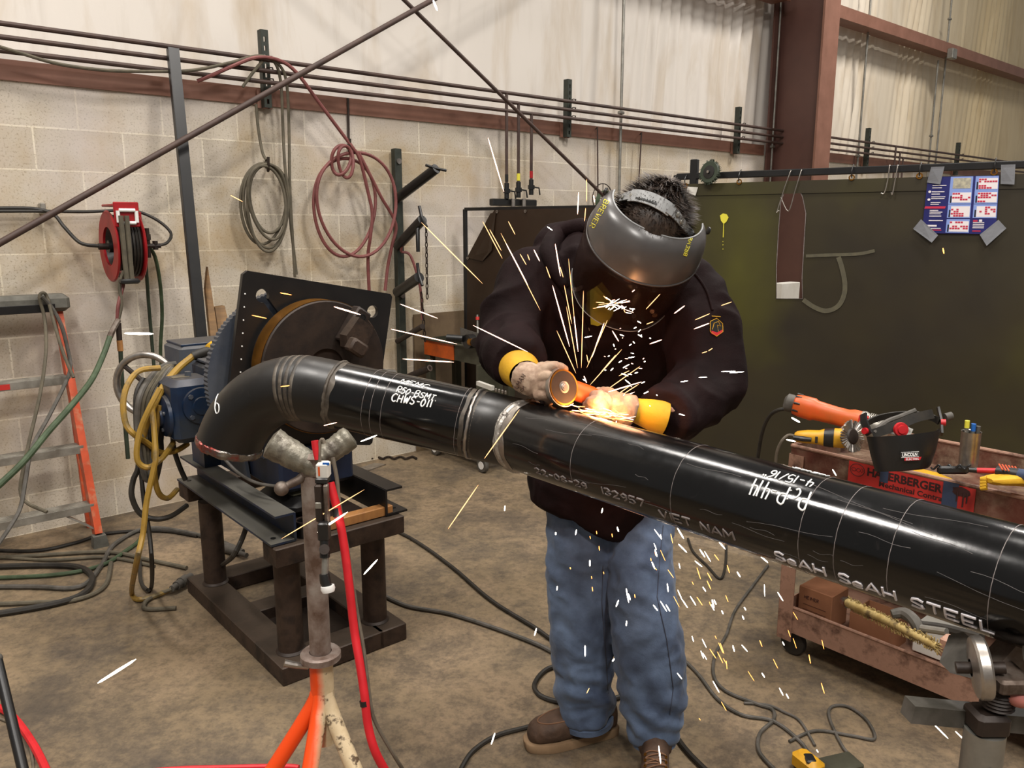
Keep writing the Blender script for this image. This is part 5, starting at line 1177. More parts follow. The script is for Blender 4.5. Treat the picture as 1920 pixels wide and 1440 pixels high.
for a, c in ((0, 0), (0, CW), (CLn, 0), (CLn, CW)):
    sa = 1 if a == 0 else -1; scx = 1 if c == 0 else -1; q = cp_(a-sa*.003, c-scx*.003, 0)
    MB().prism([q+Z*.07, q+N*(sa*.055)+Z*.07, q+N*(sa*.055)+Z*.78, q+Z*.78], -D*(scx*.004)).prism([q+Z*.07, q+D*(scx*.055)+Z*.07, q+D*(scx*.055)+Z*.78, q+Z*.78], -N*(sa*.004)).build('leg', 'cart_paint_low', rc_)
    w = cp_(a+sa*.04, c+scx*.04, .05); f = MB().box(w+Z*.05, (.06, .05, .012), AC, .003).box(w+Z*.02+D*.02, (.03, .004, .06), AC).build('caster_fork', 'galv', rc_)
    MB().lathe(w-D*.014, D, [(0, 0), (.02, 0), (.046, .002), (.049, .008), (.049, .02), (.046, .026), (.02, .028), (0, .028)], 28).build('caster_wheel', 'rubber_black', f)
# sign on the cart side (front face, normal -D)
fo = -.0045
def cs(x, y): return pln(x, y, cp_(0, fo, 0), D)
def sg(x, y, lift=0.0): return cs(x, y)-D*lift
def az(x, y): q = cs(x, y)-C0; return q.dot(N), q.z
def sp3(a, z, lift=0.0): return cp_(a, fo-lift, z)
a0_, _ = az(1592, 870); a1_, _ = az(1829, 930); zH = az(1626, 891)[1]; zM = az(1648, 911)[1]; zT = zH+.036; zB = zM-.02
sgn = MB().prism([sp3(a0_, zB), sp3(a1_, zB), sp3(a1_, zT), sp3(a0_, zT)], -D*.001).build('cart_sign', 'sign_red', rc_)
tag(sgn, 'red company sign on the front side')
b = MB(); aH = az(1626, 891)[0]; font_flat(b, sp3(aH, zH, .0014), N, Z, 'HABERBERGER', .037, az(1767, 922)[0]-aH, .0014); b.build('lettering', 'sign_ink', sgn)
b = MB(); aM = az(1648, 911)[0]; font_flat(b, sp3(aM, zM, .0014), N, Z, 'Mechanical Contra', .024, az(1767, 937)[0]-aM, .0007); b.build('lettering', 'sign_ink', sgn)
b = MB(); ac, zc_ = az(1608, 881); cc_ = sp3(ac, zc_, .0014); b.tube([cc_+N*(.024*math.cos(2*PI*k/28))+Z*(.021*math.sin(2*PI*k/28)) for k in range(28)], .0011, 5, closed=True)
for dx in (-.012, .004): b.tube([cc_+N*(dx+.007*math.cos(2*PI*k/14))+Z*(.006*math.sin(2*PI*k/14)) for k in range(14)], .0008, 5, closed=True)
b.tube([cc_+N*.014-Z*.006, cc_+N*.02, cc_+N*.014+Z*.008], .0008, 5); b.build('round_emblem', 'sign_ink', sgn)
def quad_px(x0, y0, x1, y1, lift, nm, m, par): 
    A0, A1 = az(x0, y0)[0], az(x1, y0)[0]; Z1 = az(x0, y0)[1]; Z0 = az(x0, y1)[1]; return MB().prism([sp3(A0, Z0, lift), sp3(A1, Z0, lift), sp3(A1, Z1, lift), sp3(A0, Z1, lift)], -D*.0006).build(nm, m, par)
tag(quad_px(1652, 874, 1668, 903, .002, 'tape_strip', 'tape_blue', rc_), 'narrow slate blue tape'); tag(quad_px(1770, 901, 1800, 950, .002, 'tape_strip', 'tape_blue', rc_), 'wide slate blue tape')
b = MB(); ad, zd = az(1803, 922); b.prism([sp3(ad+.026*math.cos(k*PI/6)*(1+.15*math.sin(3*k)), zd+.015*math.sin(k*PI/6)+.002*math.sin(3*k), .003) for k in range(12)], -D*.0004)
for da, l in ((-.01, .02), (.008, .034), (.018, .02)): b.tube([sp3(ad+da, zd, .0034), sp3(ad+da, zd-.012-l, .0034)], .0022, 5)
b.build('paint_drip', 'sign_ink', sgn)
# ---- tools on the upper tray
k_ = 1/FPX
def boxc(name, c, size, ax, m, par, bev=.004): return MB().box(c, size, ax, bev).build(name, m, par)
# orange grinder
og = thing('angle_grinder', 'big orange angle grinder lying across the left end of the rusty cart', 'grinder', cp_(.1, .2, .74))
o0, o1 = cam(1482, 756, 2.72), cam(1612, 792, 2.62); ox = (o1-o0).normalized(); oy = Z.cross(ox).normalized(); oz = ox.cross(oy)
def prof_loft(o, ax, prof, seg=20, sq=.8):
    rings = []
    for h, ry, rz, dz in prof:
        ring = []
        for j in range(seg):
            a = 2*PI*j/seg; cx, sx = math.cos(a), math.sin(a); q = (abs(cx)**2.6+abs(sx)**2.6)**(-1/2.6)
            ring.append(o+ax[0]*h+ax[1]*(ry*q*cx)+ax[2]*(rz*q*sx+dz))
        rings.append(ring)
    return MB().loft(rings)
ax = (ox, oy, oz); Lg = (o1-o0).length
prof_loft(o0, ax, [(.012, .026, .028, 0), (.016, .032, .034, 0), (.03, .034, .037, 0), (.075, .034, .038, 0), (.085, .030, .033, 0), (.12, .029, .031, 0), (.15, .028, .030, .0), (.185, .029, .031, 0), (.2, .034, .036, 0), (.225, .035, .037, 0)], 22).build('body', 'tool_orange', og)
gr = MB()
for k in range(9):
    a = 2*PI*k/9; gr.tube([o0+ox*.014+oy*(.034*math.cos(a))+oz*(.037*math.sin(a)), o0+ox*.034+oy*(.034*math.cos(a))+oz*(.037*math.sin(a))], .0035, 6)
gr.build('vent_rib', 'plastic_black', og)
prof_loft(o0, ax, [(-.02, .016, .018, 0), (-.012, .028, .03, 0), (.006, .028, .03, 0), (.014, .025, .027, 0)]).build('end_cap', 'rubber_grey', og)
prof_loft(o0, ax, [(.224, .037, .038, 0), (.236, .038, .04, 0), (.248, .034, .036, 0)]).build('collar', 'alu', og)
gh = MB(); gh.merge(prof_loft(o0, ax, [(.246, .032, .034, 0), (.27, .033, .036, -.002), (.30, .028, .032, -.006), (.315, .016, .02, -.008)]))
for k in range(6): gh.box(o0+ox*(.252+.006*k)+oz*.034-oy*.008, (.003, .045, .008), ax)
gh.build('gear_head', 'alu', og); MB().box(o0+ox*.235-oy*.0+oz*.02+RN*.0-oy*.03, (.03, .012, .03), ax, .004).build('side_label', 'sign_red', og)
MB().cyl(o0+ox*.29-oz*.02, o0+ox*.29-oz*.055, .02, 18).build('spindle', 'steel_dark', og)
MB().tube([cam(1480, 768, 2.73), cam(1462, 768, 2.75), cam(1443, 780, 2.8), cam(1430, 808, 2.85), cam(1422, 850, 2.9), cam(1415, 900, 2.95), cam(1400, 960, 3.0), cam(1390, 1010, 3.0)], .0065, 8, 5).build('cord', 'rubber_black', og)
# yellow grinder
yg = thing('angle_grinder', 'yellow angle grinder lying on the rim of the rusty cart below the orange one', 'grinder', cp_(.1, .05, .80))
y0, y1 = cam(1490, 818, 2.66), cam(1575, 825, 2.60); yx = (y1-y0).normalized(); yy = Z.cross(yx).normalized(); yz = yx.cross(yy); ay = (yx, yy, yz)
prof_loft(y0, ay, [(0, .012, .012, 0), (.008, .020, .018, 0), (.04, .024, .022, .002), (.075, .024, .023, .003), (.09, .026, .027, .004), (.12, .028, .031, .006), (.15, .028, .031, .006), (.158, .024, .026, .004)]).build('body', 'tool_yellow', yg)
prof_loft(y0, ay, [(.092, .0275, .0285, .0045), (.10, .0285, .0295, .005), (.122, .029, .032, .006)]).build('grip_band', 'plastic_black', yg)
MB().tube([y0+yx*.0+yy*-.018, y0+yx*.03+yy*-.026, y0+yx*.055+yy*-.027], [.008, .009, .007], 10, 3).build('switch', 'plastic_black', yg)
MB().box(y0+yx*.07-yy*.024, (.008, .004, .022), ay, .001).build('vent', 'rubber_black', yg)
prof_loft(y0, ay, [(.156, .022, .024, 0), (.18, .026, .024, 0), (.2, .02, .02, -.004)]).build('gear_head', 'steel_dark', yg)
MB().tube([cam(1490, 818, 2.66), cam(1478, 816, 2.66), cam(1465, 828, 2.66), cam(1456, 850, 2.68), cam(1453, 880, 2.7), cam(1440, 960, 2.72)], .005, 8, 5).build('cord', 'hose_tan', yg)
# wire wheel
wc = cam(1598, 818, 2.52); wn = (-CF*.86+CX*.48+CU*.1).normalized(); wo = wn.orthogonal().normalized(); wq = wn.cross(wo)
b = MB(); rr = random.Random(2)
for k in range(36):
    a = 2*PI*k/36; d0 = wo*math.cos(a)+wq*math.sin(a); b.tube([wc+d0*.022, wc+d0*.034, wc+d0*(.049+.003*rr.random())+wn*rr.uniform(-.004, .004)], [.0022, .003, .0042], 5)
b.build('wire_wheel', 'bright_steel', yg, ang=20); MB().lathe(wc-wn*.006, wn, [(0, 0), (.026, 0), (.028, .006), (.022, .012), (.01, .014), (0, .014)], 26).build('wheel_hub', 'steel_dark', yg)
single('cloth_rag', MB().merge(prof_loft(cp_(.34, .12, .75), (N, D, Z), [(0, .02, .015, 0), (.03, .05, .03, .01), (.09, .06, .028, .008), (.14, .05, .024, .004), (.18, .02, .012, 0)], 16)), 'leather_yellow', 'olive yellow glove lying on the cart between wire wheel and black face shield', 'glove')
# face shield on the cart
fs_ = thing('face_shield', 'black face shield with red knobs lying upturned on the rusty cart', 'face shield', cp_(.45, .2, .75))
fc = cam(1692, 845, 2.40)
def fsp(u, v, w): return fc+CX*u+CU*v-CF*w
rings = []
for v, w_, dd in ((-.055, .075, .045), (-.05, .082, .055), (0, .096, .07), (.055, .108, .075)):
    rings.append([fsp(w_*math.sin(th), v+.012*math.sin(th)*(1 if v > -.052 else .5), dd*math.cos(th)) for th in [(-PI*.5)+PI*j/24 for j in range(25)]])
bsh = MB(); bsh.loft(rings, caps=False, closed=False); bsh.loft([[fc+(p-fc)*.965 for p in r] for r in rings], caps=False, closed=False)
bsh.build('shell', 'plastic_black', fs_)
br_ = MB(); br_.loft([[fsp(.092*math.cos(a), -.056+.01*math.cos(a), .06*math.sin(a)) for a in [2*PI*j/24 for j in range(24)]]], caps=False); 
for sgx in (-1, 1):
    MB().tube([fsp(sgx*.108, .05, .02), fsp(sgx*.116, .09, .0), fsp(sgx*.112, .13 if sgx > 0 else .11, -.01)], .01, sq=(.012, .003), up=CU).build('side_arm', 'plastic_black', fs_)
    kc = fsp(sgx*.110, .085 if sgx > 0 else .06, .01); MB().cyl(kc, kc+CX*(sgx*.012)-CF*.006, .010, 18).build('red_knob', 'red_plastic', fs_)
hb = MB(); hb.tube([fsp(.11*math.cos(a)*1.0, .075+.03*math.sin(a)+.012*math.cos(a), -.05*math.sin(a)) for a in [PI*j/14 for j in range(15)]], .01, sq=(.010, .0025), up=CU); hb.tube([fsp(-.09, .05, 0), fsp(-.03, .075, .02), fsp(.03, .10, .02), fsp(.09, .11, 0)], .01, 6, 4, sq=(.014, .004), up=CU)
hb.build('head_band', 'rubber_black', fs_)
pd = MB(); pd.tube([fsp(-.085, .055, .0), fsp(-.05, .085, .0), fsp(.0, .10, -.02), fsp(.05, .12, -.02)], .008, 8, 4); pd.build('sweat_pad', 'rubber_grey', fs_)
kc = fsp(-.02, .065, .03); MB().lathe(kc, -CF, [(0, .012), (.012, .012), (.013, .008), (.020, .008), (.022, 0), (0, 0)], 26).build('ratchet_knob', 'red_plastic', fs_)
MB().cyl(fsp(.128, .10, 0), fsp(.148, .105, 0), .012, 16).build('pivot_knob', 'rubber_grey', fs_)
MB().box(fsp(.10, -.055, .03)+CX*.035, (.09, .02, .024), (CX, CF, CU), .006).build('knob_bar', 'plastic_black', fs_)
lb_ = MB(); lo = fsp(-.040, -.012, .0745); lu = (CX*.985+CU*.05+CF*.02).normalized(); lv = CU
MB().prism([lo+lu*.0-lv*.002, lo+lu*.052-lv*.002, lo+lu*.052+lv*.013, lo+lu*.0+lv*.013], CF*.0006).build('label', 'plastic_black', fs_)
bb = MB(); font_flat(bb, lo+lu*.003+lv*.001-CF*.0008, lu, lv, 'LINCOLN', .0135, .044, .0004); bb.tube([lo-CF*.0004+lu*a+lv*c for a, c in ((0, -.002), (.052, -.002), (.052, .013), (0, .013))], .0005, 4, closed=True); bb.build('white_lettering', 'white_paint', fs_)
MB().prism([lo+lu*.010-lv*.012, lo+lu*.056-lv*.012, lo+lu*.060-lv*.003, lo+lu*.010-lv*.003], CF*.0006).build('red_label', 'red_plastic', fs_)
bb = MB(); font_flat(bb, lo+lu*.014-lv*.0105-CF*.0008, lu, lv, 'ELECTRIC', .008, .038, .0002); bb.build('white_lettering', 'poster_white', fs_)
single('paper_sheet', MB().prism([fsp(-.03, .05, -.02), fsp(.03, .035, -.02), fsp(.055, .06, -.045), fsp(.0, .085, -.05)], CU*.002), 'paper_white', 'white paper card lying inside the black face shield', 'paper')
# pen cup
pc_ = thing('steel_cup', 'shiny steel cup holding markers at the right end of the rusty cart', 'cup', cam(1815, 878, 2.42))
c_ = cam(1814, 876, 2.42); MB().lathe(c_, Z, [(0, 0), (.026, 0), (.027, .11), (.028, .112), (.0255, .11), (.024, .006), (0, .006)], 32).build('body', 'bright_steel', pc_)
for dx, m_, l, h in ((-.012, 'yellow_marker', 'yellow and clear marker standing in the steel cup', .145), (.003, 'blue_plastic', 'blue capped marker standing in the steel cup', .135), (.014, 'rubber_grey', 'grey marker standing in the steel cup', .128)):
    t = thing('marker', l, 'marker', c_+CX*dx+Z*.008); MB().cyl(c_+CX*dx+Z*.01, c_+CX*(dx*1.3)+Z*(h-.02), .006, 12).build('barrel', 'galv' if m_ != 'rubber_grey' else m_, t); MB().cyl(c_+CX*(dx*1.3)+Z*(h-.022), c_+CX*(dx*1.35)+Z*h, .0068, 12).build('cap', m_, t)
# pliers/knife, glove at right
t = thing('marker_pen', 'black and red paint pen lying right of the steel cup', 'pen', cam(1845, 880, 2.35))
MB().cyl(cam(1803, 880, 2.38), cam(1832, 882, 2.37), .0075, 12).build('black_end', 'plastic_black', t); MB().cyl(cam(1832, 882, 2.37), cam(1870, 883, 2.34), .008, 12).build('red_barrel', 'red_plastic', t)
t = thing('flint_striker', 'black roll with copper coloured staples near the right edge of the cart', 'tool', cam(1888, 882, 2.3))
MB().cyl(cam(1870, 884, 2.32), cam(1925, 892, 2.26), .017, 18).build('roll', 'plastic_black', t); MB().cyl(cam(1908, 890, 2.28), cam(1930, 893, 2.25), .018, 18).build('blue_sleeve', 'tape_blue', t)
b = MB()
for k in range(6): b.cyl(cam(1873+6*k, 870+k, 2.30), cam(1880+6*k, 881+k, 2.28), .0022, 6)
b.build('staple', 'orange_fiber', t)
gl = MB(); gl.merge(prof_loft(cam(1850, 900, 2.3), (CX, CF, CU), [(0, .03, .006, 0), (.02, .045, .014, .0), (.07, .05, .018, .003), (.12, .05, .02, 0), (.16, .04, .016, -.002)], 16))
for k in range(4): gl.tube([cam(1850, 898+5*k, 2.3), cam(1838, 898+6*k, 2.31)], [.009, .006], 8)
single('work_glove', gl, 'leather_yellow', 'yellow leather glove lying at the right end of the rusty cart', 'glove')
cable('coiled_cord', [cam(1745+5*k, 876+4*math.sin(k*1.6), 2.40-.004*k) for k in range(16)], .003, 'plastic_black', 'thin coiled black cord lying beside the black face shield', 'cable')
# ---- lower tray contents
def axbox(name, c, size, m, lab, cat='box', ax=AC, bev=.003): return single(name, MB().box(c, size, ax, bev), m, lab, cat)
bx1 = thing('cardboard_box', 'tall brown cardboard box at the left end of the lower cart shelf', 'box', cp_(.09, .12, .13))
MB().box(cp_(.10, .12, .20), (.13, .12, .14), AC, .003).build('body', 'cardboard', bx1)
lt = MB(); flat_text(lt, cp_(.06, .0585, .228), N, Z, 'HEIMER', .011, .055, .0009); lt.box(cp_(.10, .059, .185), (.09, .0006, .001), AC); lt.box(cp_(.10, .059, .205), (.09, .0006, .001), AC)
for k in range(9): lt.box(cp_(.062+.0095*k, .059, .17), (.004, .0006, .016), AC)
lt.build('print', 'sign_ink', bx1)
bx2 = thing('cardboard_box', 'open brown cardboard box of dark bristles beside the tall cardboard box', 'box', cp_(.3, .14, .13))
b = MB(); c = cp_(.30, .14, .18)
for a, cc2, sx, sy in ((.07, 0, .003, .14), (-.07, 0, .003, .14), (0, .07, .14, .003), (0, -.07, .14, .003)): b.box(c+N*a+D*cc2, (sx, sy, .11), AC)
b.box(c-Z*.054, (.14, .14, .003), AC); b.build('body', 'cardboard', bx2); b = MB(); rr = random.Random(3)
for k in range(26): q = c+N*(-.055+.0044*k)+D*-.03; b.tube([q-Z*.04, q+Z*.06+D*.02*rr.random()], .0016, 4)
tag(b.build('bristles', 'plastic_black', bx2), kind='stuff')
axbox('white_box', cp_(.50, .22, .185), (.17, .13, .10), 'paper_white', 'white box with a small slot on the lower cart shelf')
t = thing('wire_brush', 'long yellow bristled brush lying on the front rim of the lower cart shelf', 'brush', cp_(.3, .03, .2))
b = MB(); p0, p1 = cam(1590, 1130, 2.3), cam(1757, 1212, 1.98); rr = random.Random(6)
b.tube([p0, p0.lerp(p1, .5)+Z*.004, p1], [.013, .011, .010, .009], 12)
for k in range(700):
    f = rr.random(); a = rr.uniform(0, 2*PI); o_ = CU*math.cos(a)+CF*math.sin(a); q = p0.lerp(p1, f); b.tube([q+o_*.008, q+o_*rr.uniform(.016, .022)+(p1-p0).normalized()*rr.uniform(-.004, .008)], .0013, 3)
b.build('bristles', 'brush_bristle', t, ang=60); MB().tube([p0, p0-(p1-p0).normalized()*.02], [.017, .012], 12).build('end_cap', 'foil', t)
cable('file_tool', [cam(1725, 1172, 2.1), cam(1770, 1178, 2.05), cam(1840, 1196, 1.95)], .012, 'rubber_black', 'dark ribbed file lying toward the roller wheel on the lower shelf', 'file')
t = thing('clamp', 'dark curved clamp lying on the lower shelf in front of the white box', 'clamp', cp_(.55, .1, .15))
MB().tube([cam(1672, 1152, 2.15), cam(1695, 1150, 2.14), cam(1716, 1166, 2.1), cam(1728, 1196, 2.08)], [.012, .016, .016, .012], 10, 4).build('jaw', 'rubber_grey', t); MB().tube([cam(1728, 1178, 2.08), cam(1775, 1185, 2.02)], .01, 10).build('screw', 'galv', t)
b = MB(); b.box(cam(1778, 1212, 1.98), (.03, .04, .05), AC, .004); single('steel_block', b, 'cart_paint_low', 'small pale steel block at the right end of the lower shelf', 'block')

# ================================================================= FLOOR CABLES (middle and right)
fcable('floor_cable', [(722, 985), (780, 1015), (850, 1065), (920, 1125), (1000, 1175), (1045, 1205), (1120, 1235)], .0085, 'rubber_black', 'black cable running diagonally from the stand to the worker, nearer the wall')
fcable('floor_cable', [(700, 1105), (760, 1135), (840, 1150), (920, 1175), (1000, 1205), (1040, 1225), (1080, 1250)], .0085, 'rubber_grey', 'dusty cable running from the stand leg toward the worker, nearer the camera')
fcable('floor_cable', [(1060, 1245), (1025, 1255), (1003, 1280), (1008, 1300), (1035, 1313), (1080, 1318), (1150, 1310), (1200, 1290)], .0085, 'rubber_black', 'black cable looping on the floor behind the left boot')
fcable('floor_cable', [(860, 1450), (885, 1410), (930, 1380), (990, 1363), (1060, 1345)], .0075, 'rubber_black', 'thin black cable coming from the bottom edge to the left boot')
fcable('floor_cable', [(1270, 1225), (1310, 1265), (1345, 1310), (1390, 1340), (1450, 1352), (1500, 1390), (1520, 1420)], .006, 'rubber_grey', 'cable from the right jeans leg curving down to the yellow tool')
fcable('floor_cable', [(1260, 1370), (1290, 1410), (1330, 1450)], .0085, 'rubber_black', 'short thick cable from the right boot to the bottom edge')
fcable('floor_cable', [(1290, 1010), (1300, 1035), (1325, 1060), (1350, 1085), (1360, 1060), (1362, 1020)], .006, 'rubber_black', 'cable making a narrow bend under the pipe right of the jeans')
fcable('floor_cable', [(1440, 1060), (1410, 1100), (1378, 1145), (1362, 1190), (1342, 1225), (1338, 1265), (1360, 1295), (1420, 1320), (1448, 1330), (1450, 1350), (1425, 1375), (1424, 1410), (1460, 1450)], .006, 'rubber_grey', 'long cable snaking from under the pipe down the right of the jeans')
fcable('floor_cable', [(1480, 1390), (1530, 1370), (1600, 1380), (1640, 1385), (1625, 1350), (1590, 1325), (1560, 1325), (1555, 1345), (1580, 1400), (1600, 1420)], .005, 'rubber_grey', 'thin cable loops on the floor above the yellow tool')
fcable('floor_cable', [(1395, 1318), (1440, 1322), (1470, 1335), (1500, 1352), (1528, 1398)], .0045, 'rubber_grey', 'thinnest cable curving toward the yellow tool from the left')
# yellow tool at the bottom and grey charger
t = thing('power_tool', 'yellow tool head at the bottom edge right of the boots', 'tool', gnd(1515, 1440))
c = gnd(1515, 1432, .03); MB().box(c, (.055, .09, .055), (V((.9, .43, 0)), V((-.43, .9, 0)), Z), .012).build('body', 'tool_yellow', t); MB().box(c+Z*.024+V((.0, -.01, 0)), (.03, .04, .012), bev=.004).build('switch', 'plastic_black', t)
t = thing('junction_box', 'low grey steel strip on the floor right of the yellow tool', 'box', gnd(1580, 1435))
MB().box(gnd(1572, 1434, .012), (.13, .07, .024), (V((.95, .3, 0)), V((-.3, .95, 0)), Z), .005).build('body', 'cart_dark', t)
# bottom left: black pole and red hose
t = thing('black_pole', 'dark round pole leaning in at the bottom left corner', 'pole', gnd(60, 1540))
MB().cyl(cam(-6, 1235, 2.0), cam(52, 1480, 1.9), .0125, 16).build('shaft', 'black_paint', t); MB().ball(cam(-6, 1235, 2.0), .014, 12).build('tip', 'rubber_grey', t)
fcable('red_hose', [(-40, 1320), (0, 1328), (30, 1350), (62, 1395), (85, 1440), (95, 1470)], .012, 'hose_bright_red', 'bright red hose curving through the bottom left corner', cat='hose')
fcable('tan_cable', [(-30, 1338), (20, 1356), (50, 1385), (62, 1430), (60, 1460)], .004, 'hose_tan', 'thin tan cable beside the red hose in the bottom left corner')
fcable('red_hose', [(230, 1452), (330, 1443), (430, 1440), (530, 1438), (560, 1440)], .009, 'hose_bright_red', 'red hose lying along the bottom edge left of the orange stand leg', cat='hose')
# ================================================================= PERSON
def bake(mb, name, m, parent, voxel=.01, smooth=8, wr=None, ang=60, fac=.5):
    """union of the pieces by voxel remesh, smoothed, then folds pressed in along the normals"""
    me = bpy.data.meshes.new('tmp'); me.from_pydata([tuple(v) for v in mb.v], [], [tuple(f) for f in mb.f])
    bm = bmesh.new(); bm.from_mesh(me); bmesh.ops.recalc_face_normals(bm, faces=bm.faces[:]); bm.to_mesh(me); bm.free()
    ob = bpy.data.objects.new('tmp', me); COL.objects.link(ob)
    r = ob.modifiers.new('r', 'REMESH'); r.mode = 'VOXEL'; r.voxel_size = voxel; r.use_smooth_shade = True
    s = ob.modifiers.new('s', 'SMOOTH'); s.factor = fac; s.iterations = smooth
    dgx = bpy.context.evaluated_depsgraph_get(); dgx.update()
    em = bpy.data.meshes.new_from_object(ob.evaluated_get(dgx), depsgraph=dgx)
    if wr:
        nn = [v.normal.copy() for v in em.vertices]
        for v, n_ in zip(em.vertices, nn): v.co = v.co+n_*wr(v.co, n_)
    o0 = world_loc(parent); em.transform(Matrix.Translation(-o0))
    em.polygons.foreach_set('use_smooth', [True]*len(em.polygons)); em.materials.clear(); em.materials.append(M[m]); em.name = name
    bpy.data.objects.remove(ob); bpy.data.meshes.remove(me)
    o = bpy.data.objects.new(name, em); COL.objects.link(o); o.parent = parent; return o
def ridge(p, s, seed=0, st=(1, 1, 1)):
    q = V((p.x*s*st[0]+seed, p.y*s*st[1], p.z*s*st[2]))
    q = q+V((noise.noise(q*.5+V((9, 0, 0))), noise.noise(q*.5+V((0, 7, 0))), noise.noise(q*.5)))*.9
    return (1-abs(noise.noise(q))*2.2)
def jw(p, n_):
    return .014*max(ridge(p, 5.5, 3, (1, 1, .8)), -.6)+.008*max(ridge(p, 12, 8, (1, 1, .7)), -.5)-.007
def pw(p, n_):
    z = p.z; k = math.exp(-((z-.20)/.13)**2)+.5*math.exp(-((z-.62)/.14)**2)
    b_ = math.sin(z*60+7*noise.noise(V((p.x*6, p.y*6, z*4)))+p.x*22)
    return .009*ridge(p, 6, 1, (1.2, 1.2, .8))*(1 if z > .3 else .7)+.006*k*b_+.006*max(ridge(p, 14, 5, (1, 1, 1.3)), -.4)-.004
per = thing('person', 'worker in dark welding jacket, jeans and brown boots bending over the pipe with a grinder', 'person', (.29, 2.25, 0))
def rings(specs, seg=28, side=V((1, -.06, 0))):
    P = [cam(x, y, d) for x, y, d, a, c in specs]; out = []
    for i, (x, y, d, a, c) in enumerate(specs):
        t_ = (P[min(i+1, len(P)-1)]-P[max(i-1, 0)]).normalized(); sdv = (side-t_*side.dot(t_)).normalized(); f_ = t_.cross(sdv)
        out.append([P[i]+sdv*(a*math.copysign(abs(math.cos(2*PI*j/seg))**.85, math.cos(2*PI*j/seg)))+f_*(c*math.copysign(abs(math.sin(2*PI*j/seg))**.85, math.sin(2*PI*j/seg))) for j in range(seg)])
    return out
# head frame
rl = math.radians(21); CB = -CF
def imv(x, u, b): return CX*x+CU*u+CB*b
U_ = imv(.627*math.sin(rl), .627*math.cos(rl), .78).normalized()
Rr = imv(math.cos(rl), -math.sin(rl), 0); F_ = (imv(-.78*math.sin(rl), -.78*math.cos(rl), .627)); F_ = (F_-U_*F_.dot(U_)).normalized(); Rr = (Rr-U_*Rr.dot(U_)-F_*Rr.dot(F_)).normalized()
Hc = cam(1218, 428, 1.93)
def hp(a, f, u): return Hc+Rr*a+F_*f+U_*u
# --- body: one continuous surface (head with face, neck, trunk, arms, legs)
b = MB()
b.ball(Hc+U_*.015-F_*.008, (.074, .094, .098), 20, (Rr, F_, U_))
b.ball(hp(0, .03, -.045), (.056, .062, .07), 16, (Rr, F_, U_)); b.ball(hp(0, .062, -.098), (.026, .024, .022), 12, (Rr, F_, U_))
b.tube([hp(0, .086, .0), hp(0, .104, -.03), hp(0, .112, -.043)], [.007, .010, .013], 10); b.ball(hp(0, .084, -.070), (.024, .012, .007), 12, (Rr, F_, U_)); b.ball(hp(0, .085, .01), (.045, .014, .008), 12, (Rr, F_, U_))
for sgx in (-1, 1): b.ball(hp(sgx*.076, -.004, -.016), (.009, .018, .030), 10, (Rr, F_, U_)); b.ball(hp(sgx*.033, .068, -.036), (.022, .016, .018), 10, (Rr, F_, U_))
neck0 = cam(1165, 470, 2.12)
b.tube([hp(0, -.03, -.04), hp(0, -.05, -.09), neck0], [.058, .058, .07], 18)
b.loft(rings([(1120, 880, 2.47, .15, .10), (1130, 780, 2.45, .145, .10), (1140, 690, 2.38, .16, .11), (1148, 600, 2.28, .18, .12), (1150, 530, 2.21, .17, .11), (1155, 485, 2.16, .10, .09)]))
SR, ER, WR = cam(1003, 528, 2.2), cam(954, 640, 2.12), cam(972, 684, 1.92)
SL, EL, WL = cam(1280, 552, 2.12), cam(1328, 718, 2.03), cam(1248, 780, 1.88)
for s_, e_, w_ in ((SR, ER, WR), (SL, EL, WL)):
    b.tube([s_, s_.lerp(e_, .5), e_], [.058, .052, .044], 14); b.ball(s_, .06, 14); b.ball(e_, .044, 12); b.tube([e_, e_.lerp(w_, .4), w_], [.044, .043, .030], 14)
    b.tube([cam(1150, 540, 2.2), s_], [.08, .06], 14)
LEGL = [cam(1090, 860, 2.46), cam(1084, 1000, 2.45), cam(1085, 1110, 2.44), cam(1093, 1220, 2.45), cam(1100, 1345, 2.50)]
LEGR = [cam(1180, 860, 2.44), cam(1198, 1000, 2.42), cam(1204, 1110, 2.39), cam(1214, 1220, 2.37), cam(1226, 1385, 2.36)]
for lg in (LEGL, LEGR): b.tube(lg, [.08, .072, .055, .052, .038], 14)
bake(b, 'body', 'skin', per, .006, 4)
# face details under the shield
for sgx in (-1, 1):
    MB().ball(hp(sgx*.031, .076, -.02), .0115, 12).build('eye', 'white_plastic', per); 
MB().tube([hp(-.022, .094, -.071), hp(0, .098, -.072), hp(.022, .094, -.071)], .003, 6).build('lips', 'pink_patch', per)
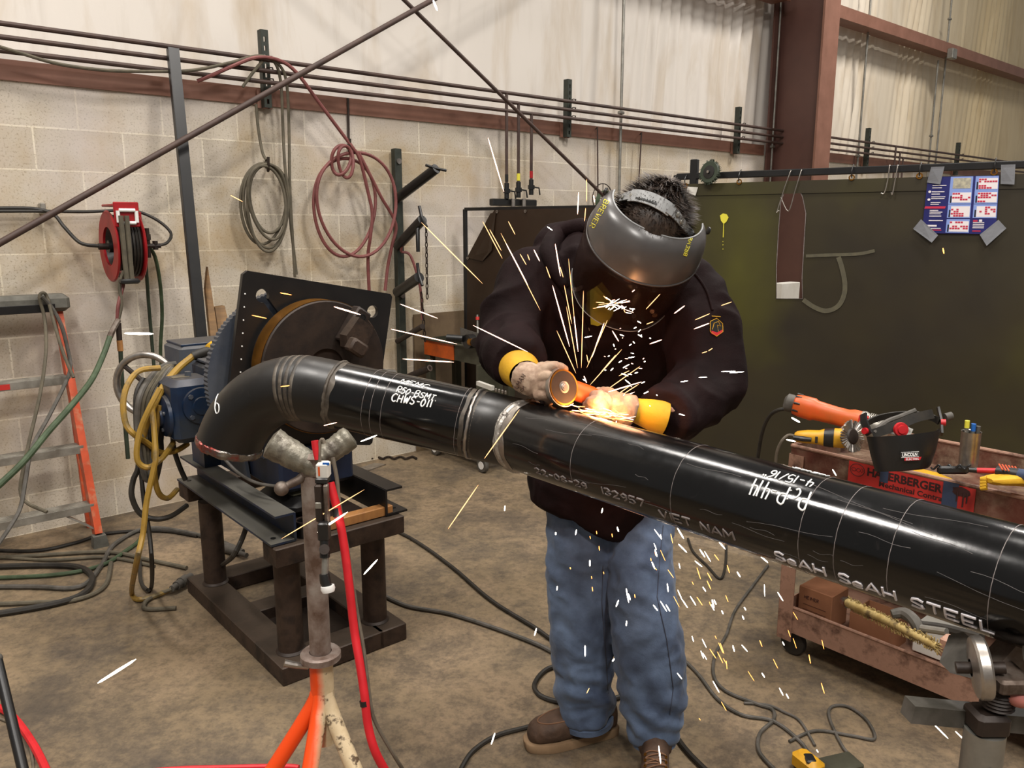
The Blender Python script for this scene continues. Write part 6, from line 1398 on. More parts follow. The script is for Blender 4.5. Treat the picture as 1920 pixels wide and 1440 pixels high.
# --- hair
b = MB(); b.ball(Hc+U_*.018-F_*.012, (.081, .101, .104), 24, (Rr, F_, U_)); b.ball(Hc+U_*.03+F_*.02, (.076, .085, .082), 24, (Rr, F_, U_)); rr = random.Random(12)
def hd(a, c): return Rr*(math.cos(a)*math.sin(c))+F_*(math.sin(a)*math.sin(c))+U_*math.cos(c)
wh = hd(-PI/2, .5)
cnt = 0
while cnt < 3400:
    z = rr.uniform(-.35, 1); a = rr.uniform(0, 2*PI); s_ = math.sqrt(1-z*z); d = Rr*(s_*math.cos(a))+F_*(s_*math.sin(a))+U_*z
    if d.dot(F_) > .6 and z < -.05: continue
    cnt += 1
    p = Hc+U_*.018-F_*.012+Rr*(.079*d.dot(Rr))+F_*(.099*d.dot(F_))+U_*(.102*d.dot(U_))
    fl_ = (d-wh*d.dot(wh)); fl_ = fl_.normalized() if fl_.length > .05 else Rr
    fl_ = (fl_+Rr*.5*noise.noise(d*3)+F_*.5*noise.noise(d*3+V((5, 0, 0)))).normalized()
    L_ = rr.uniform(.016, .030); lift = rr.uniform(.12, .42) if d.dot(F_) < .1 else rr.uniform(.05, .2)
    q1 = p+(fl_*.8+d*lift)*L_*.55; q2 = p+(fl_*1.0+d*lift*.8)*L_
    sd = d.cross(fl_).normalized()*rr.uniform(.0010, .0022)
    n0 = len(b.v); b.v += [p-sd, p+sd, q1+sd*.8, q1-sd*.8, q2]; b.f += [[n0, n0+1, n0+2, n0+3], [n0+3, n0+2, n0+4]]
b.build('hair', 'hair', per, ang=80)
# --- jacket
jb = MB()
jb.loft(rings([(1085, 975, 2.45, .155, .150), (1102, 940, 2.45, .185, .158), (1120, 880, 2.47, .205, .165), (1130, 790, 2.45, .215, .165), (1140, 700, 2.37, .23, .17), (1148, 610, 2.27, .245, .17), (1150, 550, 2.2, .235, .15), (1150, 500, 2.17, .19, .125), (1160, 462, 2.13, .12, .105)]))
jb.ball(cam(1062, 484, 2.26), (.10, .09, .095), 18); jb.ball(cam(1240, 520, 2.2), (.12, .08, .075), 18)
def sleeve(P, R_):
    jb.tube(P, R_, 22, 5); 
jb.ball(SR, .098, 18); jb.ball(SL, .10, 18)
sleeve([SR, SR.lerp(ER, .55)+V((-.01, 0, 0)), ER], [.098, .090, .082]); jb.ball(ER, .082, 18); sleeve([ER, ER.lerp(WR, .5), WR.lerp(ER, -.02)], [.082, .076, .062])
sleeve([SL, SL.lerp(EL, .5)+V((.02, 0, 0)), EL], [.10, .096, .086]); jb.ball(EL, .086, 18); sleeve([EL, EL.lerp(WL, .5)-Z*.01, WL], [.086, .082, .066])
jb.tube([cam(1120, 545, 2.2), SR], [.13, .098], 18); jb.tube([cam(1190, 545, 2.17), SL], [.13, .10], 18)
# collar roll
jk = bake(jb, 'jacket', 'jacket_cloth', per, .0085, 7, jw)
def on(o, x, y, lift=0.0):
    h, n_ = hit_obj(o, x, y); return (h+n_*lift, n_) if h else (None, None)
col = []
for x, y in ((1062, 540), (1040, 505), (1030, 470), (1050, 440), (1090, 428), (1120, 440)):
    h, n_ = on(jk, x, y, .004)
    if h: col.append(h)
if len(col) > 3: MB().tube(col, [.012, .022, .026, .026, .024, .016], 12, 4, sq=None).build('collar', 'jacket_cloth', per, ang=80)
col = []
for x, y in ((1110, 690), (1104, 640), (1092, 600), (1070, 560), (1050, 530)):
    h, n_ = on(jk, x, y, .002)
    if h: col.append(h)
if len(col) > 3: MB().tube(col, [.006, .008, .008, .010, .012], 8, 4).build('front_placket', 'jacket_cloth', jk, ang=80)
col = []
for x, y in ((1285, 498), (1308, 520), (1326, 548), (1336, 582)):
    h, n_ = on(jk, x, y, .001)
    if h: col.append(h)
if len(col) > 2: MB().tube(col, .0035, 8, 4).build('shoulder_seam', 'jacket_cloth', jk)
for x, y in ((1052, 523), (1077, 543), (1223, 583), (1188, 592), (1102, 618)):
    h, n_ = on(jk, x, y, .001)
    if h: MB().lathe(h, n_, [(0, .001), (.0022, .001), (.003, .003), (.0055, .003), (.0065, 0), (0, 0)], 16).build('snap_button', 'bright_steel', jk)
# yellow shirt in the open front
pts = []
for x, y in ((1106, 545), (1118, 536), (1140, 560), (1152, 586), (1140, 604), (1122, 610), (1109, 606), (1106, 575)):
    h, n_ = on(jk, x, y, .006)
    if h: pts.append(h)
c_ = sum(pts, V((0, 0, 0)))/len(pts)+CB*.010; n0 = len(pts)
sb = MB(); sb.v = pts+[c_]+[p-CB*.02 for p in pts]+[c_-CB*.05]; sb.f = [[i, (i+1) % n0, n0] for i in range(n0)]+[[i, n0+1+i, n0+1+(i+1) % n0, (i+1) % n0] for i in range(n0)]
so = sb.build('shirt', 'shirt_hivis', per, ang=80)
# sleeve patch
def pix_tube(o, pts, r, lift=.0012):
    q = []
    for i in range(len(pts)-1):
        n = max(1, int(math.hypot(pts[i+1][0]-pts[i][0], pts[i+1][1]-pts[i][1])/6)); q += [(pts[i][0]+(pts[i+1][0]-pts[i][0])*k/n, pts[i][1]+(pts[i+1][1]-pts[i][1])*k/n) for k in range(n)]
    q.append(pts[-1]); P = [on(o, x, y, lift)[0] for x, y in q]; P = [p for p in P if p]
    return MB().tube(P, r, 5) if len(P) > 1 else MB()
def pix_fan(o, pts, lift=.0008):
    P = [on(o, x, y, lift)[0] for x, y in pts]; P = [p for p in P if p]; m_ = MB(); m_.v = P+[sum(P, V((0, 0, 0)))/len(P)]; m_.f = [[i, (i+1) % len(P), len(P)] for i in range(len(P))]; return m_
try:
    pa = pix_fan(jk, ((1331, 603), (1343, 597), (1354, 607), (1355, 622), (1343, 631), (1331, 622)), .0015).build('sleeve_patch', 'plastic_black', jk)
    q = pix_tube(jk, ((1331, 603), (1343, 597), (1354, 607), (1355, 622), (1343, 631), (1331, 622), (1331, 603)), .0009, .002)
    q.merge(pix_tube(jk, ((1335, 618), (1338, 606), (1346, 603), (1350, 612), (1344, 610), (1346, 622)), .0010, .002)); q.merge(pix_tube(jk, ((1334, 593), (1350, 594)), .0009, .002)); q.build('patch_outline', 'leather_yellow', pa)
    pix_fan(jk, ((1333, 620), (1340, 624), (1348, 624), (1355, 618), (1354, 624), (1343, 631), (1333, 626)), .0022).build('patch_red_base', 'red_plastic', pa)
except Exception as ex: print('patch', ex)
# --- jeans
b = MB()
b.loft(rings([(1135, 985, 2.44, .14, .11), (1132, 900, 2.45, .165, .125), (1130, 820, 2.45, .165, .12)]))
b.tube([cam(1092, 900, 2.46), cam(1087, 1000, 2.45), cam(1085, 1110, 2.44), cam(1092, 1220, 2.45), cam(1099, 1335, 2.50)], [.098, .098, .094, .092, .090, .084], 26, 3)
b.tube([cam(1182, 900, 2.44), cam(1199, 1000, 2.42), cam(1204, 1110, 2.38), cam(1215, 1220, 2.36), cam(1224, 1320, 2.355), cam(1226, 1385, 2.36)], [.100, .097, .094, .097, .102, .092, .066], 26, 3)
jn = bake(b, 'jeans', 'denim', per, .0075, 5, pw)
def cuff(P0, P1, r):
    d = (P1-P0).normalized(); return MB().lathe(P1-d*.012, d, [(r-.008, 0), (r, 0), (r+.004, .006), (r+.003, .024), (r-.004, .026), (r-.008, .02), (r-.008, 0)], 40, xdir=(1, 0, 0))
cuff(LEGL[3], cam(1100, 1345, 2.50), .080).build('hem', 'denim', jn); cuff(LEGR[3], cam(1226, 1388, 2.36), .060).build('hem', 'denim', jn)
q = MB()
for pth in (((1243, 985), (1236, 1060), (1232, 1120), (1250, 1200), (1262, 1290), (1256, 1340)), ((1130, 1060), (1128, 1130), (1134, 1210), (1140, 1300))):
    q.merge(pix_tube(jn, pth, .0016, .001))
q.build('seam', 'denim_dark', jn)
# --- boots
def boot(heel, toe, ank, nm):
    ax_ = (toe-heel); Lb = ax_.length; ax_.normalize(); sd = V((-ax_.y, ax_.x, 0)); bt = MB(); rg = []
    for t_, w_, h_, z0 in ((0, .022, .05, .05), (.02, .034, .085, .03), (.12, .038, .135, .026), (.28, .038, .135, .024), (.42, .038, .10, .022), (.58, .045, .083, .022), (.74, .050, .072, .022), (.88, .045, .062, .022), (.96, .033, .048, .024), (1.0, .012, .03, .026)):
        c = heel+ax_*(t_*Lb); rg.append([c+sd*(w_*math.copysign(abs(math.cos(a))**.8, math.cos(a)))+Z*(z0+h_*.5+(h_*.5)*math.copysign(abs(math.sin(a))**.75, math.sin(a))) for a in [2*PI*j/22 for j in range(22)]])
    bt.loft(rg); bt.tube([heel+ax_*(.22*Lb)+Z*.09, ank+Z*.03], [.048, .046], 20)
    bo = bake(bt, 'boot', 'leather_boot', per, .005, 3, lambda p, n_: .0015*ridge(p, 25, 2))
    out = []
    for k in range(36):
        a = 2*PI*k/36; t_ = .5-.53*math.cos(a); w_ = (.036+.018*max(0, min(1, (t_-.3)/.45)))*(abs(math.sin(a))**.55)*(1 if math.sin(a) > 0 else -1); out.append(heel+ax_*(t_*Lb)+sd*w_)
    MB().loft([[p+Z*.001 for p in out], [p+(p-heel-ax_*Lb*.5)*.02+Z*.006 for p in out], [p+(p-heel-ax_*Lb*.5)*.03+Z*.026 for p in out], [p+Z*.030 for p in out]]).build('sole', 'boot_sole', bo, ang=50)
    bv = BVHTree.FromObject(bo, bpy.context.evaluated_depsgraph_get()); o_b = world_loc(bo)
    def top(t_, s_, lift=.0015):
        q = heel+ax_*(t_*Lb)+sd*s_; r_ = bv.ray_cast(V((q.x, q.y, .30))-o_b, V((0, 0, -1))); return (r_[0]+o_b+r_[1]*lift, r_[1]) if r_[0] else (q+Z*.1, Z)
    lc_ = MB()
    for k in range(4):
        t0 = .40+.055*k; a_, b__ = -.026, .026
        lc_.tube([top(t0+(.05 if k % 2 else 0)*(j/6), a_+(b__-a_)*j/6, .002)[0] for j in range(7)], .0022, 6); lc_.tube([top(t0+.05*(1-j/6), a_+(b__-a_)*j/6, .003)[0] for j in range(7)], .0022, 6)
    lc_.build('lace', 'lace', bo)
    ey = MB()
    for k in range(4):
        for sgn_ in (-1, 1): P_, n_ = top(.41+.055*k, sgn_*.028, .0005); ey.lathe(P_, n_, [(.002, 0), (.0045, 0), (.0045, .002), (.002, .002)], 12)
    ey.build('eyelet', 'brass', bo)
    MB().tube([top(.62+.27*math.sin(PI*j/16), .034*math.cos(PI*j/16), .0005)[0] for j in range(17)], .0022, 6).build('toe_seam', 'lace', bo)
    return bo
boot(gnd(1152, 1374), gnd(990, 1402), cam(1100, 1345, 2.50), 'l')
boot(V((.425, 2.13, 0)), V((.375, 1.83, 0)), cam(1226, 1385, 2.36), 'r')
# --- gloves
def gw(p, n_): return .0022*ridge(p, 32, 4)+.001*ridge(p, 70, 2)
def glove(palm, fingers, thumb, wrist, m, voxel=.0032):
    g = MB(); c, r, ax_ = palm; g.ball(c, r, 18, ax_)
    g.tube([wrist, wrist.lerp(c, .6), c], [.037, .037, .03], 16)
    for f_ in fingers: g.tube(f_[0], [.0125, .0125, .0115, .0095], 10, 4); g.ball(f_[0][-1], .0095, 8)
    g.tube(thumb, [.016, .0145, .0115], 10, 4); g.ball(thumb[-1], .0115, 8)
    return bake(g, 'glove', m, per, voxel, 4, gw)
pcR = cam(1006, 716, 1.84); aR = (pcR-WR).normalized()
gR = glove((pcR, (.040, .030, .036), (CX, CF, CU)),
    [([cam(1012, 700, 1.83), cam(1030, 688, 1.825), cam(1046, 688, 1.84), cam(1058, 694, 1.88)],), ([cam(1014, 712, 1.82), cam(1028, 706, 1.805), cam(1036, 712, 1.82), cam(1040, 722, 1.86)],),
     ([cam(1012, 726, 1.82), cam(1026, 724, 1.805), cam(1034, 732, 1.82), cam(1036, 742, 1.86)],), ([cam(1006, 740, 1.825), cam(1020, 740, 1.81), cam(1028, 747, 1.825), cam(1030, 752, 1.86)],)],
    [cam(1000, 702, 1.86), cam(1018, 690, 1.90), cam(1040, 688, 1.93)], cam(982, 706, 1.875), 'leather_tan')
MB().lathe(cam(962, 676, 1.965), (cam(990, 712, 1.86)-cam(962, 676, 1.965)), [(.046, 0), (.052, .0), (.053, .01), (.050, .05), (.043, .085), (.039, .098), (.036, .09), (.044, .05), (.046, .01), (.046, 0)], 36).build('cuff', 'leather_yellow', gR, ang=80)
q = MB()
def glyphs(o, txt, a, c, h, th):
    st, W = strokes(txt, 0); m_ = MB(); ux, uy = (c[0]-a[0])/W, (c[1]-a[1])/W; Lp = math.hypot(ux, uy); nx_, ny_ = uy/Lp, -ux/Lp
    for pl_ in st: m_.merge(pix_tube(o, [(a[0]+ux*x+nx_*h*y, a[1]+uy*x+ny_*h*y) for x, y in pl_], th, .0006))
    return m_
q.merge(glyphs(gR, 'TILLMAN', (961, 744), (986, 705), 8, .0006)); q.merge(glyphs(gR, '24CM', (974, 744), (985, 726), 5, .0005))
if q.v: q.build('print', 'sign_ink', gR)
pcL = cam(1158, 764, 1.875)
gL = glove((pcL, (.042, .028, .034), (CX, CF, CU)),
    [([cam(1140, 752, 1.86), cam(1126, 742, 1.855), cam(1114, 742, 1.87), cam(1106, 750, 1.90)],), ([cam(1138, 762, 1.855), cam(1122, 752, 1.84), cam(1108, 753, 1.85), cam(1100, 762, 1.88)],),
     ([cam(1138, 772, 1.86), cam(1124, 764, 1.845), cam(1112, 765, 1.855), cam(1104, 772, 1.88)],), ([cam(1142, 780, 1.865), cam(1130, 775, 1.855), cam(1120, 776, 1.865), cam(1112, 780, 1.88)],)],
    [cam(1160, 750, 1.88), cam(1140, 738, 1.90), cam(1122, 736, 1.92)], cam(1186, 772, 1.88), 'leather_tan')
MB().lathe(cam(1246, 784, 1.885), (cam(1186, 768, 1.88)-cam(1246, 784, 1.885)), [(.036, 0), (.041, .0), (.041, .012), (.038, .03), (.030, .065), (.027, .085), (.024, .08), (.034, .03), (.036, 0)], 36).build('cuff', 'leather_yellow', gL, ang=80)
# ================================================================= FACE SHIELD (worn)
sh = thing('face_shield', 'grey face shield with yellow lettering and clear window worn by the worker', 'face shield', Hc)
def ring_h(th, r, h, lat=1.0): return Hc+F_*(r*math.cos(th))+Rr*(r*lat*math.sin(th))+U_*h
def band_surf(specs, a0, a1, n=48, th=.002, top=None):
    b = MB()
    for off in (0, th):
        rg = []
        for k, (r, h) in enumerate(specs):
            row = []
            for j in range(n+1):
                a = a0+(a1-a0)*j/n; f = abs(math.sin(a/2))**2; rr_, hh = r, h
                if top: rr_, hh = top(k, a, r, h)
                row.append(ring_h(a, rr_-off, hh-off*.3))
            rg.append(row)
        b.loft(rg, caps=False, closed=False)
    return b
AM = math.radians(104)
def topf(k, a, r, h):
    s = min(1, abs(a)/AM); e = s**2.2; kk = k/5
    w = 1-.62*s**6
    h0 = .064-.018*e; h1 = -.040+.040*s**5      # top edge, bottom edge
    r0 = .090+.026*s; r1 = .153-.006*s-.014*s**6
    q = math.sin(kk*PI/2); rr_ = r0+(r1-r0)*q; hh = h0+(h1-h0)*(1-math.cos(kk*PI/2))
    return rr_, hh
gd = band_surf([(0, 0)]*6, -AM, AM, 60, .0025, topf).build('crown_guard', 'visor_grey', sh, ang=50)
MB().tube([ring_h(-AM+2*AM*j/60, *topf(5, -AM+2*AM*j/60, 0, 0)) for j in range(61)], .0028, 8).build('lower_rim', 'visor_grey', gd, ang=60)
MB().tube([ring_h(-AM+2*AM*j/60, *topf(0, -AM+2*AM*j/60, 0, 0)) for j in range(61)], .0022, 8).build('upper_rim', 'plastic_grey', gd, ang=60)
AW = math.radians(84)
wn_ = MB(); rows = []
for h in (-.030, -.08, -.13, -.18, -.225):
    rows.append([ring_h(-AW+2*AW*j/48, .149-.012*(-h-.03)/.2, h+(.03*abs(math.sin(-AW+2*AW*j/48))**4 if h < -.2 else 0)) for j in range(49)])
wn_.loft(rows, caps=False, closed=False); wi = wn_.build('window', 'visor_clear', sh, ang=80)
s_ = wi.modifiers.new('t', 'SOLIDIFY'); s_.thickness = .0012
MB().tube([ring_h(-AW+2*AW*j/48, .137, -.225+.03*abs(math.sin(-AW+2*AW*j/48))**4) for j in range(49)], .0012, 6).build('window_edge', 'plastic_grey', wi, ang=60)
# head band with ratchet strap
hcn = Hc+U_*.018-F_*.012
def crown(x, y, lift=0.0):
    sm_ = (.088+lift, .108+lift, .111+lift); d = ray(x, y).normalized(); o = EYE-hcn; ax3 = (Rr, F_, U_)
    O = V([o.dot(ax3[i])/sm_[i] for i in range(3)]); Dd = V([d.dot(ax3[i])/sm_[i] for i in range(3)])
    A_, B_2, C_2 = Dd.dot(Dd), O.dot(Dd), O.dot(O)-1; q = B_2*B_2-A_*C_2; k = (-B_2-math.sqrt(q))/A_ if q > 0 else -B_2/A_
    P_ = EYE+d*k; l_ = P_-hcn; n_ = Rr*(l_.dot(Rr)/sm_[0]**2)+F_*(l_.dot(F_)/sm_[1]**2)+U_*(l_.dot(U_)/sm_[2]**2); return P_, n_.normalized()
def ribbon(pts, w, th, lift=0.0, sm=5):
    q = smooth_path([V((x, y, w_)) for (x, y), w_ in zip(pts, w)], sm); PP = [crown(a.x, a.y, lift) for a in q]; rg = []
    for i, (p, n_) in enumerate(PP):
        tt_ = (PP[min(i+1, len(PP)-1)][0]-PP[max(i-1, 0)][0]).normalized(); sdv = tt_.cross(n_).normalized(); w_ = q[i].z
        rg.append([p+sdv*w_+n_*0, p+sdv*w_*.96+n_*th, p-sdv*w_*.96+n_*th, p-sdv*w_+n_*0])
    return MB().loft(rg)
sb_ = ribbon([(1148, 378), (1165, 371), (1188, 366), (1212, 370), (1238, 382), (1262, 398), (1276, 414), (1288, 430), (1300, 440)], [.010, .011, .012, .0125, .0125, .012, .010, .009, .009], .003, .004).build('head_strap', 'plastic_grey', sh, ang=50)
ribbon([(1182, 367), (1196, 367), (1220, 373), (1244, 385), (1258, 395)], [.0155, .0155, .0155, .0155, .0155], .0025, .008, 4).build('buckle', 'plastic_grey', sb_, ang=50)
ribbon([(1192, 371), (1210, 375), (1232, 383)], [.0018, .0018, .0018], .001, .0115, 4).build('slot', 'plastic_black', sb_)
ribbon([(1252, 391), (1262, 399)], [.010, .010], .003, .0105, 3).build('latch', 'plastic_grey', sb_)
hb_ = MB()
for k in range(8):
    p, n_ = crown(1199+5.0*k, 370+1.35*k, .0105); hb_.cyl(p-n_*.001, p+n_*.0014, .0013, 8)
hb_.build('adjust_hole', 'plastic_black', sb_)
for x, y in ((1168, 370), (1184, 367), (1270, 403), (1277, 416)):
    p, n_ = crown(x, y, .007); MB().lathe(p, n_, [(0, .004), (.004, .004), (.0055, .002), (.0055, 0), (0, 0)], 14).build('rivet', 'galv', sb_)
for sgx in (-1, 1):
    a = sgx*math.radians(100); r_, h_ = topf(2, a, 0, 0); p = ring_h(a, r_+.004, h_); o = (F_*math.cos(a)+Rr*math.sin(a)); MB().lathe(p, o, [(0, .006), (.008, .006), (.010, 0), (0, 0)], 16).build('pivot_button', 'plastic_black', sh)
q = glyphs(gd, 'BREWER', (1134, 374), (1106, 424), 9, .0009)
if q.v: q.build('lettering', 'yellow_marker', gd)
q = glyphs(gd, 'BREWER', (1287, 480), (1300, 440), 6, .0009)
if q.v: q.build('lettering', 'yellow_marker', gd)
# ================================================================= GRINDER (held)
gr_ = thing('hand_grinder', 'small hand grinder with a round disc held against the pipe weld by both gloves', 'grinder', cam(1056, 727, 1.83))
dc = cam(1057, 726, 1.81); dn_ = (CB*.80+CX*.585+CU*.10).normalized()
dk = MB().lathe(dc, dn_, [(.006, -.0015), (.0385, -.0015), (.0402, 0), (.0385, .0015), (.006, .002), (.006, -.0015)], 56).build('disc', 'steel_dark', gr_)
MB().lathe(dc, dn_, [(.0375, -.0014), (.0408, -.001), (.0408, .0014), (.0372, .0018)], 56).build('gold_rim', 'brass', dk)
MB().lathe(dc+dn_*.002, dn_, [(0, .004), (.005, .004), (.006, .003), (.0085, .003), (.010, .001), (.0135, .0006), (.014, 0), (0, 0)], 40).build('hub', 'bright_steel', dk)
dx_ = dn_.orthogonal().normalized(); 
MB().lathe(dc-dn_*.014, dn_, [(.0, 0), (.042, 0), (.045, .004), (.045, .016), (.043, .016), (.043, .004), (0, .003)], 40, a0=0, a1=PI*1.1, xdir=(CU*.9-CX*.3)).build('guard', 'bright_steel', gr_)
MB().cyl(dc-dn_*.05, dc-dn_*.012, .019, 24, .016).build('gear_head', 'alu', gr_)
g0_, g1_ = cam(1050, 722, 1.875), cam(1150, 758, 1.91)
prof_loft(g0_, ((g1_-g0_).normalized(), CF, CU), [(-.03, .012, .012, 0), (-.02, .019, .019, 0), (.02, .022, .022, 0), (.04, .025, .025, 0), (.09, .025, .025, 0), (.10, .022, .022, 0), (.13, .022, .022, 0), (.14, .012, .012, 0)], 24).build('body', 'tool_orange', gr_)  # orange spark glow on the body is put into its base colour
# ================================================================= SPARKS
spk = {}
def spark_mesh(m, tp=0):
    if (m, tp) in spk: return spk[(m, tp)]
    b = MB(); n = 6; pr = [(-.5, .12), (-.42, .7), (0, 1.0), (.38, .75), (.5, .12)] if tp == 0 else [(-.5, .1), (-.2, .5), (.2, .8), (.45, 1), (.5, .2)]
    b.loft([[V((h, r*.5*math.cos(2*PI*j/n), r*.5*math.sin(2*PI*j/n))) for j in range(n)] for h, r in pr])
    me = bpy.data.meshes.new('spark'); me.from_pydata([tuple(v) for v in b.v], [], [tuple(f) for f in b.f]); me.materials.append(M[m]); me.polygons.foreach_set('use_smooth', [True]*len(me.polygons)); spk[(m, tp)] = me; return me
def spark(x0, y0, x1, y1, d, w, m, group, lab, tp=0):
    a, c = cam(x0, y0, d), cam(x1, y1, d); o = bpy.data.objects.new('spark', spark_mesh(m, tp)); COL.objects.link(o)
    v = c-a; L_ = max(v.length, .002); o.location = (a+c)/2; o.rotation_mode = 'QUATERNION'; o.rotation_quaternion = v.to_track_quat('X', 'Z'); wd = w*.78*d/FPX; o.scale = (L_, wd, wd)
    return tag(o, lab, 'spark', group)
GA, LA_ = 'sparks flying up in front of the jacket', 'thin glowing grinding spark flying up in front of the dark jacket'
A = [(915, 258, 945, 360), (905, 415, 942, 485), (918, 430, 940, 470), (948, 455, 990, 535), (939, 437, 1013, 582), (953, 415, 966, 440), (1041, 457, 1051, 518), (1066, 485, 1077, 600), (1058, 535, 1072, 607), (1036, 535, 1068, 650), (1044, 620, 1080, 700), (1062, 575, 1083, 690), (1076, 590, 1084, 660), (1094, 545, 1090, 690), (1139, 600, 1100, 690), (1133, 605, 1110, 670), (1166, 655, 1106, 722), (1155, 665, 1125, 700), (1160, 640, 1148, 620), (1200, 687, 1132, 735), (1186, 720, 1150, 745), (1203, 716, 1140, 735), (1180, 695, 1160, 705), (1024, 500, 1032, 522), (1001, 468, 1012, 490), (989, 477, 993, 488), (1050, 500, 1056, 520), (1085, 360, 1083, 402), (1100, 336, 1100, 378), (1098, 390, 1096, 415), (1113, 366, 1115, 380), (975, 476, 987, 497), (1238, 551, 1211, 580), (1284, 573, 1264, 588), (1372, 566, 1352, 573), (1331, 588, 1303, 600), (1330, 606, 1301, 617), (1336, 653, 1328, 658), (1326, 659, 1316, 662), (1241, 637, 1218, 645), (1253, 721, 1243, 733), (1100, 665, 1103, 680), (1095, 705, 1100, 718), (1225, 603, 1212, 608), (1164, 742, 1198, 720), (1150, 752, 1190, 735)]
for i, q in enumerate(A): spark(*q, 1.86+.01*(i % 7), 2.0 if i % 3 else 2.8, 'spark_thin' if i % 3 else 'spark_rose', GA, LA_)
GB, LB_ = 'spark dots scattered over the jacket', 'short bright spark glowing in front of the jacket chest'
B_ = [(1026, 425, 1036, 432), (1352, 697, 1379, 696), (1395, 697, 1368, 699), (1326, 707, 1310, 708), (1290, 714, 1276, 716), (1273, 776, 1284, 779), (1156, 789, 1154, 802), (1218, 760, 1220, 764), (1195, 602, 1202, 606), (1096, 633, 1110, 630), (1162, 627, 1170, 630), (1204, 632, 1196, 627), (1178, 671, 1190, 669), (1187, 640, 1190, 644), (1180, 648, 1184, 645), (1168, 690, 1180, 683), (1165, 700, 1178, 705), (1172, 712, 1182, 720), (1160, 680, 1166, 676), (1145, 695, 1150, 690), (1150, 645, 1152, 650), (1190, 700, 1196, 698), (1207, 738, 1216, 734)]
for i, q in enumerate(B_): spark(*q, 1.83+.012*(i % 5), 2.4, 'spark_white', GB, LB_)
rr = random.Random(31)
for k in range(24):
    x, y = rr.gauss(1170, 26), rr.gauss(660, 48); 
    if y > 745: continue
    a = rr.uniform(-.9, .9); L_ = rr.uniform(2, 8); spark(x, y, x+L_*math.cos(a), y-L_*math.sin(a), rr.uniform(1.80, 1.9), rr.uniform(1.4, 2.6), rr.choice(('spark_white', 'spark_rose')), GB, LB_)
# spark reflections in the shield window, built as glowing slivers in front
GC, LC_ = 'spark reflections built at the shield window', 'fine glowing sliver for the spark reflections at the lower edge of the face shield'
for k in range(40):
    cx_, cy_ = (1148, 571) if k % 3 else (1172, 577); a = rr.uniform(-PI, PI); r0 = rr.uniform(2, 8); L_ = rr.uniform(6, 26)*(1 if abs(math.cos(a)) > .5 else .6)
    x, y = cx_+r0*math.cos(a)+rr.gauss(0, 6), cy_+r0*.5*math.sin(a)+rr.gauss(0, 3); spark(x, y, x+L_*math.cos(a), y+L_*.6*math.sin(a), 1.70+rr.uniform(0, .03), rr.uniform(1.4, 2.6), rr.choice(('spark_rose', 'spark_white', 'spark_thin')), GC, LC_)
# contact fan to the right of the disc
GD, LD_ = 'sparks streaming along the pipe from the grinder', 'orange spark streaming right along the pipe top from the grinding disc'
for k in range(42):
    t0 = rr.uniform(0, 1); a = rr.gauss(.16, .16); x, y = 1068+95*t0, 764+18*t0+rr.gauss(0, 5); L_ = rr.uniform(10, 42); spark(x, y, x+L_*math.cos(a), y+L_*math.sin(a), 1.775-.06*t0+rr.uniform(-.01, .01), rr.uniform(1.4, 2.6), rr.choice(('spark_orange', 'spark_rose', 'spark_orange')), GD, LD_)
# falling below the pipe
GE, LE_ = 'sparks falling below the pipe', 'short falling spark glowing below the pipe beside or before the jeans'
E_ = [(947, 948, 946, 958), (1081, 993, 1079, 1003), (1042, 998, 1042, 1003), (1045, 1099, 1044, 1107), (1006, 1178, 1002, 1192), (928, 1374, 921, 1396), (1097, 1210, 1097, 1231), (1106, 1050, 1106, 1062), (1157, 988, 1160, 997), (1130, 953, 1128, 962), (1174, 1103, 1179, 1130), (1160, 1125, 1155, 1138), (1175, 1164, 1174, 1174), (1228, 1030, 1232, 1044), (1222, 1053, 1228, 1067), (1251, 1094, 1253, 1110), (1234, 1350, 1238, 1440), (1335, 1124, 1339, 1140), (1272, 1020, 1288, 1036), (1270, 990, 1282, 1010), (1312, 1030, 1322, 1045), (1342, 1008, 1360, 1030), (1382, 1072, 1388, 1082), (1426, 1043, 1440, 1055), (1178, 1113, 1182, 1125), (1148, 1240, 1152, 1235)]
for i, q in enumerate(E_):
    if q[3]-q[1] > 60: q = (1235, 1398, 1239, 1432)
    spark(*q, 2.0+.03*(i % 4), 3.4, 'spark_white', GE, LE_)
for k in range(66):
    t0 = rr.random()**.7; x = 1250+rr.gauss(0, 30)+t0*260*rr.uniform(.2, 1.2); y = 985+t0*440*rr.uniform(.35, 1.05)
    if y < 965+.30*(x-1250)+20: y += 60
    a = math.radians(rr.gauss(64, 9)); L_ = rr.uniform(5, 26); b_ = rr.random(); spark(x, y, x+L_*math.cos(a), y+L_*math.sin(a), 1.75+rr.uniform(0, .2), 1.2+1.9*b_, 'spark_white' if b_ > .45 else 'spark_orange', GE, LE_)
for k in range(12):
    x, y = rr.uniform(1060, 1245), rr.uniform(960, 1140); L_ = rr.uniform(3, 9); spark(x, y, x+1, y+L_, 2.08, rr.uniform(1.6, 2.6), 'spark_orange', GE, LE_)
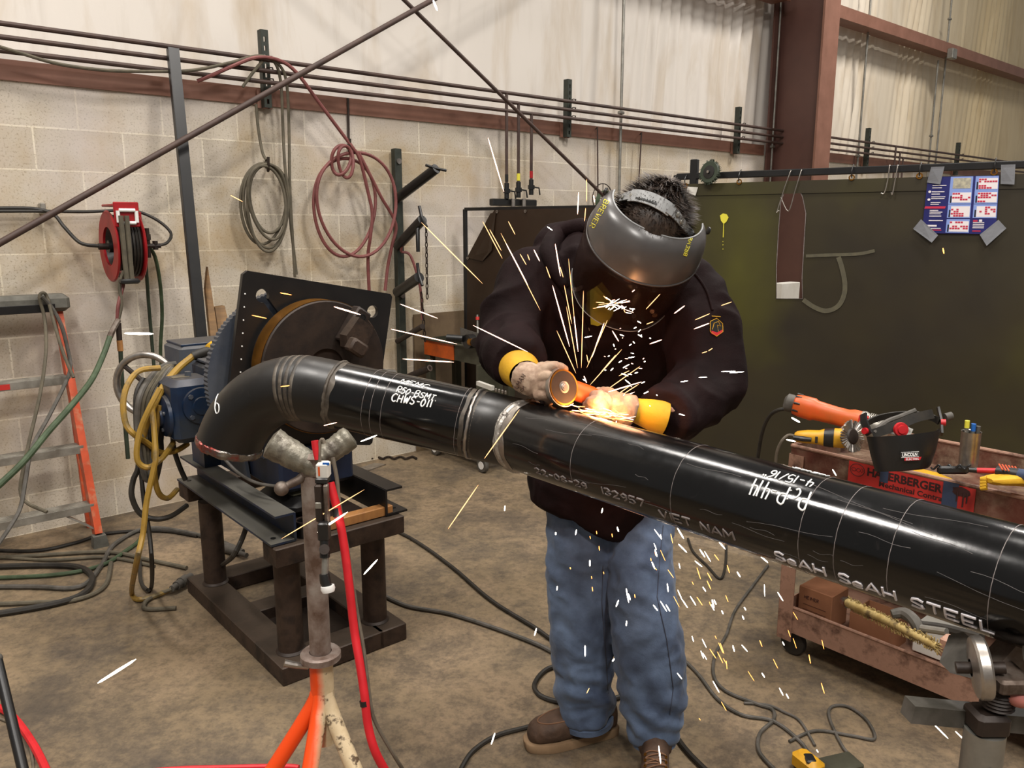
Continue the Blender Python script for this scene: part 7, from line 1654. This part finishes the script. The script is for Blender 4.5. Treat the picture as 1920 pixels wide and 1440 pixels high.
# long left flying ones
for (q, w_, m_, l) in (((183, 1281, 255, 1236), 7, 'spark_white', 'long white hot spark low on the left over the bare floor'), ((233, 625, 288, 626), 6.5, 'spark_white', 'white hot spark crossing the dark green hose under the reel'),
      ((595, 998, 652, 960), 5, 'spark_white', 'white spark beside the bright red hose at the stand'), ((528, 1010, 683, 918), 2.4, 'spark_thin', 'longest thin yellow spark crossing in front of the torch'), ((682, 1077, 708, 1049), 4, 'spark_white', 'short white spark over the right leg of the steel stand'),
      ((840, 992, 897, 909), 2.4, 'spark_thin', 'thin yellow spark over the open floor left of the jeans'), ((750, 570, 821, 597), 2.6, 'spark_rose', 'spark just right of the square black plate corner'), ((733, 617, 857, 645), 2.6, 'spark_rose', 'spark crossing above the orange cart panel'),
      ((755, 673, 851, 679), 3.2, 'spark_rose', 'spark lying below the orange cart panel'), ((887, 610, 990, 660), 2.6, 'spark_rose', 'spark passing over the yellow glove cuff'), ((790, 417, 905, 532), 2.4, 'spark_thin', 'spark slanting left of the left curtain'),
      ((676, 828, 707, 816), 3.5, 'spark_white', 'spark right of the taped V arm'), ((908, 860, 974, 768), 2.6, 'spark_thin', 'spark before the pipe elbow left of the bright weld'), ((626, 575, 676, 590), 4, 'spark_rose', 'bright spark at the top of the chuck jaw'),
      ((525, 549, 547, 553), 2.4, 'spark_orange', 'small orange spark on the upper part of the black plate'), ((472, 591, 500, 597), 2.2, 'spark_orange', 'small orange spark on the left part of the black plate'), ((526, 725, 543, 723), 2.4, 'spark_orange', 'small spark over the big elbow'),
      ((607, 798, 632, 792), 2.2, 'spark_rose', 'small spark under the pipe above the taped V arm'), ((812, 0, 820, 20), 5, 'spark_white', 'white spark at the very top where the rods cross'), ((432, 366, 455, 378), 2, 'spark_thin', 'tiny spark left of the grey hose coil'),
      ((1105, 1290, 1100, 1300), 2, 'spark_thin', 'tiny spark over the left jeans hem'), ((1745, 1352, 1778, 1385), 3, 'spark_white', 'left one of two slanting sparks under the roller handle bar'), ((1791, 1371, 1814, 1393), 3, 'spark_white', 'right one of two slanting sparks under the roller handle bar'),
      ((1484, 783, 1500, 792), 5, 'spark_white', 'bright spark in front of the orange grinder'), ((1474, 824, 1492, 828), 4, 'spark_white', 'bright spark at the tail of the yellow grinder'), ((1768, 465, 1770, 476), 3, 'spark_orange', 'lone spark on the right curtain below the poster'), ((1561, 880, 1568, 892), 3, 'spark_white', 'spark before the rusty cart end beside the chalk writing')):
    spark(*q, 1.72 if q[0] > 500 or q[1] > 1000 else 2.4, w_, m_, None, l)
# ================================================================= LIGHT
w = bpy.data.worlds.new('world'); sc.world = w; w.use_nodes = True
w.node_tree.nodes['Background'].inputs[0].default_value = (1.0, .95, .9, 1); w.node_tree.nodes['Background'].inputs[1].default_value = .22
def area(x, y, z, sx, sy, e, col=(1, .95, .89), rot=0):
    l = bpy.data.lights.new('high_bay_lamp', 'AREA'); l.shape = 'RECTANGLE'; l.size = sx; l.size_y = sy; l.energy = e; l.color = col
    o = bpy.data.objects.new('high_bay_lamp', l); COL.objects.link(o); o.location = (x, y, z); o.rotation_euler = (0, 0, rot); return o
area(-2.2, 1.2, 5.6, .6, 1.2, 150, rot=.7); area(1.8, 2.2, 5.8, .6, 1.2, 160, rot=.7); area(0, -2.5, 5.6, .6, 1.2, 210); area(5, 6.5, 6.2, .6, 1.2, 260, rot=.7); area(-1.0, 4.0, 6.2, .6, 1.2, 80, rot=.7)
area(2.2, -.8, 5.6, .4, 1.4, 120)
sp_l = bpy.data.lights.new('spark_glow', 'POINT'); sp_l.energy = 1.3; sp_l.color = (1, .42, .14); sp_l.shadow_soft_size = .03
so_ = bpy.data.objects.new('spark_glow', sp_l); COL.objects.link(so_); so_.location = cam(1128, 766, 1.80)
for q_, e_ in (((1168, 690, 1.84), .7), ((1190, 960, 2.02), .5)):
    l_ = bpy.data.lights.new('spark_glow', 'POINT'); l_.energy = e_; l_.color = (1, .42, .2); l_.shadow_soft_size = .05; o_ = bpy.data.objects.new('spark_glow', l_); COL.objects.link(o_); o_.location = cam(*q_)
sc.view_settings.view_transform = 'Standard'; sc.view_settings.look = 'None'; sc.view_settings.gamma = 1; sc.view_settings.use_curve_mapping = False
sc.view_settings.exposure = 0.32
